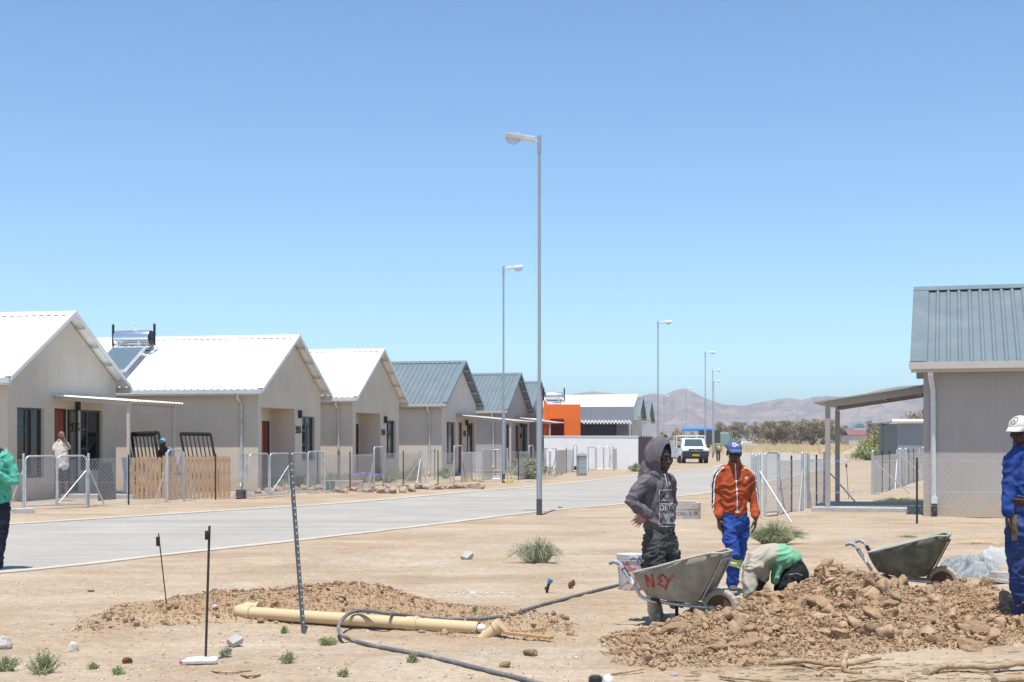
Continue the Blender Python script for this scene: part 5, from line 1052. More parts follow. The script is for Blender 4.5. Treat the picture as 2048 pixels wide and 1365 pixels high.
# ------------------------------------------------------------------ pickup
def pickup():
    d = 101.; g = Vector(((1391.5 - CX) / F * d, d, 0)); r = thing('pickup_truck', 'white single-cab pickup with black bumper and yellow plate, parked facing the camera', 'pickup truck', g, -.02)
    # car faces -Y ; width 1.85
    m = MB(); hw = .92
    side = [(0.15, .55), (.0, .62), (-.02, .95), (.12, 1.06), (1.15, 1.17), (1.75, 1.74), (2.1, 1.80), (3.1, 1.80), (3.35, 1.1), (3.4, .5)]
    def body(hw, z_in=.12):
        vs = []; n = len(side)
        for sg in (-1, 1):
            for y, z in side: vs.append((sg * (hw - (max(z - 1.1, 0) * .22)), y, z))
        fs = [tuple(range(n - 1, -1, -1)), tuple(range(n, 2 * n))] + [(i, (i + 1) % n, n + (i + 1) % n, n + i) for i in range(n)]
        return vs, fs
    vs, fs = body(hw); m.add(vs, fs); b = obj('body', m, M['carwhite'], r); bevel(b, .06, 3); auto(b, 40)
    m = MB(); m.prism([(-.70, 1.21, 1.20), (.70, 1.21, 1.20), (.60, 1.70, 1.70), (-.60, 1.70, 1.70)], Vector((0, -.03, .03))); obj('windscreen', m, M['carglass'], b)
    for sg in (-1, 1):
        m = MB(); x0 = sg * (hw - .03); m.prism([(sg * .885, 1.45, 1.16), (sg * .885, 3.0, 1.16), (sg * .775, 2.95, 1.68), (sg * .775, 1.85, 1.68)], (sg * .02, 0, 0)); obj('side_window', m, M['carglass'], b)
        m = MB(); m.box((sg * 1.07, 1.42, 1.2), (.2, .12, .17)); m.box((sg * .95, 1.45, 1.15), (.14, .05, .05)); bevel(obj('mirror', m, M['black'], b), .03)
        m = MB(); m.prism([(sg * .9, -.03, .88), (sg * .52, -.05, .88), (sg * .55, -.05, 1.0), (sg * .88, .03, 1.04)], (0, -.02, 0)); obj('headlight', m, M['galvpale'], b)
        m = MB(); m.box((sg * .72, -.09, .55), (.14, .02, .08)); obj('fog_lamp', m, M['dark'], b)
    m = MB(); m.prism([(-.94, -.04, .88), (.94, -.04, .88), (.93, -.04, .5), (.75, -.04, .33), (-.75, -.04, .33), (-.93, -.04, .5)], (0, .3, 0)); m.prism([(-.85, -.1, .78), (.85, -.1, .78), (.82, -.1, .45), (-.82, -.1, .45)], (0, .06, 0)); bevel(obj('bumper', m, M['bumper'], r), .04)
    m = MB(); m.prism([(-.54, -.055, 1.045), (.54, -.055, 1.045), (.46, -.10, .84), (-.46, -.10, .84)], (0, .03, 0)); gr = obj('grille', m, M['black'], r)
    m = MB()
    for zz in (.85, .90, .95): m.bb(-.42, .42, -.112, -.10, zz, zz + .012)
    n_ = 20; 
    m.tube([(.085 * math.cos(2 * math.pi * i / n_), -.115, .94 + .055 * math.sin(2 * math.pi * i / n_)) for i in range(n_ + 1)], .008, 5); m.tube([(.035 * math.cos(2 * math.pi * i / n_), -.115, .94 + .05 * math.sin(2 * math.pi * i / n_)) for i in range(n_ + 1)], .007, 5)
    obj('badge', m, M['chrome'], gr)
    m = MB(); m.bb(-.24, .24, -.125, -.11, .52, .65); pl = obj('number_plate', m, mat('yellow_plate', (.75, .42, .02), .5, .02), r); me = text_mesh('N 1123', .11, .004); me.transform(Matrix.Translation((0, -.128, .585)) @ Matrix.Rotation(math.pi / 2, 4, 'X')); obj('plate_text', me, M['black'], pl)
    for sg in (-1, 1):
        for y in (.75, 3.95): m = MB(); m.tube([(sg * .66, y, .36), (sg * .93, y, .36)], .365, 22); w = obj('wheel', m, M['black'], r); auto(w, 40); m = MB(); m.tube([(sg * .92, y, .36), (sg * .94, y, .36)], .2, 16); obj('rim', m, M['galv'], w)
    m = MB(); m.bb(-1.0, 1.0, 3.45, 5.6, .78, .88); m.bb(-1.0, -.96, 3.45, 5.6, .881, 1.2); m.bb(.96, 1.0, 3.45, 5.6, .881, 1.2); m.bb(-.4, .4, 3.45, 5.5, .4, .779); obj('load_bed', m, M['carwhite'], r)
    m = MB(); 
    for x in (-1.02, 1.02): m.tube([(x, 3.5, .88), (x, 3.5, 1.98)], .04, 6)
    m.tube([(-1.02, 3.5, 1.96), (1.02, 3.5, 1.96)], .04, 6); m.tube([(-1.02, 3.5, 1.5), (1.02, 3.5, 1.5)], .02, 6); obj('headboard', m, M['white'], r)
    for x in (-1.02, 1.02): m = MB(); m.tube([(x, 3.5, 1.95), (x, 5.5, 1.95)], .035, 6); m.tube([(x, 5.5, .88), (x, 5.5, 1.95)], .035, 6); obj('rack_rail', m, M['white'], r)
pickup()
d = 95; r = thing('trailer', 'low galvanised trailer between the hooded man and the pickup', 'trailer', ((1338 - CX) / F * d, d, 0), .5); m = MB(); m.bb(-.75, .75, 0, 2.6, .5, .56); m.bb(-.75, .75, -.03, 0, .5, 1.15); m.bb(-.75, -.72, 0, 2.6, .561, 1.15); m.bb(.72, .75, 0, 2.6, .561, 1.15); obj('bed', m, M['galv'], r)
for sg in (-1, 1): m = MB(); m.tube([(sg * .78, 1.2, .32), (sg * .95, 1.2, .32)], .32, 18); obj('wheel', m, M['black'], r)
m = MB(); m.tube([(0, 0, .5), (0, -1.2, .45)], .04, 6); m.box((0, -1.25, .3), (.08, .08, .4)); obj('drawbar', m, M['dark'], r)
# ------------------------------------------------------------------ clods and stones on the dug soil
def scatter(name, n, fn, smin, smax, m, seed, meshes, power=3., sink=.25, kindmesh=True):
    rs = random.Random(seed); rg = np.random.RandomState(seed); V = []; Fc = []; off = 0; X = np.zeros(0); Y = np.zeros(0)
    while len(X) < n:
        a, b, keep = fn(rg, n * 2); X = np.concatenate([X, a[keep]]); Y = np.concatenate([Y, b[keep]])
    X = X[:n]; Y = Y[:n]; Z = Hbase(X, Y) + Hmound(X, Y); pts = list(zip(X, Y))
    for (x, y), z in zip(pts, Z):
        me, co, fa = rs.choice(meshes); s = smin + (smax - smin) * rs.random() ** power
        R = np.array(Euler((rs.uniform(0, 6), rs.uniform(0, 6), rs.uniform(0, 6))).to_matrix()); c = co @ R.T * s * np.array([rs.uniform(.8, 1.3), 1, 1]) + np.array([x, y, z + s * (.5 - sink)])
        V.append(c); Fc.append(fa + off); off += len(co)
    V = np.concatenate(V); Fc = np.concatenate(Fc); me = bpy.data.meshes.new(name); me.vertices.add(len(V)); me.vertices.foreach_set('co', V.ravel()); me.loops.add(Fc.size); me.loops.foreach_set('vertex_index', Fc.ravel().astype(np.int32)); me.polygons.add(len(Fc)); me.polygons.foreach_set('loop_start', np.arange(0, Fc.size, 3)); me.polygons.foreach_set('loop_total', np.full(len(Fc), 3)); me.update(calc_edges=True); me.validate()
    o = obj(name, me, m); o['kind'] = 'stuff'; return o
def prep(sub, k, seed0):
    out = []
    for i in range(k):
        me = rock_mesh(seed0 + i, sub, .42, .75, 15, (.28, .8)); co = np.array([v.co[:] for v in me.vertices]); fa = np.array([p.vertices[:] for p in me.polygons]); out.append((me, co, fa))
    return out
R3 = prep(3, 14, 150); R2 = prep(2, 12, 100); R1 = prep(1, 8, 200)
def onA(rg, k):
    px = rg.uniform(1130, 2230, k); d = rg.uniform(10.3, 14.8, k); x = (px - CX) / F * 12.6; h = Hmound(x, d); return x, d, (h > .012) & (rg.random_sample(k) < .35 + h * 4)
def onB(rg, k):
    px = rg.uniform(180, 1200, k); d = rg.uniform(11.7, 15.2, k); x = (px - CX) / F * 13.3; h = Hmound(x, d); return x, d, (h > .012) & (rg.random_sample(k) < .3 + h * 5)
scatter('soil_clods', 1500, onA, .016, .14, M['clod'], 1, R3, 5.0, .42)
scatter('soil_crumbs', 16000, onA, .005, .02, M['clod'], 2, R1, 1.5); scatter('soil_crumbs', 7000, onA, .010, .034, M['clod'], 12, R2, 2.2)
scatter('soil_clods', 700, onB, .010, .05, M['clod'], 3, R2, 3.5)
scatter('soil_crumbs', 5000, onB, .005, .018, M['clod'], 4, R1, 1.5)
def nearg(rg, k):
    d = 9.3 * np.exp(rg.random_sample(k) * 1.05); px = rg.uniform(-100, 2150, k); x = (px - CX) / F * d; q = vn(np.stack([x * .7, d * .7, 0 * x + 3], -1), 77)
    return x, d, (~ptseg(x, d, road_poly)) & (rg.random_sample(k) < .25 + .75 * q ** 2)
scatter('gravel', 5200, nearg, .003, .014, M['rock'], 5, R1, 2.5); scatter('gravel', 900, nearg, .004, .018, M['rockwhite'], 6, R1, 3)
# large clods one can tell apart
CM = [rock_mesh(300 + i, 4, .34, .6, 13, (.4, .85)) for i in range(7)]
for me in CM: me.materials.append(M['clod']); me.polygons.foreach_set('use_smooth', [False] * len(me.polygons))
big = [(1952, 1262, 44, 'largest pale clod of earth near the right edge of the dug heap'), (1740, 1266, 36, 'broad flat clod in the middle of the dug heap'), (1548, 1226, 30, 'blocky clod of earth just below the bending man'), (1635, 1205, 26, 'clod below the back pocket side of the bending man'), (1430, 1300, 34, 'wide clod low at the left front of the dug heap'), (1350, 1262, 26, 'clod right of the hooded man boots'), (1945, 1300, 34, 'flat clod directly in front of the largest pale one'), (1600, 1228, 24, 'clod right of the blocky clod under the bending man'), (1500, 1290, 30, 'clod in the lower middle left of the dug heap'), (1690, 1290, 26, 'clod at the lower middle of the dug heap above the branch'), (1845, 1240, 26, 'clod above and between the broad and the largest clod'), (1320, 1312, 26, 'clod at the low left toe of the dug heap'), (1780, 1215, 24, 'clod on the upper middle slope of the dug heap'), (1395, 1245, 22, 'clod below the wheel of the pale wheelbarrow'), (1640, 1140, 20, 'dark clod with roots on top of the heap behind the bending man'), (1290, 1290, 20, 'small clod at the left end of the dug heap'), (2015, 1240, 22, 'clod below the paper scrap at the right edge'), (1570, 1300, 22, 'clod left of the first branch, lower edge of heap')]
for i, (px, py, r, lab) in enumerate(big):
    # walk down the viewing ray to the heap surface
    dd = np.linspace(10.2, 15, 400); xx = (px - CX) / F * dd; zr = EYE + (HY - py) / F * dd; zs = Hbase(xx, dd) + Hmound(xx, dd); k = int(np.argmax(zs >= zr)) if (zs >= zr).any() else 200
    g = Vector((xx[k], dd[k], zs[k])); s = r / F * g.y
    o = bpy.data.objects.new('earth_clod', CM[i % 7]); COL.objects.link(o); o.location = g + Vector((0, 0, s * .08)); o.scale = (s * 1.1, s * .9, s * .8); o.rotation_euler = (random.uniform(-.25, .25), random.uniform(-.25, .25), random.uniform(0, 6)); tag(o, lab, 'clod', 'large clods of the dug heap')
def single(name, label, cat, px, py, r, m, seed, flat=.7, sub=3):
    me = rock_mesh(seed, sub, .25, flat); me.materials.append(M[m]); g = at(px, py); s = r / F * g.y; o = bpy.data.objects.new(name, me); COL.objects.link(o); o.location = g + Vector((0, 0, s * .4)); o.scale = (s, s, s); tag(o, label, cat); return o
single('stone', 'grey flat-topped stone cut off by the left picture edge', 'stone', 4, 1296, 22, 'rockgrey', 401, .8); single('stone', 'pale white stone at the lower left', 'stone', 145, 1296, 13, 'rockwhite', 402, .9); single('stone', 'dark round stone with a rag at the lower left', 'stone', 254, 1322, 11, 'rust', 403, .7)
single('stone', 'small brown stone on the sand left of the thin stake', 'stone', 182, 1183, 7, 'rock', 404); single('stone', 'round brown stone left of the ribbed stake', 'stone', 217, 1245, 8, 'clod', 405, .9); single('stone', 'brown stone right below the thin stake', 'stone', 331, 1252, 9, 'clod', 406); single('stone', 'pale chip of stone beside the ribbed stake', 'stone', 430, 1228, 7, 'rockwhite', 407)
single('stone', 'grey stone at the lower edge right of centre', 'stone', 1347, 1352, 9, 'rockgrey', 408); single('stone', 'brown stone at the lower edge left of the grey one', 'stone', 1324, 1343, 9, 'rock', 409); single('stone', 'pale stone left of the middle of the yellow pipe', 'stone', 520, 1247, 9, 'clod', 410); single('stone', 'brown clod left of the lone clod pair below the plank', 'stone', 1010, 1334, 13, 'clod', 411); single('stone', 'rough clod below the right end of the plank', 'stone', 1062, 1312, 18, 'clod', 412, .6)
def brick(label, px, py, rot, L=.21, W=.105, H=.07, m='concrete'):
    mb = MB(); mb.bb(-L / 2, L / 2, -W / 2, W / 2, -H / 2, H / 2); o = obj('brick', mb, M[m]); bevel(o, .006); o.location = at(px, py) + Vector((0, 0, .045)); o.rotation_euler = rot; tag(o, label, 'brick'); return o
brick('pale grey paving brick lying tilted on the sand left of the shrub', 934, 1118, (.35, -.5, .9), .16, .11, .08); brick('grey paving brick tilted in front of the leaning steel post', 470, 1290, (.5, -.35, .8), .11, .08, .06); brick('concrete block lying on the verge at the first gate post', 30, 1029, (0, 0, .5), .8, .3, .12, 'rockgrey')

# ------------------------------------------------------------------ pipe, hose, stakes, posts
def Rp(px, py, h=0.):   # point on the real surface seen at a pixel, raised by h
    g = G(px, py)
    for _ in range(12):
        z = Hg(g.x, g.y) + h; d = F * (EYE - z) / (py - HY); g = Vector(((px - CX) / F * d, d, z))
    return g
r = thing('sewer_pipe', 'long yellow plastic sewer pipe with elbow lying on the soil', 'pipe', (0, 0, 0)); R_ = .056
A = Rp(488, 1226, .03); B = Rp(960, 1257, .04); zA = max(A.z, .14); A.z = .15; B.z = .085
A = P(500, 1226, A.y); B = P(958, 1257, B.y); dv = (B - A).normalized()
m = MB(); m.tube([A, A.lerp(B, .72)], R_, 28); auto(obj('pipe_section', m, M['pipe'], r), 40)
m = MB(); m.tube([A.lerp(B, .74), B], R_, 28, cap=False); m.tube([B, B - dv * .3], R_ * .93, 28, cap=False); auto(obj('pipe_section', m, M['pipe'], r), 40)
C = A.lerp(B, .73); m = MB(); m.tube([C - dv * .07, C - dv * .065, C + dv * .02, C + dv * .021, C + dv * .045, C + dv * .046, C + dv * .06], [R_, R_ * 1.14, R_ * 1.14, R_ * 1.28, R_ * 1.28, R_ * 1.1, R_ * 1.05], 28); auto(obj('coupling', m, M['pipe'], r), 30)
m = MB(); m.tube([A + dv * .02, A + dv * .015, A - dv * .02, A - dv * .021, A - dv * .07, A - dv * .11 + Vector((0, .02, 0)), A - dv * .13 + Vector((0, .07, 0)), A - dv * .12 + Vector((0, .13, .0)), A - dv * .10 + Vector((.02, .17, .0))], [R_ * 1.02, R_ * 1.22, R_ * 1.22, R_ * 1.12, R_ * 1.12, R_ * 1.1, R_ * 1.1, R_ * 1.1, R_ * 1.1], 28); auto(obj('elbow', m, M['pipe'], r), 40)
m = MB(); q = A - dv * .08 + Vector((0, .16, .02)); m.tube([q, q + dv * .12, q + dv * .121, q + dv * .15], [R_, R_, R_ * 1.2, R_ * 1.2], 24); auto(obj('elbow_socket', m, M['pipe'], r), 40)
m = MB(); m.ell(B + dv * .02, (.05, .05, .04), nu=12, nv=8); m.ell(B + dv * .06 - Vector((0, 0, .03)), (.045, .045, .025), nu=12, nv=8); obj('torn_bag', m, M['rockwhite'], r, smooth=True)
r = thing('pipe_end_piece', 'short yellow pipe stub with a wider socket, standing beside the end of the long pipe', 'pipe', (0, 0, 0)); p = Rp(972, 1274); q = P(1000, 1252, p.y - .03); dd = (q - p).normalized(); m = MB(); m.tube([p - dd * .06, q - dd * .03], .05, 24); auto(obj('pipe_section', m, M['pipe'], r), 40); m = MB(); m.tube([q - dd * .045, q - dd * .04, q, q + dd * .002, q + dd * .015, q + dd * .016], [.05, .062, .062, .066, .066, .055], 24); auto(obj('socket', m, M['pipe'], r), 30)
p = Rp(1004, 1268, .02); q = Rp(1103, 1279, .02); dd = (q - p).normalized(); sd = Vector((-dd.y, dd.x, 0)); m = MB(); m.prism([p - sd * .02, p + sd * .02, q + sd * .03, q - sd * .03], (0, 0, .022)); tag(obj('plank', m, M['wood']), 'narrow pale plank lying right of the yellow pipe stub', 'plank')
hp = [(1238, 1170), (1205, 1178), (1165, 1188), (1130, 1198), (1090, 1208), (1045, 1222), (1000, 1234), (950, 1238), (900, 1238), (860, 1236), (820, 1232), (780, 1228), (745, 1223), (716, 1222), (696, 1229), (682, 1243), (677, 1257), (684, 1270), (705, 1281), (745, 1291), (790, 1300), (840, 1309), (890, 1320), (930, 1330), (975, 1341), (1020, 1352), (1060, 1362), (1120, 1378)]
hpts = []
for i, (a, b) in enumerate(hp):
    lift = .018
    if 680 < a < 790 and b < 1236: lift = .15
    if a <= 700 and b >= 1229: lift = [.14, .11, .07, .03][min(3, int((b - 1229) / 14))]
    hpts.append(tuple(Rp(a, b, lift)))
def cr3(pts, n=5):
    out = []; p = [pts[0]] + pts + [pts[-1]]
    for i in range(1, len(p) - 2):
        for k in range(n):
            t = k / n; out.append(tuple(.5 * (2 * p[i][c] + (p[i + 1][c] - p[i - 1][c]) * t + (2 * p[i - 1][c] - 5 * p[i][c] + 4 * p[i + 1][c] - p[i + 2][c]) * t * t + (3 * p[i][c] - p[i - 1][c] - 3 * p[i + 1][c] + p[i + 2][c]) * t ** 3) for c in range(3)))
    return out + [pts[-1]]
m = MB(); m.tube(cr3(hpts), .0165, 12); auto(tag(obj('hose', m, M['hose']), 'long grey hose looping over the yellow pipe and across the sand', 'hose'), 60)
def stake(label, top, base, plate, rr):
    g = Rp(*base); t = P(top[0], top[1], g.y + .02); r = thing('rebar_stake', label, 'stake', g); t = t - g; m = MB(); n_ = int(t.length / .016); pts = []; rad = []
    for i in range(n_ + 1): 
        for e, k in ((0, .86), (.35, 1.12), (.6, 1.12), (.9, .86)): pts.append(t * min((i + e) / n_, 1)); rad.append(rr * k)
    m.tube([Vector((0, 0, -.1))] + pts, [rr] + rad, 8); obj('rod', m, M['rustdark'], r); dn = t.normalized()
    za, zb = plate; s = g.y / F; m = MB(); m.box(dn * ((za + zb) / 2) + Vector((-.012, -rr, 0)), (.034, .012, zb - za)); 
    k = za + .01
    while k < zb - .005: m.box(dn * k + Vector((-.012, -rr - .008, 0)), (.036, .008, .006)); k += .018
    obj('tag_plate', m, M['rustdark'], r); return r
M['rustdark'] = mat('dark_rusted_steel', (.055, .045, .04), .85, .3, 30, spec=.2)
g = Rp(411, 1328); s = F / g.y; stake('ribbed rebar stake with a small slotted plate, standing by the white bottle', (419, 1052), (411, 1328), (248 / s, 266 / s), .0095)
g = Rp(333, 1209); s = F / g.y; stake('thinner leaning stake with a small plate farther back, left of the ribbed one', (317, 1067), (333, 1209), (117 / s, 136 / s), .006)
# leaning perforated post
g = Rp(606, 1268); t = P(579, 909, g.y + .03) - g; r = thing('steel_post', 'tall perforated dark steel post leaning left in front of the yellow pipe', 'post', g); dn = t.normalized(); sd = Vector((1, 0, 0)); sd = (sd - dn * sd.dot(dn)).normalized(); bk = dn.cross(sd); w_ = .024; m = MB()
def bar4(m, p, q, a, b, o): m.add([e + o + a * i + b * j for e in (p, q) for i, j in ((-1, -1), (1, -1), (1, 1), (-1, 1))], [(0, 1, 2, 3), (4, 7, 6, 5), (0, 4, 5, 1), (1, 5, 6, 2), (2, 6, 7, 3), (3, 7, 4, 0)])
z0 = Vector((0, 0, 0)) - dn * .12
bar4(m, z0, t, sd * w_ * .5, bk * .002, sd * w_ * .5); bar4(m, z0, t, sd * .002, bk * w_ * .6, sd * 0 + bk * w_ * .6); bar4(m, z0, t, sd * w_ * .35, bk * .002, -sd * w_ * .4 + bk * w_ * 1.1)
obj('angle_profile', m, M['postgrey'] if 'postgrey' in M else mat('weathered_steel', (.13, .14, .145), .6, .2, 12, metal=.3), r); m = MB(); k = .1
while k < t.length - .03: m.box(dn * k + sd * w_ * .5 - bk * .0035, (.009, .002, .016)); k += .055
obj('slot', m, M['galvpale'], r, kind='stuff')
# bottle
g = Rp(400, 1322, .03); r = thing('plastic_bottle', 'crushed white plastic bottle lying at the foot of the ribbed stake', 'bottle', g, .12); m = MB(); m.tube([(-.13, 0, -.005), (-.115, 0, -.005), (-.09, 0, 0), (-.07, 0, 0), (0, 0, .004), (.06, 0, 0), (.115, 0, .002), (.13, 0, 0)], [(.012, .012), (.013, .013), (.03, .024), (.036, .028), (.038, .03), (.036, .026), (.037, .03), (.022, .02)], 18, side=(0, 1, 0)); auto(obj('body', m, M['white'], r), 60); m = MB(); m.tube([(-.15, 0, -.006), (-.128, 0, -.006)], .014, 12); obj('cap', m, M['pinkf'], r)
# bucket
g = Rp(1263, 1179); r = thing('bucket', 'grey bucket smeared with red paint behind the pale wheelbarrow', 'bucket', g); m = MB(); H_ = .39; m.tube([(0, 0, 0), (0, 0, H_ * .86), (0, 0, H_)], [.135, .158, .162], 30, cap=False); m.tube([(0, 0, .01), (0, 0, H_ * .9)], [.13, .153], 30, cap=False); m.tube([(0, 0, 0), (0, 0, .008)], .134, 30)
def bucketmat():
    m = mat('paint_smeared_bucket', (.50, .485, .46), .7, .12, 8, dirt=(.62, .60, .57), dscale=5); N = m.node_tree.nodes; L = m.node_tree.links; b = N['Principled BSDF']; src = b.inputs['Base Color'].links[0].from_socket; tc = N.new('ShaderNodeTexCoord'); n = N.new('ShaderNodeTexNoise'); n.inputs['Scale'].default_value = 7; n.inputs['Detail'].default_value = 3; n.inputs['Distortion'].default_value = 1.2; L.new(tc.outputs['Object'], n.inputs[0]); mr = N.new('ShaderNodeMapRange'); mr.inputs[1].default_value = .52; mr.inputs[2].default_value = .57; L.new(n.outputs[0], mr.inputs[0]); mx = N.new('ShaderNodeMix'); mx.data_type = 'RGBA'; mx.inputs[7].default_value = (.46, .07, .08, 1); L.new(src, mx.inputs[6]); m2 = N.new('ShaderNodeMath'); m2.operation = 'MULTIPLY'; m2.inputs[1].default_value = .75; L.new(mr.outputs[0], m2.inputs[0]); L.new(m2.outputs[0], mx.inputs[0]); L.new(mx.outputs[2], b.inputs['Base Color']); return m
auto(obj('body', m, bucketmat(), r), 50); m = MB()
for k in range(4): z_ = H_ * (.84 + .05 * k); m.tube([(0, 0, z_), (0, 0, z_ + .008)], .167, 30)
auto(obj('rim', m, M['galvpale'], r), 50); m = MB(); m.tube([(math.cos(a) * .17, -.02 + math.sin(a) * -.02, H_ * .85 - abs(math.sin(a)) * .17 - .0) if False else (math.cos(a) * .172, -.05 - .12 * math.sin(a), H_ * .86 - .14 * math.sin(a)) for a in [math.pi * i / 14 for i in range(15)]], .003, 5); obj('handle', m, M['galvpale'], r)
# standpipe with blue cap, rusty stub
g = Rp(1093, 1186); r = thing('water_pipe_stub', 'short black water pipe with blue cap sticking out of the sand', 'water pipe', g); m = MB(); m.tube([(0, 0, -.05), (.01, 0, .05), (.03, 0, .11)], .016, 12); m.tube([(.0, 0, .03), (.008, 0, .06)], .024, 12); obj('pipe', m, M['black'], r); m = MB(); m.tube([(.028, 0, .10), (.034, 0, .12), (.036, 0, .121), (.045, 0, .145), (.047, 0, .15)], [.022, .022, .03, .03, .018], 14); obj('cap', m, mat('blue_plastic', (.06, .22, .42), .4), r)
m = MB(); m.ell((0, 0, .03), (.018, .014, .035)); m.ell((.02, 0, .05), (.016, .012, .03)); m.tube([(0, 0, -.02), (.01, 0, .02)], .012, 8); o = obj('rusty_fitting', m, M['rust'], smooth=True); o.location = Rp(1141, 1178); o.scale = (1.5, 1.5, 1.3); tag(o, 'rusty fitting on the sand right of the blue-capped pipe', 'fitting')
# branches and chips
def branch(label, pts, rad, seed, cat='branch'):
    rs = random.Random(seed); W = [Rp(a, b, rad * .6 + (c if c else 0)) for a, b, c in pts]; P_ = cr3([tuple(p) for p in W], 11); n_ = len(P_); P_ = [(x_ + rs.uniform(-.1, .1) * rad, y_ + rs.uniform(-.1, .1) * rad, z_ + rs.uniform(-.15, .15) * rad) for x_, y_, z_ in P_]; R_ = [(rad * (1 - .35 * i / n_) * rs.uniform(.8, 1.2), rad * .8 * (1 - .35 * i / n_) * rs.uniform(.85, 1.12)) for i in range(n_)]; m = MB(); m.tube(P_, R_, 11); o = obj('branch', m, M['oldwood']); auto(o, 60); return tag(o, label, cat)
branch('long weathered branch along the front of the dug heap, left of the forked one', [(1530, 1328, 0), (1600, 1322, .02), (1680, 1330, .02), (1760, 1316, .05)], .028, 1)
branch('short curved branch hooked over the long one', [(1694, 1305, .06), (1688, 1325, .05), (1692, 1342, 0), (1722, 1345, 0)], .024, 2)
branch('thick pale branch at the lower right corner', [(1852, 1344, 0), (1900, 1332, .02), (1980, 1334, .02), (2090, 1322, .03)], .038, 3)
branch('short thick branch end in the lower right corner, nearest of all', [(1990, 1362, 0), (2040, 1358, .01), (2120, 1352, .01)], .04, 4)
branch('thin dark branch at the lower edge right of centre', [(1440, 1353, .01), (1490, 1358, .02), (1560, 1366, .01)], .016, 5)
branch('bent piece of bark below the long weathered branch', [(1634, 1352, 0), (1650, 1342, .02), (1668, 1352, .0)], .014, 6)
branch('pale flat splinter along the bottom edge', [(1690, 1362, 0), (1760, 1358, .01), (1830, 1364, 0)], .018, 7)
branch('thin stick lying in the sand at the lower left centre', [(424, 1342, .0), (460, 1345, .01), (503, 1341, 0)], .010, 8); branch('short splintered stick beside the thin one at the lower left centre', [(484, 1350, .0), (500, 1352, .01), (520, 1350, 0)], .014, 9)
branch('small broken stick in the sand at the bottom left of the heap', [(1222, 1350, 0), (1250, 1345, .01), (1288, 1338, .02)], .012, 10); branch('thin root sticking out left of the dug heap', [(1200, 1303, 0), (1235, 1306, .01), (1262, 1301, 0)], .007, 11)
rs = random.Random(8); mb = MB()
for i in range(260):
    px = rs.uniform(1380, 2060); py = rs.uniform(1325, 1365) if rs.random() < .8 else rs.uniform(1200, 1330); g = G(px, py); a = rs.uniform(-.5, .5); l_ = rs.uniform(.01, .06); w_ = rs.uniform(.003, .009); z_ = Hg(g.x, g.y) + .004; dx = Vector((math.cos(a), math.sin(a), rs.uniform(-.1, .1))) * l_; dy = Vector((-math.sin(a), math.cos(a), 0)) * w_; p = Vector((g.x, g.y, z_)); mb.prism([p - dx - dy, p + dx - dy * .4, p + dx + dy, p - dx + dy * .6], (0, 0, .005))
for i in range(160):
    px = rs.uniform(100, 1250); py = rs.uniform(1180, 1365); g = G(px, py); a = rs.uniform(-3, 3); l_ = rs.uniform(.008, .03); w_ = .003; z_ = Hg(g.x, g.y) + .004; dx = Vector((math.cos(a), math.sin(a), 0)) * l_; dy = Vector((-math.sin(a), math.cos(a), 0)) * w_; p = Vector((g.x, g.y, z_)); mb.prism([p - dx - dy, p + dx - dy * .4, p + dx + dy, p - dx + dy * .6], (0, 0, .004))
obj('wood_chips', mb, M['oldwood'], kind='stuff')
# pale lime/cement spill
mb = MB(); 
for i in range(70): 
    px = rs.gauss(940, 32); py = rs.gauss(1185, 3); g = G(px, py); z_ = Hg(g.x, g.y); s = rs.uniform(.006, .02); mb.ell((g.x, g.y, z_ + s * .2), (s * 1.4, s, s * .6), nu=6, nv=4)
obj('cement_crumbs', mb, M['rockgrey'], kind='stuff')
# tarp, cement bag, block, paper
def cloth(name, label, cat, c, W_, D_, H_, m, seed, fold=6., amp=.1):
    xs = np.linspace(-1, 1, 90); ys = np.linspace(-1, 1, 70); Yg, Xg = np.meshgrid(ys, xs, indexing='ij'); r = np.sqrt(Xg ** 2 + Yg ** 2); e = np.clip(1 - r ** 2.4, 0, 1) ** .7; pn = np.stack([Xg * 1.2, Yg * 1.2, 0 * Xg], -1).reshape(-1, 3); n = fbm(pn * 1.3 + seed, 3, seed).reshape(Xg.shape); rd = 1 - np.abs(2 * fbm(pn * fold * .35 + seed, 3, seed + 3).reshape(Xg.shape) - 1); Z = e * (H_ * (.35 + .9 * n) + amp * (rd - .5) * 1.6); k = 1 / np.maximum(1, r); Xo = Xg * k; Yo = Yg * k
    me = grid_mesh(name, Xo * W_ / 2, Yo * D_ / 2, Z - .02); o = obj(name, me, m, smooth=True); o.location = c; return tag(o, label, cat)
M['tarp'] = mat('grey_tarpaulin', (.25, .27, .275), .55, .15, 4, .3, 20, dirt=(.38, .385, .37), dscale=4, spec=.3)
cloth('tarpaulin', 'crumpled grey tarpaulin heap right of the green wheelbarrow', 'tarpaulin', Rp(1938, 1150), .85, .7, .13, M['tarp'], 4, 12, .24)
o = cloth('cement_bag', 'pale grey full bag lying behind the tarpaulin beside the man in blue', 'bag', Rp(1992, 1128), .52, .5, .30, mat('pale_dusty_bag', (.42, .42, .40), .8, .1, 5, .3, 30), 9, 4, .03)
brick('pale concrete block next to the tarpaulin by the legs of the man in blue', 2010, 1165, (0, .05, .3), .34, .16, .16, 'rockgrey'); brick('pale flat slab in front of the tarpaulin', 1990, 1168, (.05, .15, .6), .4, .14, .04, 'rockgrey')
o = cloth('paper_scrap', 'crumpled white paper on the dug heap near the right edge', 'paper', Rp(1997, 1220, .03), .09, .08, .07, M['white'], 12, 5, .03)
m = MB(); m.ell((0, 0, .1), (.09, .07, .07)); m.tube([(-.06, 0, .02), (-.02, -.03, .12), (.05, 0, .16), (.09, 0, .05)], .012, 7); 
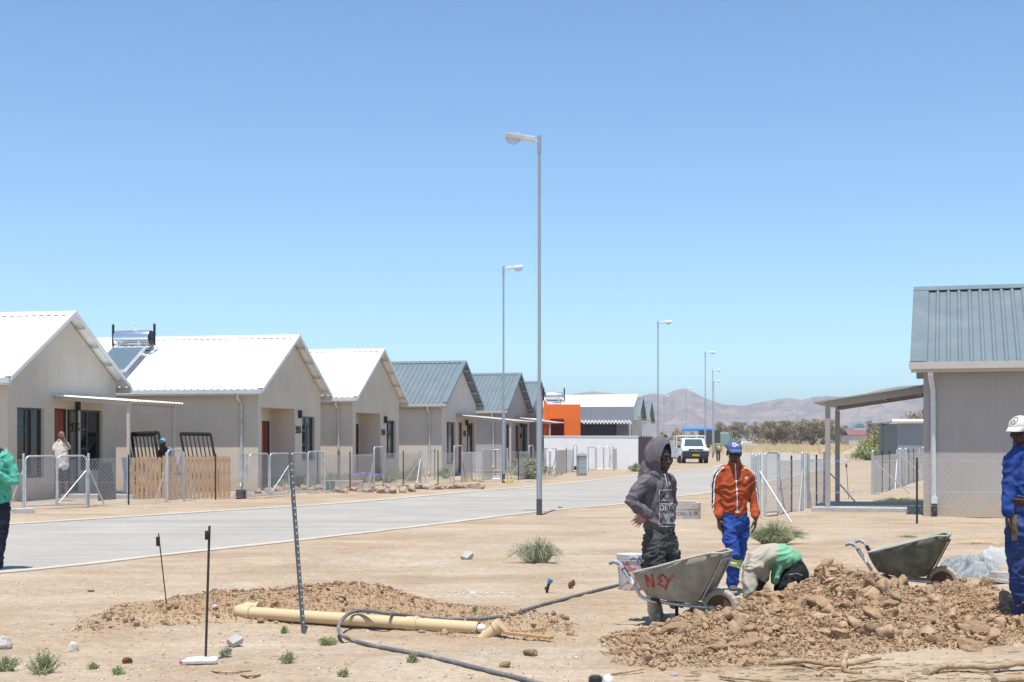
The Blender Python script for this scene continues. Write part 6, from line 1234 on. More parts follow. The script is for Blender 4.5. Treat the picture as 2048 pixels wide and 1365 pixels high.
# road reflector etc: bright marker stake behind porch
g = G(1697, 1000); m = MB(); m.tube([(0, 0, 0), (-.06, 0, 1.0)], .008, 6); m.ell((-.06, 0, .95), (.03, .03, .06)); o = obj('marker_stake', m, M['rustdark']); o.location = g; tag(o, 'thin marker stake seen through the right porch', 'stake')

# ------------------------------------------------------------------ wheelbarrows
def barrow(name, label, loc, ang, bodym, rimm, sc_=1., lettering=None):
    r = thing(name, label, 'wheelbarrow', loc, ang); r.scale = (sc_,) * 3
    # x towards the nose, near side is -y. rim and floor outlines
    rim = [(-.36, -.27, .47), (-.1, -.295, .54), (.15, -.30, .615), (.34, -.275, .665), (.42, -.15, .66), (.42, .15, .66), (.34, .275, .665), (.15, .30, .615), (-.1, .295, .54), (-.36, .27, .47)]
    flo = [(-.27, -.17, .27), (-.1, -.19, .235), (.02, -.19, .23), (.12, -.18, .23), (.20, -.15, .235), (.20, .15, .235), (.12, .18, .23), (.02, .19, .23), (-.1, .19, .235), (-.27, .17, .27)]
    n_ = len(rim); ns = 6; vs = []; 
    for s in range(ns + 1):
        t = s / ns; bul = math.sin(t * math.pi) * .012
        for a, b in zip(flo, rim):
            p = Vector(a).lerp(Vector(b), t); c = Vector((p.x - .0, p.y, 0)).normalized() * bul; vs.append(p + c)
    fs = [tuple(range(n_ - 1, -1, -1))]
    for s in range(ns):
        for k in range(n_): a = s * n_ + k; b = s * n_ + (k + 1) % n_; fs.append((a, b, b + n_, a + n_))
    m = MB(); m.add(vs, fs); tr = obj('tray', m, bodym, r, fix=False); md = tr.modifiers.new('thick', 'SOLIDIFY'); md.thickness = .004; md.offset = 1; tr.data.polygons.foreach_set('use_smooth', [True] * len(tr.data.polygons)); tr.data.set_sharp_from_angle(angle=math.radians(30))
    m = MB(); lp = rim + [rim[0], rim[1]]; lp = [Vector(p) + Vector((0, 0, .002)) for p in lp]; m.tube(lp, .011, 8); auto(obj('rim', m, rimm, r), 60)
    for sg in (-1, 1):
        m = MB(); y = sg * .2; pts = [(-.60, y * 1.25, .545), (-.55, y * 1.25, .56), (-.50, y * 1.2, .54), (-.44, y * 1.15, .45), (-.36, y, .32), (-.30, y * .95, .24), (-.1, y * .8, .205), (.15, y * .5, .18), (.34, sg * .08, .17)]
        fr = obj('frame_tube', (m.tube(cr3(pts, 3), .0165, 12), m)[1], M['galv'] , r); auto(fr, 60)
        m = MB(); m.tube(cr3([(-.60, y * 1.25, .546), (-.55, y * 1.25, .561), (-.505, y * 1.2, .542)], 3), .021, 12); obj('grip', m, M['galvgrip'], fr); m = MB(); m.tube([(-.475, y * 1.17, .505), (-.425, y * 1.1, .425)], .020, 12); obj('tape', m, M['black'], fr); m = MB(); m.tube([(-.42, y * 1.09, .415), (-.385, y * 1.04, .36)], .0195, 12); obj('pale_tape', m, M['white'], fr)
        m = MB(); m.tube(cr3([(-.22, y * .95, .235), (-.16, y * .98, .22), (-.125, y, .15), (-.12, y, .02), (-.10, y, .004), (-.02, y, .004)], 3), .016, 10); auto(obj('leg', m, M['black'], r), 60)
        # struts on the nose plate
        m = MB(); m.prism([(.225, sg * .13 - .012, .24), (.225, sg * .13 + .012, .24), (.408, sg * .14 + .012, .60), (.408, sg * .14 - .012, .60)], (.012, 0, 0)); m.prism([(.225, sg * .13 - .012, .24), (.225, sg * .13 + .012, .24), (.30, sg * .09 + .01, .14), (.30, sg * .09 - .01, .14)], (.012, 0, 0)); obj('strut', m, rimm if lettering else M['rust'], r)
    m = MB(); m.bb(.405, .42, -.15, .15, .595, .612); obj('cross_bar', m, rimm if lettering else M['rust'], r)
    m = MB(); m.tube([(.36, -.085, .17), (.36, .085, .17)], .011, 10); obj('axle', m, M['dark'], r)
    m = MB(); R_ = .17; prof = [(-.035, .115), (-.045, .14), (-.042, .160), (-.022, .172), (.022, .172), (.042, .160), (.045, .14), (.035, .115)]; nn_ = 44; vs = []; fs = []
    for i in range(nn_):
        a = 2 * math.pi * i / nn_
        for k, (yy, rr) in enumerate(prof):
            if k in (2, 3, 4, 5) and i % 2: rr -= .009
            vs.append((.36 + math.cos(a) * rr, yy, .17 + math.sin(a) * rr))
    q = len(prof)
    for i in range(nn_):
        for k in range(q): a = i * q; b = ((i + 1) % nn_) * q; fs.append((a + k, b + k, b + (k + 1) % q, a + (k + 1) % q))
    m.add(vs, fs); w = obj('wheel', m, M['tyre'], r); auto(w, 40); m = MB(); m.tube([(.36, -.03, .17), (.36, -.012, .17), (.36, .012, .17), (.36, .03, .17)], [.116, .07, .07, .116], 24); auto(obj('rim_disc', m, M['rust'], w), 40)
    return r, tr
M['galvgrip'] = mat('worn_grey_grip', (.33, .34, .36), .5, .15, 20)
wbm = mat('cement_stained_tray', (.29, .26, .205), .85, .18, 5, .35, 35, col2=(.38, .35, .29), mixs=6, dirt=(.17, .18, .13), dscale=3.2); wbr = mat('cement_crusted_rim', (.46, .43, .37), .9, .15, 20, .8, 60)
wg = mat('green_tray_paint', (.095, .11, .075), .7, .25, 6, .2, 40, col2=(.20, .185, .14), mixs=5, dirt=(.25, .20, .15), dscale=4); wgr = mat('pale_green_rim', (.40, .42, .34), .7, .1, 10)
d = 12.75; WB, TR = barrow('wheelbarrow', 'cement-stained grey wheelbarrow with red painted letters in front of the hooded man', ((1364 - CX) / F * d, d, .0), -.46, wbm, wbr, 1.0, True)
d = 15.0; g = Vector(((1815 - CX) / F * d, d, 0)); WB2, TR2 = barrow('wheelbarrow', 'green wheelbarrow standing behind the dug heap near the grey tarpaulin', g, -.44, wg, wgr, 1.0)
# red letters N E Y brushed on the near side panel
def tri_strip(pts, w_, m, bv, dirv, off=.004, inv=None, n=14, jit=0., seed=0):
    """brush stroke projected onto a surface along dirv"""
    rs = random.Random(seed); L_ = []; Vv = []
    for (a, b) in zip(pts[:-1], pts[1:]):
        for i in range(n): L_.append(Vector(a).lerp(Vector(b), i / n))
    L_.append(Vector(pts[-1])); base = len(m.v); ok = []
    up = Vector((0, 0, 1))
    for i, p in enumerate(L_):
        t = (L_[min(i + 1, len(L_) - 1)] - L_[max(i - 1, 0)]).normalized(); s = t.cross(dirv).normalized(); ww = w_ * (1 + rs.uniform(-jit, jit))
        q = []
        for k in (-1, 0, 1):
            o_ = p + s * ww * k * .5; h = bv.ray_cast(o_ - dirv * .6, dirv)
            q.append(h[0] - dirv * off if h[0] is not None else None)
        if any(x is None for x in q):
            ok.append(None); continue
        ok.append(len(m.v)); m.v += [tuple(x) for x in q]
    for i in range(len(ok) - 1):
        if ok[i] is None or ok[i + 1] is None: continue
        a, b = ok[i], ok[i + 1]
        for k in (0, 1): m.f.append((a + k, a + k + 1, b + k + 1, b + k))
def bvh_of(o):
    me = o.data; return BVHTree.FromPolygons([v.co[:] for v in me.vertices], [p.vertices[:] for p in me.polygons])
bv = bvh_of(TR); m = MB(); dv = Vector((0, 1, 0)); L3 = lambda x, z: (x, -.4, z)
S = [[(-.245, .455), (-.235, .345)], [(-.245, .455), (-.175, .34)], [(-.175, .34), (-.185, .47)], [(-.075, .47), (-.13, .43), (-.095, .41), (-.135, .375), (-.075, .355)], [(-.075, .465), (-.035, .405)], [(.02, .465), (-.035, .405), (-.075, .32)]]
for i, st in enumerate(S): tri_strip([L3(a, b) for a, b in st], .022, m, bv, dv, .006, jit=.25, seed=i)
obj('painted_letters', m, mat('red_spray_paint', (.38, .07, .055), .8, .35, 30, col2=(.34, .17, .13), mixs=25, mixc=(.5, .62)), TR, fix=False)
# ------------------------------------------------------------------ people
def remesh(mb, voxel, smooth=4, wr=0., wscale=9., seed=0, wz=1.0, keep=None):
    me = mb.mesh('t'); fixn(me); o = bpy.data.objects.new('t', me); COL.objects.link(o)
    m = o.modifiers.new('r', 'REMESH'); m.mode = 'VOXEL'; m.voxel_size = voxel; m.adaptivity = 0
    if smooth: s = o.modifiers.new('s', 'SMOOTH'); s.factor = .5; s.iterations = smooth
    bpy.context.view_layer.update(); out = bpy.data.meshes.new_from_object(o.evaluated_get(bpy.context.evaluated_depsgraph_get()))
    bpy.data.objects.remove(o); n = len(out.vertices)
    if wr > 0:
        co = np.zeros(n * 3); out.vertices.foreach_get('co', co); co = co.reshape(-1, 3); no = np.zeros(n * 3); out.vertices.foreach_get('normal', no); no = no.reshape(-1, 3)
        q = co * np.array([wscale, wscale, wscale * wz]); q = q + (fbm(co * 4 + 3, 2, seed + 9)[:, None] - .5) * 3.0
        r = (1 - np.abs(2 * fbm(q, 3, seed, .4) - 1)).clip(0, 1) ** 3; f = fbm(q * 1.9 + 8, 2, seed + 4); amt = .35 + 1.1 * fbm(co * 3.1, 2, seed + 5)
        co = co + no * ((r - .45) * wr * 1.15 * amt + (f - .5) * wr * .35)[:, None]; out.vertices.foreach_set('co', co.ravel()); out.update()
    out.polygons.foreach_set('use_smooth', [True] * len(out.polygons)); return out
def frame(fwd, up=(0, 0, 1)):
    f = Vector(fwd).normalized(); u = Vector(up); u = (u - f * u.dot(f)).normalized(); s = f.cross(u); return s, f, u
def head(mb, c, fwd, up=(0, 0, 1), k=1., neck=None, nr=.055):
    s, f, u = frame(fwd, up); c = Vector(c); g = lambda a, b, d_: c + s * (a * k) + f * (b * k) + u * (d_ * k)
    mb.ell(g(0, -.012, .03), (.076 * k, .094 * k, .088 * k), (s, f, u), 20, 14)
    mb.ell(g(0, .022, -.045), (.058 * k, .066 * k, .07 * k), (s, f, u), 18, 12); mb.ell(g(0, .058, -.088), (.026 * k, .024 * k, .022 * k), (s, f, u))
    mb.rtube([g(0, .082, .012), g(0, .094, -.012), g(0, .108, -.034)], [.010 * k, .012 * k, .016 * k]); mb.ell(g(0, .092, -.037), (.022 * k, .014 * k, .010 * k), (s, f, u))
    for y in (-.062, -.074): mb.ell(g(0, .082, y), (.024 * k, .013 * k, .0075 * k), (s, f, u))
    mb.ell(g(0, .076, .034), (.05 * k, .018 * k, .011 * k), (s, f, u))
    for sg in (-1, 1):
        mb.ell(g(sg * .076, -.005, -.012), (.010 * k, .020 * k, .032 * k), (s, f, u)); mb.ell(g(sg * .042, .052, -.03), (.024 * k, .026 * k, .024 * k), (s, f, u))
    if neck is not None: mb.rtube([g(0, -.02, -.04), c.lerp(Vector(neck), .6), Vector(neck)], [nr * k, nr * k * .95, nr * k * 1.15])
    return g, (s, f, u)
def eyes(g, fr, parent, k=1.):
    m = MB()
    for sg in (-1, 1): m.ell(g(sg * .031, .070, .010), (.0115 * k, .010 * k, .007 * k), fr)
    obj('eyes', m, M['eye'], parent, smooth=True)
M['eye'] = mat('eye', (.12, .105, .095), .3, .05, 5)
def hand(mb, w, dr, nrm, th, curl=.5, k=1., spread=.0):
    """w wrist, dr hand direction, nrm = back of hand normal, th = direction of the thumb side"""
    w = Vector(w); d = Vector(dr).normalized(); t = Vector(th); t = (t - d * t.dot(d)).normalized(); n = Vector(nrm); n = (n - d * n.dot(d) - t * n.dot(t)).normalized()
    mb.rtube([w - d * .03 * k, w + d * .01 * k, w + d * .045 * k, w + d * .085 * k], [(.024 * k, .020 * k), (.028 * k, .018 * k), (.038 * k, .017 * k), (.036 * k, .013 * k)], 12, side=t)
    for i, (off, ln) in enumerate(((.029, .072), (.0095, .080), (-.0095, .074), (-.0275, .058))):
        p = w + d * .084 * k + t * off * k; a = curl * (.55 + .12 * i); pts = [p - d * .02 * k, p]; dirc = (d + t * (off * spread * 12)).normalized()
        for sgm, fr in ((.45, 1.), (.32, 1.7), (.24, 2.3)):
            an = a * fr; e = dirc * math.cos(an) - n * math.sin(an); p = p + e * ln * sgm * k; pts.append(p)
        mb.rtube(pts, [.0098 * k, .0098 * k, .0090 * k, .0082 * k, .0070 * k], 8)
    p = w + d * .02 * k + t * .022 * k - n * .004 * k; e1 = (d * .72 + t * .62 - n * .25).normalized(); e2 = (d * .93 + t * .15 - n * .35).normalized(); mb.rtube([p, p + e1 * .04 * k, p + e1 * .04 * k + e2 * .034 * k, p + e1 * .04 * k + e2 * .058 * k], [.015 * k, .0125 * k, .010 * k, .0085 * k], 8)
def cap_(parent, g, fr, m, mb_m=None, k=1., logo=None, tilt=.0):
    s, f, u = fr; me = MB(); c = g(0, -.010, .045); nu, nv = 28, 10; vs = []; fs = []
    for sh in (1.0, .95):
        for j in range(nv + 1):
            ph = (math.pi / 2) * j / nv
            for i in range(nu): th_ = 2 * math.pi * i / nu; r = math.cos(ph); vs.append(c + s * (.087 * k * sh * r * math.cos(th_)) + f * (.106 * k * sh * r * math.sin(th_)) + u * (.084 * k * sh * math.sin(ph) - .004 * k))
    n1 = (nv + 1) * nu
    for o_ in (0, n1):
        for j in range(nv):
            for i in range(nu): i2 = (i + 1) % nu; fs.append((o_ + j * nu + i, o_ + j * nu + i2, o_ + (j + 1) * nu + i2, o_ + (j + 1) * nu + i))
    for i in range(nu): i2 = (i + 1) % nu; fs.append((i, n1 + i, n1 + i2, i2))
    me.add(vs, fs); co = obj('cap', me, m, parent); auto(co, 60)
    me = MB(); vs = []; fs = []; na = 16
    for q in range(5):
        rr = q / 4
        for i in range(na + 1):
            a = math.pi * (.12 + .76 * i / na); bx = math.cos(a); by = math.sin(a); ln = rr * .092 * k * (by ** .8)
            for dz in (0, -.004): vs.append(c + s * (.084 * k * bx * (1 - .16 * rr)) + f * (.104 * k * by + ln) + u * (.004 * k - (bx * bx) * .022 * k * rr - rr * .016 * k + dz * k))
    w_ = (na + 1) * 2
    for q in range(4):
        for i in range(na):
            a = q * w_ + i * 2; fs += [(a, a + 2, a + w_ + 2, a + w_), (a + 1, a + w_ + 1, a + w_ + 3, a + 3)]
    for i in range(na): a = 4 * w_ + i * 2; fs.append((a, a + 2, a + 3, a + 1))
    me.add(vs, fs); b = obj('brim', me, m if mb_m is None else mb_m, co); auto(b, 60)
    me = MB(); me.ell(c + u * .081 * k, (.007, .007, .004), fr, 8, 5); obj('button', me, m, co)
    return co, c
def project(me, O, X, Y, D, bv, off=.003, cut=.02):
    """wrap a flat mesh (xy plane) onto a surface seen along D"""
    bm = bmesh.new(); bm.from_mesh(me)
    for _ in range(5):
        es = [e for e in bm.edges if e.calc_length() > cut]
        if not es: break
        bmesh.ops.subdivide_edges(bm, edges=es, cuts=1)
    bmesh.ops.triangulate(bm, faces=bm.faces); dead = []
    O, X, Y, D = map(Vector, (O, X, Y, D))
    for v in bm.verts:
        p = O + X * v.co.x + Y * v.co.y; h = bv.ray_cast(p - D * .5, D)
        if h[0] is None: dead.append(v)
        else: v.co = h[0] - D * off
    bmesh.ops.delete(bm, geom=dead, context='VERTS'); bm.to_mesh(me); bm.free(); return me
def rectm(x0, x1, y0, y1, holes=()):
    m = MB(); m.add([(x0, y0, 0), (x1, y0, 0), (x1, y1, 0), (x0, y1, 0)], [(0, 1, 2, 3)]); return m.mesh()
def person(name, label, px, d, group=None, rotz=0):
    return thing('person', label, 'person', ((px - CX) / F * d, d, 0), 0, group)
def Jf(px0, d):
    s = F / d; yb = HY + F * EYE / d
    return lambda px, py, dy=0.: Vector(((px - px0) / s, dy, (yb - py) / s))

# ---- A: man in grey hoodie
d = 13.1; px0 = 1320; J = Jf(px0, d); A_ = person('person', 'man in dark grey printed hoodie with hood up, standing behind the pale wheelbarrow', px0, d)
fw = Vector((.52, -.85, 0)).normalized(); sd = Vector((-fw.y, fw.x, 0))  # towards far side
body = MB(); hc = J(1320, 916, -.01); nb = J(1311, 950, .01); g, fr = head(body, hc, (.74, -.66, -.10), k=1.0, neck=nb)
body.rtube([J(1311, 962, .01), J(1312, 990), J(1318, 1040), J(1320, 1085)], [(.12, .09), (.15, .10), (.13, .09), (.14, .10)], 14, side=sd)
hA = [J(1304, 1075, -.08), J(1304, 1140, -.09), J(1305, 1205, -.08)]; hB = [J(1335, 1075, .08), J(1346, 1140, .07), J(1349, 1200, .12)]
for L_ in (hA, hB): body.rtube(L_, [.075, .055, .045])
sh1 = J(1287, 966, -.13); el1 = J(1259, 1002, -.19); wr1 = J(1292, 1027, -.19); sh2 = J(1340, 962, .14); el2 = J(1346, 1008, .2); wr2 = J(1345, 1045, .12)
body.rtube([sh1, el1, wr1], [.040, .030, .026]); body.rtube([sh2, el2, wr2], [.045, .038, .026]); hand(body, J(1290, 1028, -.19), (-.80, -.1, -.60), (.2, 1, -.1), (-.4, 0, .9), .30, 1.02, .6); hand(body, wr2, (.2, -.2, -1), (1, 0, 0), (0, -1, 0), .6)
me = remesh(body, .0048, 3); obj('body', me, M['skin'], A_); eyes(g, fr, A_)
me.materials.append(M['palm'])
for p in me.polygons:
    c = p.center
    if (c - J(1275, 1040, -.2)).length < .085 and c.x < J(1291, 0).x and p.normal.y < .2: p.material_index = 1
tr = MB(); tr.rtube([J(1318, 1040), J(1319, 1062), J(1320, 1088)], [(.125, .10), (.14, .115), (.15, .12)], 16, side=sd)
tr.rtube([J(1306, 1075, -.07), J(1306, 1110, -.09), J(1307, 1145, -.09), J(1308, 1175, -.08)], [.098, .105, .098, .08], 16); tr.rtube([J(1333, 1075, .06), J(1341, 1110, .06), J(1346, 1145, .08), J(1348, 1172, .1)], [.095, .098, .092, .075], 16)
M['trA'] = mat('faded_black_trousers', (.05, .052, .048), .85, .25, 9, .3, 120, col2=(.09, .09, .082), mixs=8, spec=.15)
obj('trousers', remesh(tr, .009, 4, .022, 11, 3, 2.2), M['trA'], A_)
m = MB(); m.box(J(1298, 1063, -.115), (.03, .006, .035)); obj('trouser_label', m, M['concrete'], A_)
bt = MB()
for X_, Y_, dy, tx in ((1307, 1160, -.08, 1338), (1349, 1158, .1, 1372)):
    dzb = 0 if dy < 0 else -24
    bt.rtube([J(X_ - 3, Y_, dy), J(X_ - 2, 1190 + dzb * .4, dy), J(X_ - 2, 1222 + dzb, dy), J(X_ + 1, 1234 + dzb, dy)], [.075, .066, .056, .05], 16); bt.rtube([J(X_, 1229 + dzb, dy), J(X_ + 15, 1232 + dzb, dy - .03), J(tx - 8, 1234 + dzb, dy - .05)], [(.042, .048), (.044, .042), (.04, .034)], 14)
M['boot'] = mat('dusty_pale_boot', (.48, .41, .31), .8, .12, 6, .2, 40, dirt=(.30, .24, .17), dscale=6); obj('boots', remesh(bt, .007, 4, .008, 9, 5), M['boot'], A_)
hd = MB()
hd.rtube([J(1313, 950, .01), J(1309, 968), J(1311, 1000), J(1316, 1030), J(1319, 1054)], [(.10, .085), (.175, .115), (.165, .125), (.155, .125), (.150, .120)], 20, side=sd)
hd.rtube([sh1 + Vector((.03, .02, .01)), sh1, J(1270, 985, -.17), el1, J(1272, 1013, -.20), wr1], [.075, .074, .070, .066, .056, .042], 14); hd.rtube([sh2, el2, wr2 + Vector((0, 0, .02))], [.07, .062, .045], 14)
hd.rtube([J(1308, 950, .02), J(1300, 957, .05)], [.085, .08], 14)
M['hood'] = mat('grey_purple_hoodie', (.125, .108, .122), .95, .14, 7, .35, 200, col2=(.155, .138, .152), mixs=5, spec=.05)
hm_ = remesh(hd, .008, 5, .020, 8.5, 8, .8); ho = obj('hoodie', hm_, M['hood'], A_); bva = bvh_of(ho)
# hood shell around the head, opening towards the face
s_, f_, u_ = frame((.76, -.60, -.16)); c = hc + Vector((-.018, .01, .002)); hv = MB(); vs = []; fs = []; nth = 36; prof = []
for k in range(15): a = math.pi - (math.pi - .93) * k / 14; prof.append((a, 1.0))
prof += [(.90, .965)]
for k in range(15): a = .93 + (math.pi - .93) * k / 14; prof.append((a, .915))
for a, sc_ in prof:
    for i in range(nth):
        t = 2 * math.pi * i / nth; r = math.sin(a); x_ = math.cos(t) * r; y_ = math.sin(t) * r; fl = math.cos(a)
        down = max(0, -y_); pz = y_ * (.150 + .03 * max(y_, 0)) - down ** 2 * .05; vs.append(c + s_ * (x_ * .112 * sc_) + f_ * (fl * .150 * sc_) + u_ * (pz * sc_ + .012))
for j in range(len(prof) - 1):
    for i in range(nth): i2 = (i + 1) % nth; fs.append((j * nth + i, (j + 1) * nth + i, (j + 1) * nth + i2, j * nth + i2))
hv.add(vs, fs); hv.rtube([c + f_ * -.06 + u_ * -.08, c + f_ * -.055 + u_ * -.13, c + f_ * -.04 + u_ * -.19], [.09, .105, .125], 18); hv.rtube([c + s_ * -.10 + f_ * .04 + u_ * -.15, c + f_ * .075 + u_ * -.185, c + s_ * .10 + f_ * .04 + u_ * -.15], [.03, .034, .03], 12)
ob = obj('hood', remesh(hv, .0055, 3, .012, 9, 12, .7), M['hood'], A_)
# drawstring, print, lettering on the chest
X_ = (fw.cross(Vector((0, 0, 1)))).normalized(); X_ = Vector((-fw.y, fw.x, 0)); D_ = -fw
mid = J(1329, 1005, -.0); Yv = Vector((0, 0, 1))
def decal(me, mname, ox, oz, nm, off=.004, cut=.018): return obj(nm, project(me, mid + Vector((0, 0, oz)) + X_ * ox, X_, Yv, D_, bva, off, cut), M[mname], ho)
M['printgrey'] = mat('print_pale_grey', (.36, .36, .35), .9, .55, 26, col2=(.09, .09, .10), mixs=11, mixc=(.44, .56)); M['printdark'] = mat('print_dark', (.05, .046, .06), .9, .2, 12); M['printwhite'] = mat('print_white', (.55, .54, .52), .9, .25, 40)
decal(rectm(-.125, .105, -.205, .125), 'printdark', .0, -.01, 'print_panel', .003); decal(rectm(-.105, .0, .025, .105), 'printgrey', .0, -.01, 'print_picture', .006); decal(rectm(-.09, .1, -.185, -.085), 'printgrey', .0, -.01, 'print_picture', .006)
decal(text_mesh('DETHA', .075, 0), 'printwhite', -.005, -.045, 'print_lettering', .008, .015); decal(text_mesh('MEYER', .022, 0), 'printwhite', -.01, -.088, 'print_lettering', .008, .015)
for x0, x1, y0, y1 in ((-.128, -.122, -.205, .125), (.102, .108, -.205, .125), (-.12, .1, .122, .128), (-.12, .1, -.208, -.202), (-.12, .1, .0, .006)): decal(rectm(x0, x1, y0, y1), 'printwhite', .0, -.01, 'print_border', .007)
for sg in (-.028, .02):
    p0 = hc + f_ * .09 - u_ * .135 + s_ * sg; pts = []
    for k in range(8): q = p0 - Vector((0, 0, .016 * k)) - fw * .0; h = bva.ray_cast(q - D_ * .4, D_); pts.append((h[0] - D_ * .008) if h[0] is not None else q)
    m = MB(); m.tube(pts, .0042, 6); obj('drawstring', m, M['printwhite'], ho)

# ---- B: man in orange track jacket
d = 15.5; px0 = 1467; J = Jf(px0, d); B_ = person('person', 'man walking forward in orange zip jacket, blue cap and blue work trousers', px0, d)
X1 = Vector((1, 0, 0)); body = MB(); hc = J(1468, 905, -.01); nb = J(1469, 936, .02); g, fr = head(body, hc, (.02, -1, -.16), k=1.0, neck=nb, nr=.058)
body.rtube([J(1469, 940, .02), J(1469, 975), J(1468, 1015), J(1468, 1035)], [(.13, .08), (.14, .09), (.12, .085), (.13, .09)], 14, side=X1)
wL = J(1436, 1038, -.06); wR = J(1509, 1037, -.08); body.rtube([J(1445, 940), J(1437, 990, .02), wL], [.04, .036, .026]); body.rtube([J(1494, 940), J(1506, 988, .03), wR], [.035, .026, .024])
hand(body, wL, (.05, -.15, -1), (-1, -.3, 0), (.3, -1, 0), .55, 1.02); hand(body, wR, (-.10, -.15, -1), (1, -.3, 0), (-.3, -1, 0), .45, 1.02)
body.rtube([J(1455, 1035), J(1461, 1105, -.16), J(1463, 1160, -.12)], [.07, .05, .04]); body.rtube([J(1482, 1035), J(1480, 1100, .05), J(1475, 1140, .35)], [.07, .05, .04])
me = remesh(body, .005, 3); obj('body', me, M['skin'], B_); eyes(g, fr, B_)
M['orangecloth'] = mat('orange_brown_jacket_cloth', (.38, .078, .03), .85, .08, 8, .2, 200, spec=.1); M['blue'] = mat('royal_blue_work_cloth', (.024, .062, .26), .85, .14, 7, .25, 160, col2=(.04, .085, .32), mixs=5, spec=.1)
jk = MB(); jk.rtube([J(1469, 934, .015), J(1469, 944, .01), J(1469, 962), J(1469, 990), J(1468, 1012), J(1468, 1026)], [(.085, .07), (.165, .09), (.172, .115), (.160, .12), (.146, .118), (.138, .112)], 22, side=X1)
jk.rtube([J(1450, 941, .01), J(1439, 952, .01), J(1434, 985, .03), J(1434, 1010, 0), wL + Vector((0, 0, .035))], [.06, .070, .058, .052, .046], 16); jk.rtube([J(1488, 941, .01), J(1499, 952, .01), J(1507, 985, .03), J(1508, 1010, 0), wR + Vector((0, 0, .035))], [.06, .070, .058, .052, .046], 16)
jk.rtube([J(1469, 924, .012), J(1469, 940, .012)], [(.070, .068), (.088, .078)], 16, side=X1)
jm = remesh(jk, .0075, 4, .020, 8, 21, 1.3); jo = obj('jacket', jm, M['orangecloth'], B_); bvb = bvh_of(jo)
def strip(pts, w_, m, bv, D, off, nm, parent, mt):
    mm = MB(); tri_strip(pts, w_, mm, bv, Vector(D), off, n=16); obj(nm, mm, mt, parent, fix=False)
strip([J(1469, 927, -.5), J(1469, 960, -.5), J(1471, 1000, -.5), J(1470.5, 1026, -.5)], .011, None, bvb, (0, 1, 0), .003, 'zip', jo, M['galvpale'])
for sg, xs_ in ((-1, [(1452, 936), (1438, 946), (1429.5, 965), (1427.5, 985), (1428, 1010), (1430, 1034)]), (1, [(1486, 936), (1500, 946), (1509.5, 965), (1513.5, 985), (1514, 1010), (1513.5, 1034)])):
    Dv = Vector((-sg * .75, .62, -.18)).normalized(); base = [J(a, b, .0) for a, b in xs_]
    for k, mt in ((-.017, 'printwhite2'), (-.0, 'black'), (.017, 'printwhite2')):
        t_ = Vector((.62 * sg, .75, 0)).normalized(); strip([p + t_ * k - Dv * .3 for p in base], .0165 if mt == 'black' else .0125, None, bvb, Dv, .004 if mt != 'black' else .003, 'sleeve_stripe', jo, M['black'] if mt == 'black' else M['white'])
m = MB(); n_ = 8; q = [(.016 * math.cos(2 * math.pi * i / n_), .016 * math.sin(2 * math.pi * i / n_), 0) for i in range(n_)]; m.add(q, [tuple(range(n_))]); obj('badge', project(m.mesh(), J(1490, 956, 0), (1, 0, 0), (0, 0, 1), (0, 1, 0), bvb, .004, .01), M['white'], jo)
m = MB(); 
for r0, r1 in ((.007, .011),):
    for i in range(n_): a, b = 2 * math.pi * i / n_, 2 * math.pi * (i + 1) / n_; m.add([(r0 * math.cos(a), r0 * math.sin(a), 0), (r1 * math.cos(a), r1 * math.sin(a), 0), (r1 * math.cos(b), r1 * math.sin(b), 0), (r0 * math.cos(b), r0 * math.sin(b), 0)], [(0, 1, 2, 3)])
obj('badge_ring', project(m.mesh(), J(1490, 956, 0), (1, 0, 0), (0, 0, 1), (0, 1, 0), bvb, .007, .01), M['black'], jo)
tr = MB(); tr.rtube([J(1468, 1012), J(1468, 1030), J(1468, 1050)], [(.125, .10), (.142, .112), (.145, .12)], 18, side=X1)
tr.rtube([J(1455, 1042, -.01), J(1458, 1075, -.08), J(1462, 1108, -.15), J(1464, 1140, -.12), J(1463, 1166, -.10)], [.088, .085, .072, .068, .064], 16); tr.rtube([J(1482, 1042, .01), J(1483, 1075, .02), J(1481, 1105, .05), J(1477, 1130, .2), J(1473, 1148, .36)], [.088, .082, .070, .062, .058], 16)
tm_ = remesh(tr, .0085, 4, .024, 8, 33, 1.8); to = obj('trousers', tm_, M['blue'], B_); bvt = bvh_of(to)
M['hivis'] = mat('reflective_yellow_band', (.55, .68, .08), .5, .05, 8); M['silver'] = mat('silver_reflective_band', (.50, .50, .50), .4, .05, 8)
for zc, mt in ((1119, 'hivis'), (1124, 'silver'), (1129, 'hivis')):
    strip([J(1452, zc - 3, -.5), J(1464, zc, -.5), J(1474, zc + 2, -.5)], .024, None, bvt, (0, 1, 0), .003 if mt == 'hivis' else .006, 'reflective_band', to, M[mt])
for zc, mt in ((1124, 'hivis'), (1129, 'silver'), (1134, 'hivis')):
    strip([J(1473, zc, -.5), J(1486, zc - 1, -.5)], .024, None, bvt, (0, 1, 0), .003 if mt == 'hivis' else .006, 'reflective_band', to, M[mt])
m = MB(); m.box(J(1471, 1023, -.125), (.045, .01, .028)); bevel(obj('belt_buckle', m, M['chrome'], to), .004)
shb = MB(); shb.rtube([J(1462, 1166, -.08), J(1462, 1173, -.14), J(1461, 1175, -.22)], [(.045, .04), (.048, .036), (.044, .026)], 14, side=X1); shb.rtube([J(1474, 1146, .36), J(1473, 1154, .32), J(1471, 1163, .26)], [(.04, .036), (.042, .034), (.04, .024)], 12, side=X1)
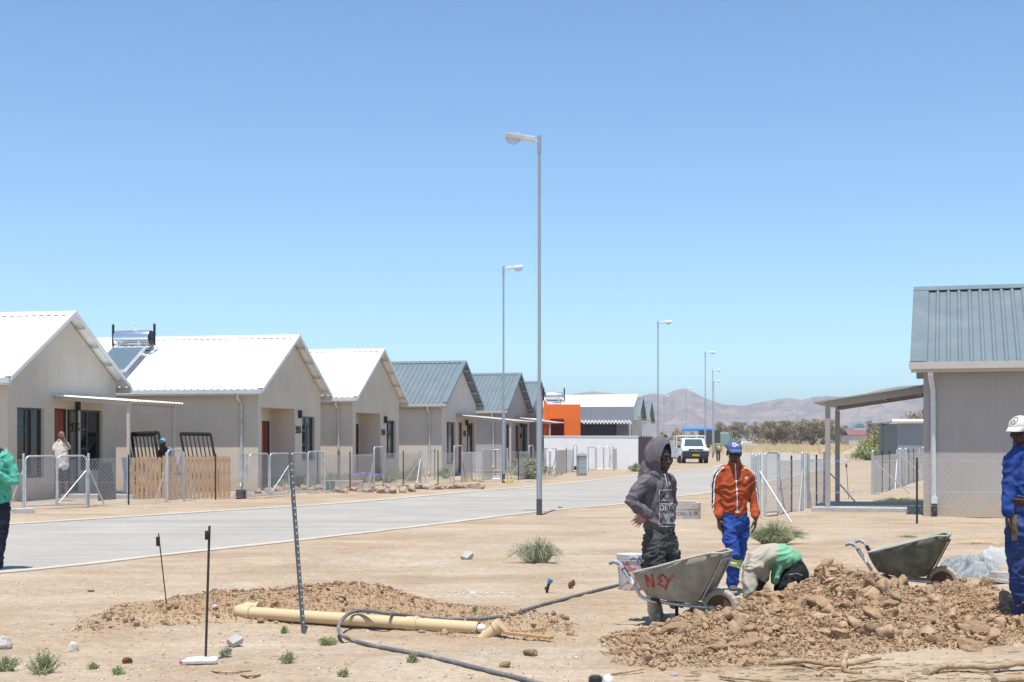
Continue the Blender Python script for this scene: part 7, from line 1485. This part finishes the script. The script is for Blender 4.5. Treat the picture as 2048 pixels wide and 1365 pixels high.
obj('shoes', remesh(shb, .006, 3), mat('dark_grey_shoe', (.10, .09, .08), .8, .15, 10), B_); m = MB(); m.rtube([J(1462, 1178, -.09), J(1461, 1180, -.16), J(1460, 1180, -.23)], [(.047, .010), (.051, .012), (.046, .012)], 14, side=X1); obj('sole', m, mat('pale_sole', (.55, .52, .46), .8, .1, 10), B_, smooth=True)
M['capblue'] = mat('blue_cap_cloth', (.075, .115, .26), .85, .08, 12, .1, 200); co, c = cap_(B_, g, fr, M['capblue'])
bvc = bvh_of(co); m = MB(); 
for i in range(16): a, b = 2 * math.pi * i / 16, 2 * math.pi * (i + 1) / 16; m.add([(.016 * math.cos(a) - .01, .016 * math.sin(a), 0), (.022 * math.cos(a) - .01, .022 * math.sin(a), 0), (.022 * math.cos(b) - .01, .022 * math.sin(b), 0), (.016 * math.cos(b) - .01, .016 * math.sin(b), 0)], [(0, 1, 2, 3)])
obj('cap_emblem', project(m.mesh(), c + Vector((0, 0, .035)), (1, 0, 0), (0, 0, 1), (0, 1, 0), bvc, .003, .01), M['white'], co)
me = text_mesh('Cubs', .034, 0); obj('cap_lettering', project(me, c + Vector((.004, 0, .034)), (1, 0, 0), (0, 0, 1), (0, 1, 0), bvc, .005, .01), M['white'], co)

# ---- C: bending man
d = 14.2; px0 = 1550; J = Jf(px0, d); C_ = person('person', 'man bending deep over the hole in pale beige jacket, green shirt and black trousers', px0, d)
body = MB(); hc = J(1517, 1178, .02); g, fr = head(body, hc, (-.35, -.1, -.9), up=(-.9, 0, .35), k=.98, neck=J(1520, 1150, .02))
body.rtube([J(1512, 1140, .0), J(1530, 1118, .02), J(1560, 1112, .04), J(1586, 1138, .03)], [(.14, .08), (.15, .09), (.13, .09), (.14, .10)], 14, side=(0, 1, 0))
for dy, ax in ((-.15, 0), (.17, 8)): 
    w = J(1493 + ax, 1196, dy - .05); body.rtube([J(1504 + ax, 1137, dy), J(1491 + ax, 1165, dy - .04), w], [.042, .036, .028]); hand(body, w, (.05, -.05, -1), (-1, 0, 0), (0, 1, 0), .8, .98)
for dy in (-.11, .13): body.rtube([J(1588, 1146, dy), J(1578, 1200, dy - .02), J(1600, 1235, dy + .05)], [.075, .055, .045])
obj('body', remesh(body, .0065, 3), M['skin'], C_)
ja = MB(); ja.rtube([J(1505, 1135, 0), J(1513, 1122, 0), J(1530, 1113, .02), J(1548, 1112, .03), J(1562, 1118, .03)], [(.17, .09), (.20, .105), (.20, .115), (.185, .12), (.17, .12)], 20, side=(0, 1, 0))
ja.rtube([J(1520, 1128, 0), J(1524, 1150, .03)], [(.17, .09), (.13, .07)], 16, side=(0, 1, 0))
for dy, ax in ((-.15, 0), (.17, 9)): ja.rtube([J(1510 + ax, 1128, dy * .9), J(1499 + ax, 1145, dy), J(1492 + ax, 1168, dy - .04), J(1493 + ax, 1197, dy - .05)], [.085, .074, .066, .054], 16)
M['beige'] = mat('pale_beige_jacket', (.40, .365, .29), .9, .10, 6, .25, 150, spec=.08); obj('jacket', remesh(ja, .009, 4, .024, 7.5, 41, 1.), M['beige'], C_)
gs = MB(); gs.rtube([J(1540, 1119, .03), J(1550, 1114, .03), J(1566, 1115, .03), J(1579, 1121, .02)], [(.165, .10), (.19, .120), (.198, .128), (.200, .128)], 20, side=(0, 1, 0)); gs.rtube([J(1556, 1130, -.03), J(1548, 1162, -.05)], [(.13, .07), (.10, .03)], 16, side=(0, 1, 0))
obj('shirt', remesh(gs, .009, 4, .020, 8, 45, 1.), mat('green_shirt_cloth', (.17, .40, .24), .85, .08, 6, .15, 150), C_)
tc_ = MB(); tc_.rtube([J(1568, 1124, .02), J(1584, 1132, .02), J(1590, 1148, .02), J(1590, 1170, .02)], [(.170, .10), (.195, .125), (.20, .128), (.20, .128)], 20, side=(0, 1, 0))
for dy in (-.10, .13): tc_.rtube([J(1588, 1150, dy), J(1576, 1178, dy - .03), J(1566, 1206, dy - .05), J(1566, 1222, dy - .05)], [.122, .115, .10, .085], 16); tc_.rtube([J(1566, 1218, dy - .05), J(1610, 1232, dy)], [.07, .055], 12)
tco = obj('trousers', remesh(tc_, .009, 4, .022, 8, 49, 1.4), M['trC'] if 'trC' in M else mat('black_denim', (.022, .023, .025), .85, .2, 10, .2, 160, spec=.1), C_)
bvc2 = bvh_of(tco); strip([J(1570, 1146, -.6), J(1584, 1143, -.6), J(1596, 1147, -.6)], .004, None, bvc2, (0, 1, 0), .003, 'seam', tco, M['concrete'])

# ---- D: man at right in blue overalls
d = 12.6; px0 = 2042; J = Jf(px0, d); D_p = person('person', 'man in blue work clothes and white cap at the right picture edge', px0, d)
fw = Vector((-.62, -.78, 0)).normalized(); sd = Vector((-fw.y, fw.x, 0)); body = MB(); hc = J(2038, 862, -.02); nb = J(2046, 897, .03); g, fr = head(body, hc, (-.72, -.66, -.18), k=1.02, neck=nb, nr=.058)
body.rtube([J(2048, 925, .03), J(2050, 945), J(2050, 1000), J(2050, 1030)], [(.15, .09), (.15, .10), (.13, .09), (.14, .10)], 14, side=sd)
w1 = J(2008, 1032, -.12); w2 = J(2040, 1003, -.24); body.rtube([J(2024, 920, -.06), J(2016, 980, -.06), w1], [.045, .038, .027]); body.rtube([J(2085, 920, .05), J(2080, 990, -.08), w2], [.045, .038, .027])
hand(body, w1, (-.05, -.1, -1), (-.8, .5, 0), (-.5, -.8, 0), .75, 1.06); hand(body, w2, (-1, -.1, -.05), (0, -1, .2), (0, -.3, 1), .62, .98)
body.rtube([J(2034, 1040, -.03), J(2036, 1130, -.02), J(2043, 1215)], [.08, .06, .045]); body.rtube([J(2068, 1040, .05), J(2075, 1130, .05), J(2080, 1215, .05)], [.08, .06, .045]); body.rtube([J(2043, 1215), J(2042, 1244, -.0)], [.04, .035]); body.rtube([J(2080, 1215, .05), J(2079, 1244, .05)], [.04, .035])
obj('body', remesh(body, .005, 3), M['skin3'] if 'skin3' in M else mat('dark_warm_skin', (.055, .028, .02), .5, .1, 20, .05, 300, spec=.35), D_p); eyes(g, fr, D_p)
ov = MB(); ov.rtube([J(2047, 893, .03), J(2048, 908, .03), J(2050, 930, .01), J(2050, 965, -.01), J(2050, 1000, -.02), J(2050, 1022, -.02)], [(.09, .075), (.165, .10), (.19, .125), (.175, .13), (.165, .135), (.165, .13)], 20, side=sd)
ov.rtube([J(2030, 912, -.04), J(2022, 926, -.05), J(2016, 960, -.06), J(2014, 990, -.08), J(2010, 1012, -.10), J(2007, 1024, -.115)], [.07, .078, .07, .064, .062, .060], 16); ov.rtube([J(2078, 912, .06), J(2088, 930, .05), J(2084, 985, -.06), J(2062, 1000, -.18)], [.07, .076, .066, .056], 16)
obj('jacket', remesh(ov, .008, 4, .022, 7.5, 61, 1.2), mat('deep_blue_work_cloth', (.02, .05, .21), .85, .14, 7, .25, 160, col2=(.035, .07, .26), mixs=5, spec=.1), D_p)
tr = MB(); tr.rtube([J(2050, 1012, -.01), J(2050, 1045, 0), J(2050, 1068, 0)], [(.15, .12), (.165, .13), (.17, .135)], 18, side=sd)
tr.rtube([J(2033, 1055, -.04), J(2032, 1100, -.05), J(2036, 1150, -.04), J(2042, 1200, -.02), J(2043, 1222, -.02)], [.10, .098, .088, .08, .076], 16); tr.rtube([J(2070, 1055, .05), J(2074, 1120, .05), J(2080, 1222, .05)], [.10, .092, .078], 16)
obj('trousers', remesh(tr, .0085, 4, .024, 7.5, 66, 1.4), mat('navy_blue_work_cloth', (.022, .04, .14), .85, .14, 7, .25, 160, col2=(.04, .07, .20), mixs=5), D_p)
bt = MB(); 
for a, dy in ((2043, -.02), (2080, .05)): bt.rtube([J(a, 1222, dy), J(a, 1242, dy), J(a - 7, 1249, dy - .05)], [.05, .05, .036], 12)
obj('boots', remesh(bt, .008, 3), M['black'], D_p); m = MB(); m.prism([J(2010, 1030, -.16), J(2021, 1028, -.17), J(2022, 1079, -.16), J(2013, 1080, -.15)], (.0, .02, 0)); obj('tool_pouch', m, mat('brown_canvas', (.22, .16, .10), .9, .2, 12), D_p)
m = MB(); cw = J(2046, 999, -.235); m.tube([cw + Vector((0, math.cos(a) * .034, math.sin(a) * .034)) for a in [2 * math.pi * i / 16 for i in range(17)]], .004, 6); obj('bracelet', m, M['white'], D_p); m = MB(); cw = J(2008.5, 1027, -.118); m.tube([cw + Vector((math.cos(a) * .036, math.sin(a) * .036, 0)) for a in [2 * math.pi * i / 16 for i in range(17)]], .009, 6); obj('wrist_band', m, M['black'], D_p)
M['capwhite'] = mat('white_cap_cloth', (.60, .57, .53), .85, .05, 12, .1, 200); co, c = cap_(D_p, g, fr, M['capwhite'], k=1.09); bvc = bvh_of(co); m = MB(); ra, rb = .027, .0325
for i in range(28): a, b = 2 * math.pi * i / 28, 2 * math.pi * (i + 1) / 28; m.add([(ra * math.cos(a), ra * math.sin(a), 0), (rb * math.cos(a), rb * math.sin(a), 0), (rb * math.cos(b), rb * math.sin(b), 0), (ra * math.cos(b), ra * math.sin(b), 0)], [(0, 1, 2, 3)])
for k in range(3): a = math.pi / 2 + k * 2.094; m.add([(ra * math.cos(a), ra * math.sin(a), 0), (.005 * math.cos(a + 1.05), .005 * math.sin(a + 1.05), 0), (0, 0, 0), (.005 * math.cos(a - 1.05), .005 * math.sin(a - 1.05), 0)], [(0, 1, 2, 3)])
s_, f_, u_ = fr; dd_ = (-f_ - u_ * .15 + Vector((.12, .0, 0))).normalized(); xx_ = Vector((-dd_.y, dd_.x, 0)) * -1; xx_ = xx_.normalized() * (1 if xx_.x > 0 else -1); obj('cap_emblem', project(m.mesh(), c + u_ * .045, xx_, u_, dd_, bvc, .003, .01), M['dark'], co)

# ---- E: man in mint green at the left edge
d = 18.0; px0 = -6; J = Jf(px0, d); E_ = person('person', 'man in a mint green sweater and navy trousers cut off by the left picture edge', px0, d)
body = MB(); hc = J(-20, 882, .0); g, fr = head(body, hc, (-.8, -.5, -.1), k=1.0, neck=J(-12, 902, .02))
body.rtube([J(-8, 908), J(-6, 950), J(-6, 1000)], [(.14, .09), (.13, .09), (.13, .10)], 12, side=(.6, .8, 0)); w = J(2, 945, -.18); body.rtube([J(18, 915), J(34, 962, -.03), w], [.042, .036, .027]); body.rtube([J(-30, 915), J(-34, 965, -.1), J(-12, 945, -.22)], [.042, .036, .027]); hand(body, w, (-1, -.1, .45), (.3, -.9, 0), (0, .1, 1), .6); hand(body, J(-12, 945, -.22), (.5, -.3, .6), (0, -1, 0), (0, 0, 1), .7)
body.rtube([J(-2, 1005), J(0, 1070), J(-2, 1125)], [.07, .05, .042]); body.rtube([J(-18, 1005, .1), J(-22, 1070, .1), J(-24, 1125, .1)], [.07, .05, .042]); obj('body', remesh(body, .006, 3), M['skin'], E_)
sw = MB(); sw.rtube([J(-10, 903), J(-8, 913), J(-5, 935), J(-4, 970), J(-4, 1000)], [(.09, .08), (.17, .10), (.185, .125), (.16, .125), (.165, .125)], 18, side=(.8, .6, 0)); sw.rtube([J(8, 912), J(17, 922, 0), J(28, 948, -.01), J(33, 966, -.03), J(22, 964, -.10), J(6, 948, -.17)], [.07, .074, .064, .058, .054, .044], 16); sw.rtube([J(-28, 912), J(-38, 940, -.02), J(-34, 965, -.1), J(-16, 948, -.2)], [.07, .066, .058, .045], 14)
obj('sweater', remesh(sw, .0085, 4, .022, 8, 71, 1.3), mat('mint_green_sweater', (.09, .40, .29), .9, .06, 6, .2, 200), E_)
tr = MB(); tr.rtube([J(-5, 995), J(-5, 1020)], [(.145, .12), (.15, .13)], 16, side=(.8, .6, 0)); tr.rtube([J(5, 1015), J(2, 1060), J(-3, 1100), J(-4, 1128)], [.10, .088, .074, .066], 14); tr.rtube([J(-20, 1015, .1), J(-24, 1070, .1), J(-26, 1128, .1)], [.095, .08, .066], 14); obj('trousers', remesh(tr, .0095, 4, .02, 8, 75, 1.5), mat('navy_cloth', (.016, .018, .036), .9, .15, 8), E_)
bt = MB(); bt.rtube([J(-3, 1131), J(-6, 1136, -.12)], [.045, .036]); bt.rtube([J(-26, 1131, .1), J(-32, 1136, 0)], [.045, .036]); obj('shoes', remesh(bt, .008, 3), M['dark'], E_)

# ---- F: person at the red door
d = 38.6; px0 = 122; J = Jf(px0, d); F_ = person('person', 'person in white T-shirt and dark shorts at the open red door of the first house', px0, d)
body = MB(); hc = J(123, 872); g, fr = head(body, hc, (.55, -.8, 0), k=1.05, neck=J(122, 882)); body.rtube([J(122, 886), J(123, 905), J(123, 930)], [(.14, .09), (.14, .10), (.15, .11)], 12, side=X1); body.rtube([J(112, 890), J(108, 906, -.05), J(113, 918, -.1)], [.045, .04, .03], 10); body.rtube([J(133, 890), J(141, 897, -.1), J(131, 877, -.12)], [.045, .04, .03], 10); hand(body, J(131, 877, -.12), (-.3, 0, 1), (1, 0, 0), (0, -1, 0), .8, 1.05); hand(body, J(113, 918, -.1), (.3, 0, -1), (-1, 0, 0), (0, -1, 0), .8, 1.05)
body.rtube([J(117, 935), J(118, 965), J(118, 989)], [.075, .055, .04], 10); body.rtube([J(130, 935), J(133, 965), J(134, 989)], [.075, .055, .04], 10); body.rtube([J(118, 989), J(116, 991, -.14)], [.04, .03], 10); body.rtube([J(134, 989), J(136, 991, -.14)], [.04, .03], 10); obj('body', remesh(body, .010, 3), M['skin2'], F_)
ts = MB(); ts.rtube([J(122, 882), J(122, 887), J(123, 900), J(124, 918), J(124, 934)], [(.08, .07), (.17, .10), (.175, .13), (.19, .15), (.19, .15)], 16, side=X1); ts.rtube([J(114, 888), J(109, 899, -.03)], [.07, .065], 10); ts.rtube([J(131, 888), J(138, 895, -.06)], [.07, .065], 10); obj('t_shirt', remesh(ts, .014, 4, .02, 7, 81), mat('white_t_shirt', (.62, .55, .49), .9, .05, 8), F_)
sh = MB(); sh.rtube([J(123, 930), J(123, 942)], [(.16, .13), (.165, .13)], 14, side=X1); sh.rtube([J(117, 940), J(117, 958)], [.095, .09], 12); sh.rtube([J(130, 940), J(131, 958)], [.095, .09], 12); obj('shorts', remesh(sh, .014, 4, .015, 7, 83), M['black'], F_)
m = MB(); m.ell(hc + Vector((-.01, .03, .035)), (.086, .10, .085)); obj('hair', m, M['twig'], F_, smooth=True)
# ---- G: man with cyan cap behind pallet boards
d = 43.2; px0 = 328; J = Jf(px0, d); G_ = person('person', 'person in a cyan cap and dark shirt behind the pallet boards, between the steel frames', px0, d)
body = MB(); hc = J(325.5, 886); g, fr = head(body, hc, (-.5, -.85, -.25), k=1.05, neck=J(330, 896)); body.rtube([J(330, 900), J(331, 920), J(331, 945)], [(.14, .09), (.14, .10), (.15, .11)], 12, side=X1); body.rtube([J(321, 903), J(318, 916, -.1), J(326, 904, -.2)], [.045, .038, .03], 10); body.rtube([J(339, 903), J(340, 918, -.06), J(329, 908, -.2)], [.045, .038, .03], 10); hand(body, J(326, 902, -.2), (-.1, 0, 1), (0, -1, 0), (1, 0, 0), .9); body.rtube([J(326, 945), J(326, 970), J(326, 988)], [.075, .055, .04], 10); body.rtube([J(336, 945), J(336, 970), J(336, 988)], [.075, .055, .04], 10); obj('body', remesh(body, .011, 3), M['skin'], G_)
ts = MB(); ts.rtube([J(330, 896), J(330, 901), J(331, 915), J(331, 945)], [(.08, .07), (.17, .10), (.17, .12), (.17, .13)], 16, side=X1); ts.rtube([J(322, 902), J(318, 913, -.07)], [.07, .06], 10); ts.rtube([J(338, 902), J(341, 914, -.04)], [.07, .06], 10); obj('shirt', remesh(ts, .014, 4, .02, 7, 91), mat('dark_shirt', (.045, .042, .052), .9, .1, 8), G_); tr = MB(); tr.rtube([J(331, 942), J(331, 955)], [(.16, .13), (.165, .13)], 14, side=X1); tr.rtube([J(326, 955), J(326, 986)], [.09, .07], 12); tr.rtube([J(336, 955), J(336, 986)], [.09, .07], 12); obj('trousers', remesh(tr, .015, 4), M['frame'], G_)
cap_(G_, g, fr, mat('cyan_cap', (.16, .40, .44), .8, .1, 8), k=1.1)
# ---- H, I: far people
def far_person(label, px, d, top, ybase, shirt, trous, back=False, lean=0., z0=0.):
    r = person('person', label, px, d); h = 1.66; fy = 1 if back else -1; r.location.z = z0; body = MB(); V_ = lambda x, y, z: Vector((x + lean * z, y, z)); head(body, V_(0, 0, 1.53), (0, fy, 0), neck=V_(0, 0, 1.40)); body.rtube([V_(0, 0, 1.36), V_(0, 0, 1.15), V_(0, 0, .9)], [(.14, .09), (.14, .10), (.14, .10)], 10, side=X1)
    for sg in (-1, 1): body.rtube([V_(sg * .18, 0, 1.36), V_(sg * .24, .02, 1.1), V_(sg * .23, -.04 * sg, .86)], [.045, .038, .03], 8); hand(body, V_(sg * .23, -.04 * sg, .86), (0, 0, -1), (sg, 0, 0), (0, fy, 0), .5); body.rtube([V_(sg * .09, 0, .9), V_(sg * .1, .05 * sg, .48), V_(sg * .1, .16 * sg, .08)], [.075, .055, .04], 8); body.rtube([V_(sg * .1, .16 * sg, .05), V_(sg * .1, .16 * sg + fy * .13, .03)], [.04, .03], 8)
    obj('body', remesh(body, .016, 3), M['skin'], r); ts = MB(); ts.rtube([V_(0, 0, 1.42), V_(0, 0, 1.37), V_(0, 0, 1.15), V_(0, 0, .86)], [(.08, .07), (.19, .11), (.19, .13), (.19, .14)], 14, side=X1)
    for sg in (-1, 1): ts.rtube([V_(sg * .17, 0, 1.36), V_(sg * .24, .02, 1.1), V_(sg * .235, -.03 * sg, .92)], [.075, .06, .05], 10)
    obj('jacket', remesh(ts, .02, 3, .02, 7, 5), shirt, r); tr = MB(); tr.rtube([V_(0, 0, .9), V_(0, 0, .8)], [(.15, .12), (.15, .12)], 12, side=X1)
    for sg in (-1, 1): tr.rtube([V_(sg * .09, 0, .82), V_(sg * .1, .05 * sg, .48), V_(sg * .1, .15 * sg, .12)], [.09, .075, .065], 10)
    obj('trousers', remesh(tr, .02, 3), trous, r); return r
r = far_person('person in khaki jacket with pale bag walking away on the verge by the pickup', 1436.5, 110, 882, 923, mat('khaki_cloth', (.30, .25, .16), .9, .1, 8), M['dark'], back=True)
m = MB(); m.rtube([(0.03, -.17, 1.15), (.03, -.17, .98)], [(.14, .07), (.13, .07)], 12, side=(1, 0, 0)); obj('bag', m, mat('pale_bag', (.5, .42, .3), .9, .1, 8), r, smooth=True)
far_person('person in a pale blue-grey shirt standing at the trailer behind the hooded man', 1329.5, 86, 868, 0, mat('blue_grey_shirt', (.20, .22, .26), .9, .1, 8), M['dark'], lean=.03, z0=.38)
# jeans hanging at the porch post of the first house
m = MB(); m.prism([P(243, 915, 38.4), P(252, 915, 38.4), P(253, 950, 38.4), P(251, 985, 38.4), P(246, 985, 38.4), P(247, 950, 38.4)], (0, .05, 0)); o = obj('hanging_jeans', m, mat('denim', (.12, .18, .28), .9, .3, 14)); tag(o, 'blue jeans hanging behind the wire mesh beside the white porch post', 'jeans'); bevel(o, .01)
m = MB(); q = P(355.5, 925, 40.2); m.ell((0, 0, 0), (.05, .04, .17)); o = obj('hanging_bag', m, mat('translucent_bag', (.45, .42, .55), .5, .1, 8), smooth=True); o.location = q; tag(o, 'pale lilac plastic bag hanging at the small arched gate', 'bag')
# metal hinge post tip close to the camera at the bottom edge
r = thing('fence_post', 'blurred dark post tip with pale knob very close at the bottom edge', 'post', ((1191 - CX) / F * 3.2, 3.2, 0)); zt = EYE - (1351 - HY) / F * 3.2; m = MB(); m.tube([(0, 0, -.1), (0, 0, zt - .004), (0, 0, zt)], [.016, .016, .010], 14); auto(obj('tube', m, M['black'], r), 50); m = MB(); m.ell((.028, 0, zt - .012), (.012, .012, .014)); m.tube([(.01, 0, zt - .02), (.03, 0, zt - .015)], .006, 8); obj('knob', m, M['white'], r, smooth=True)
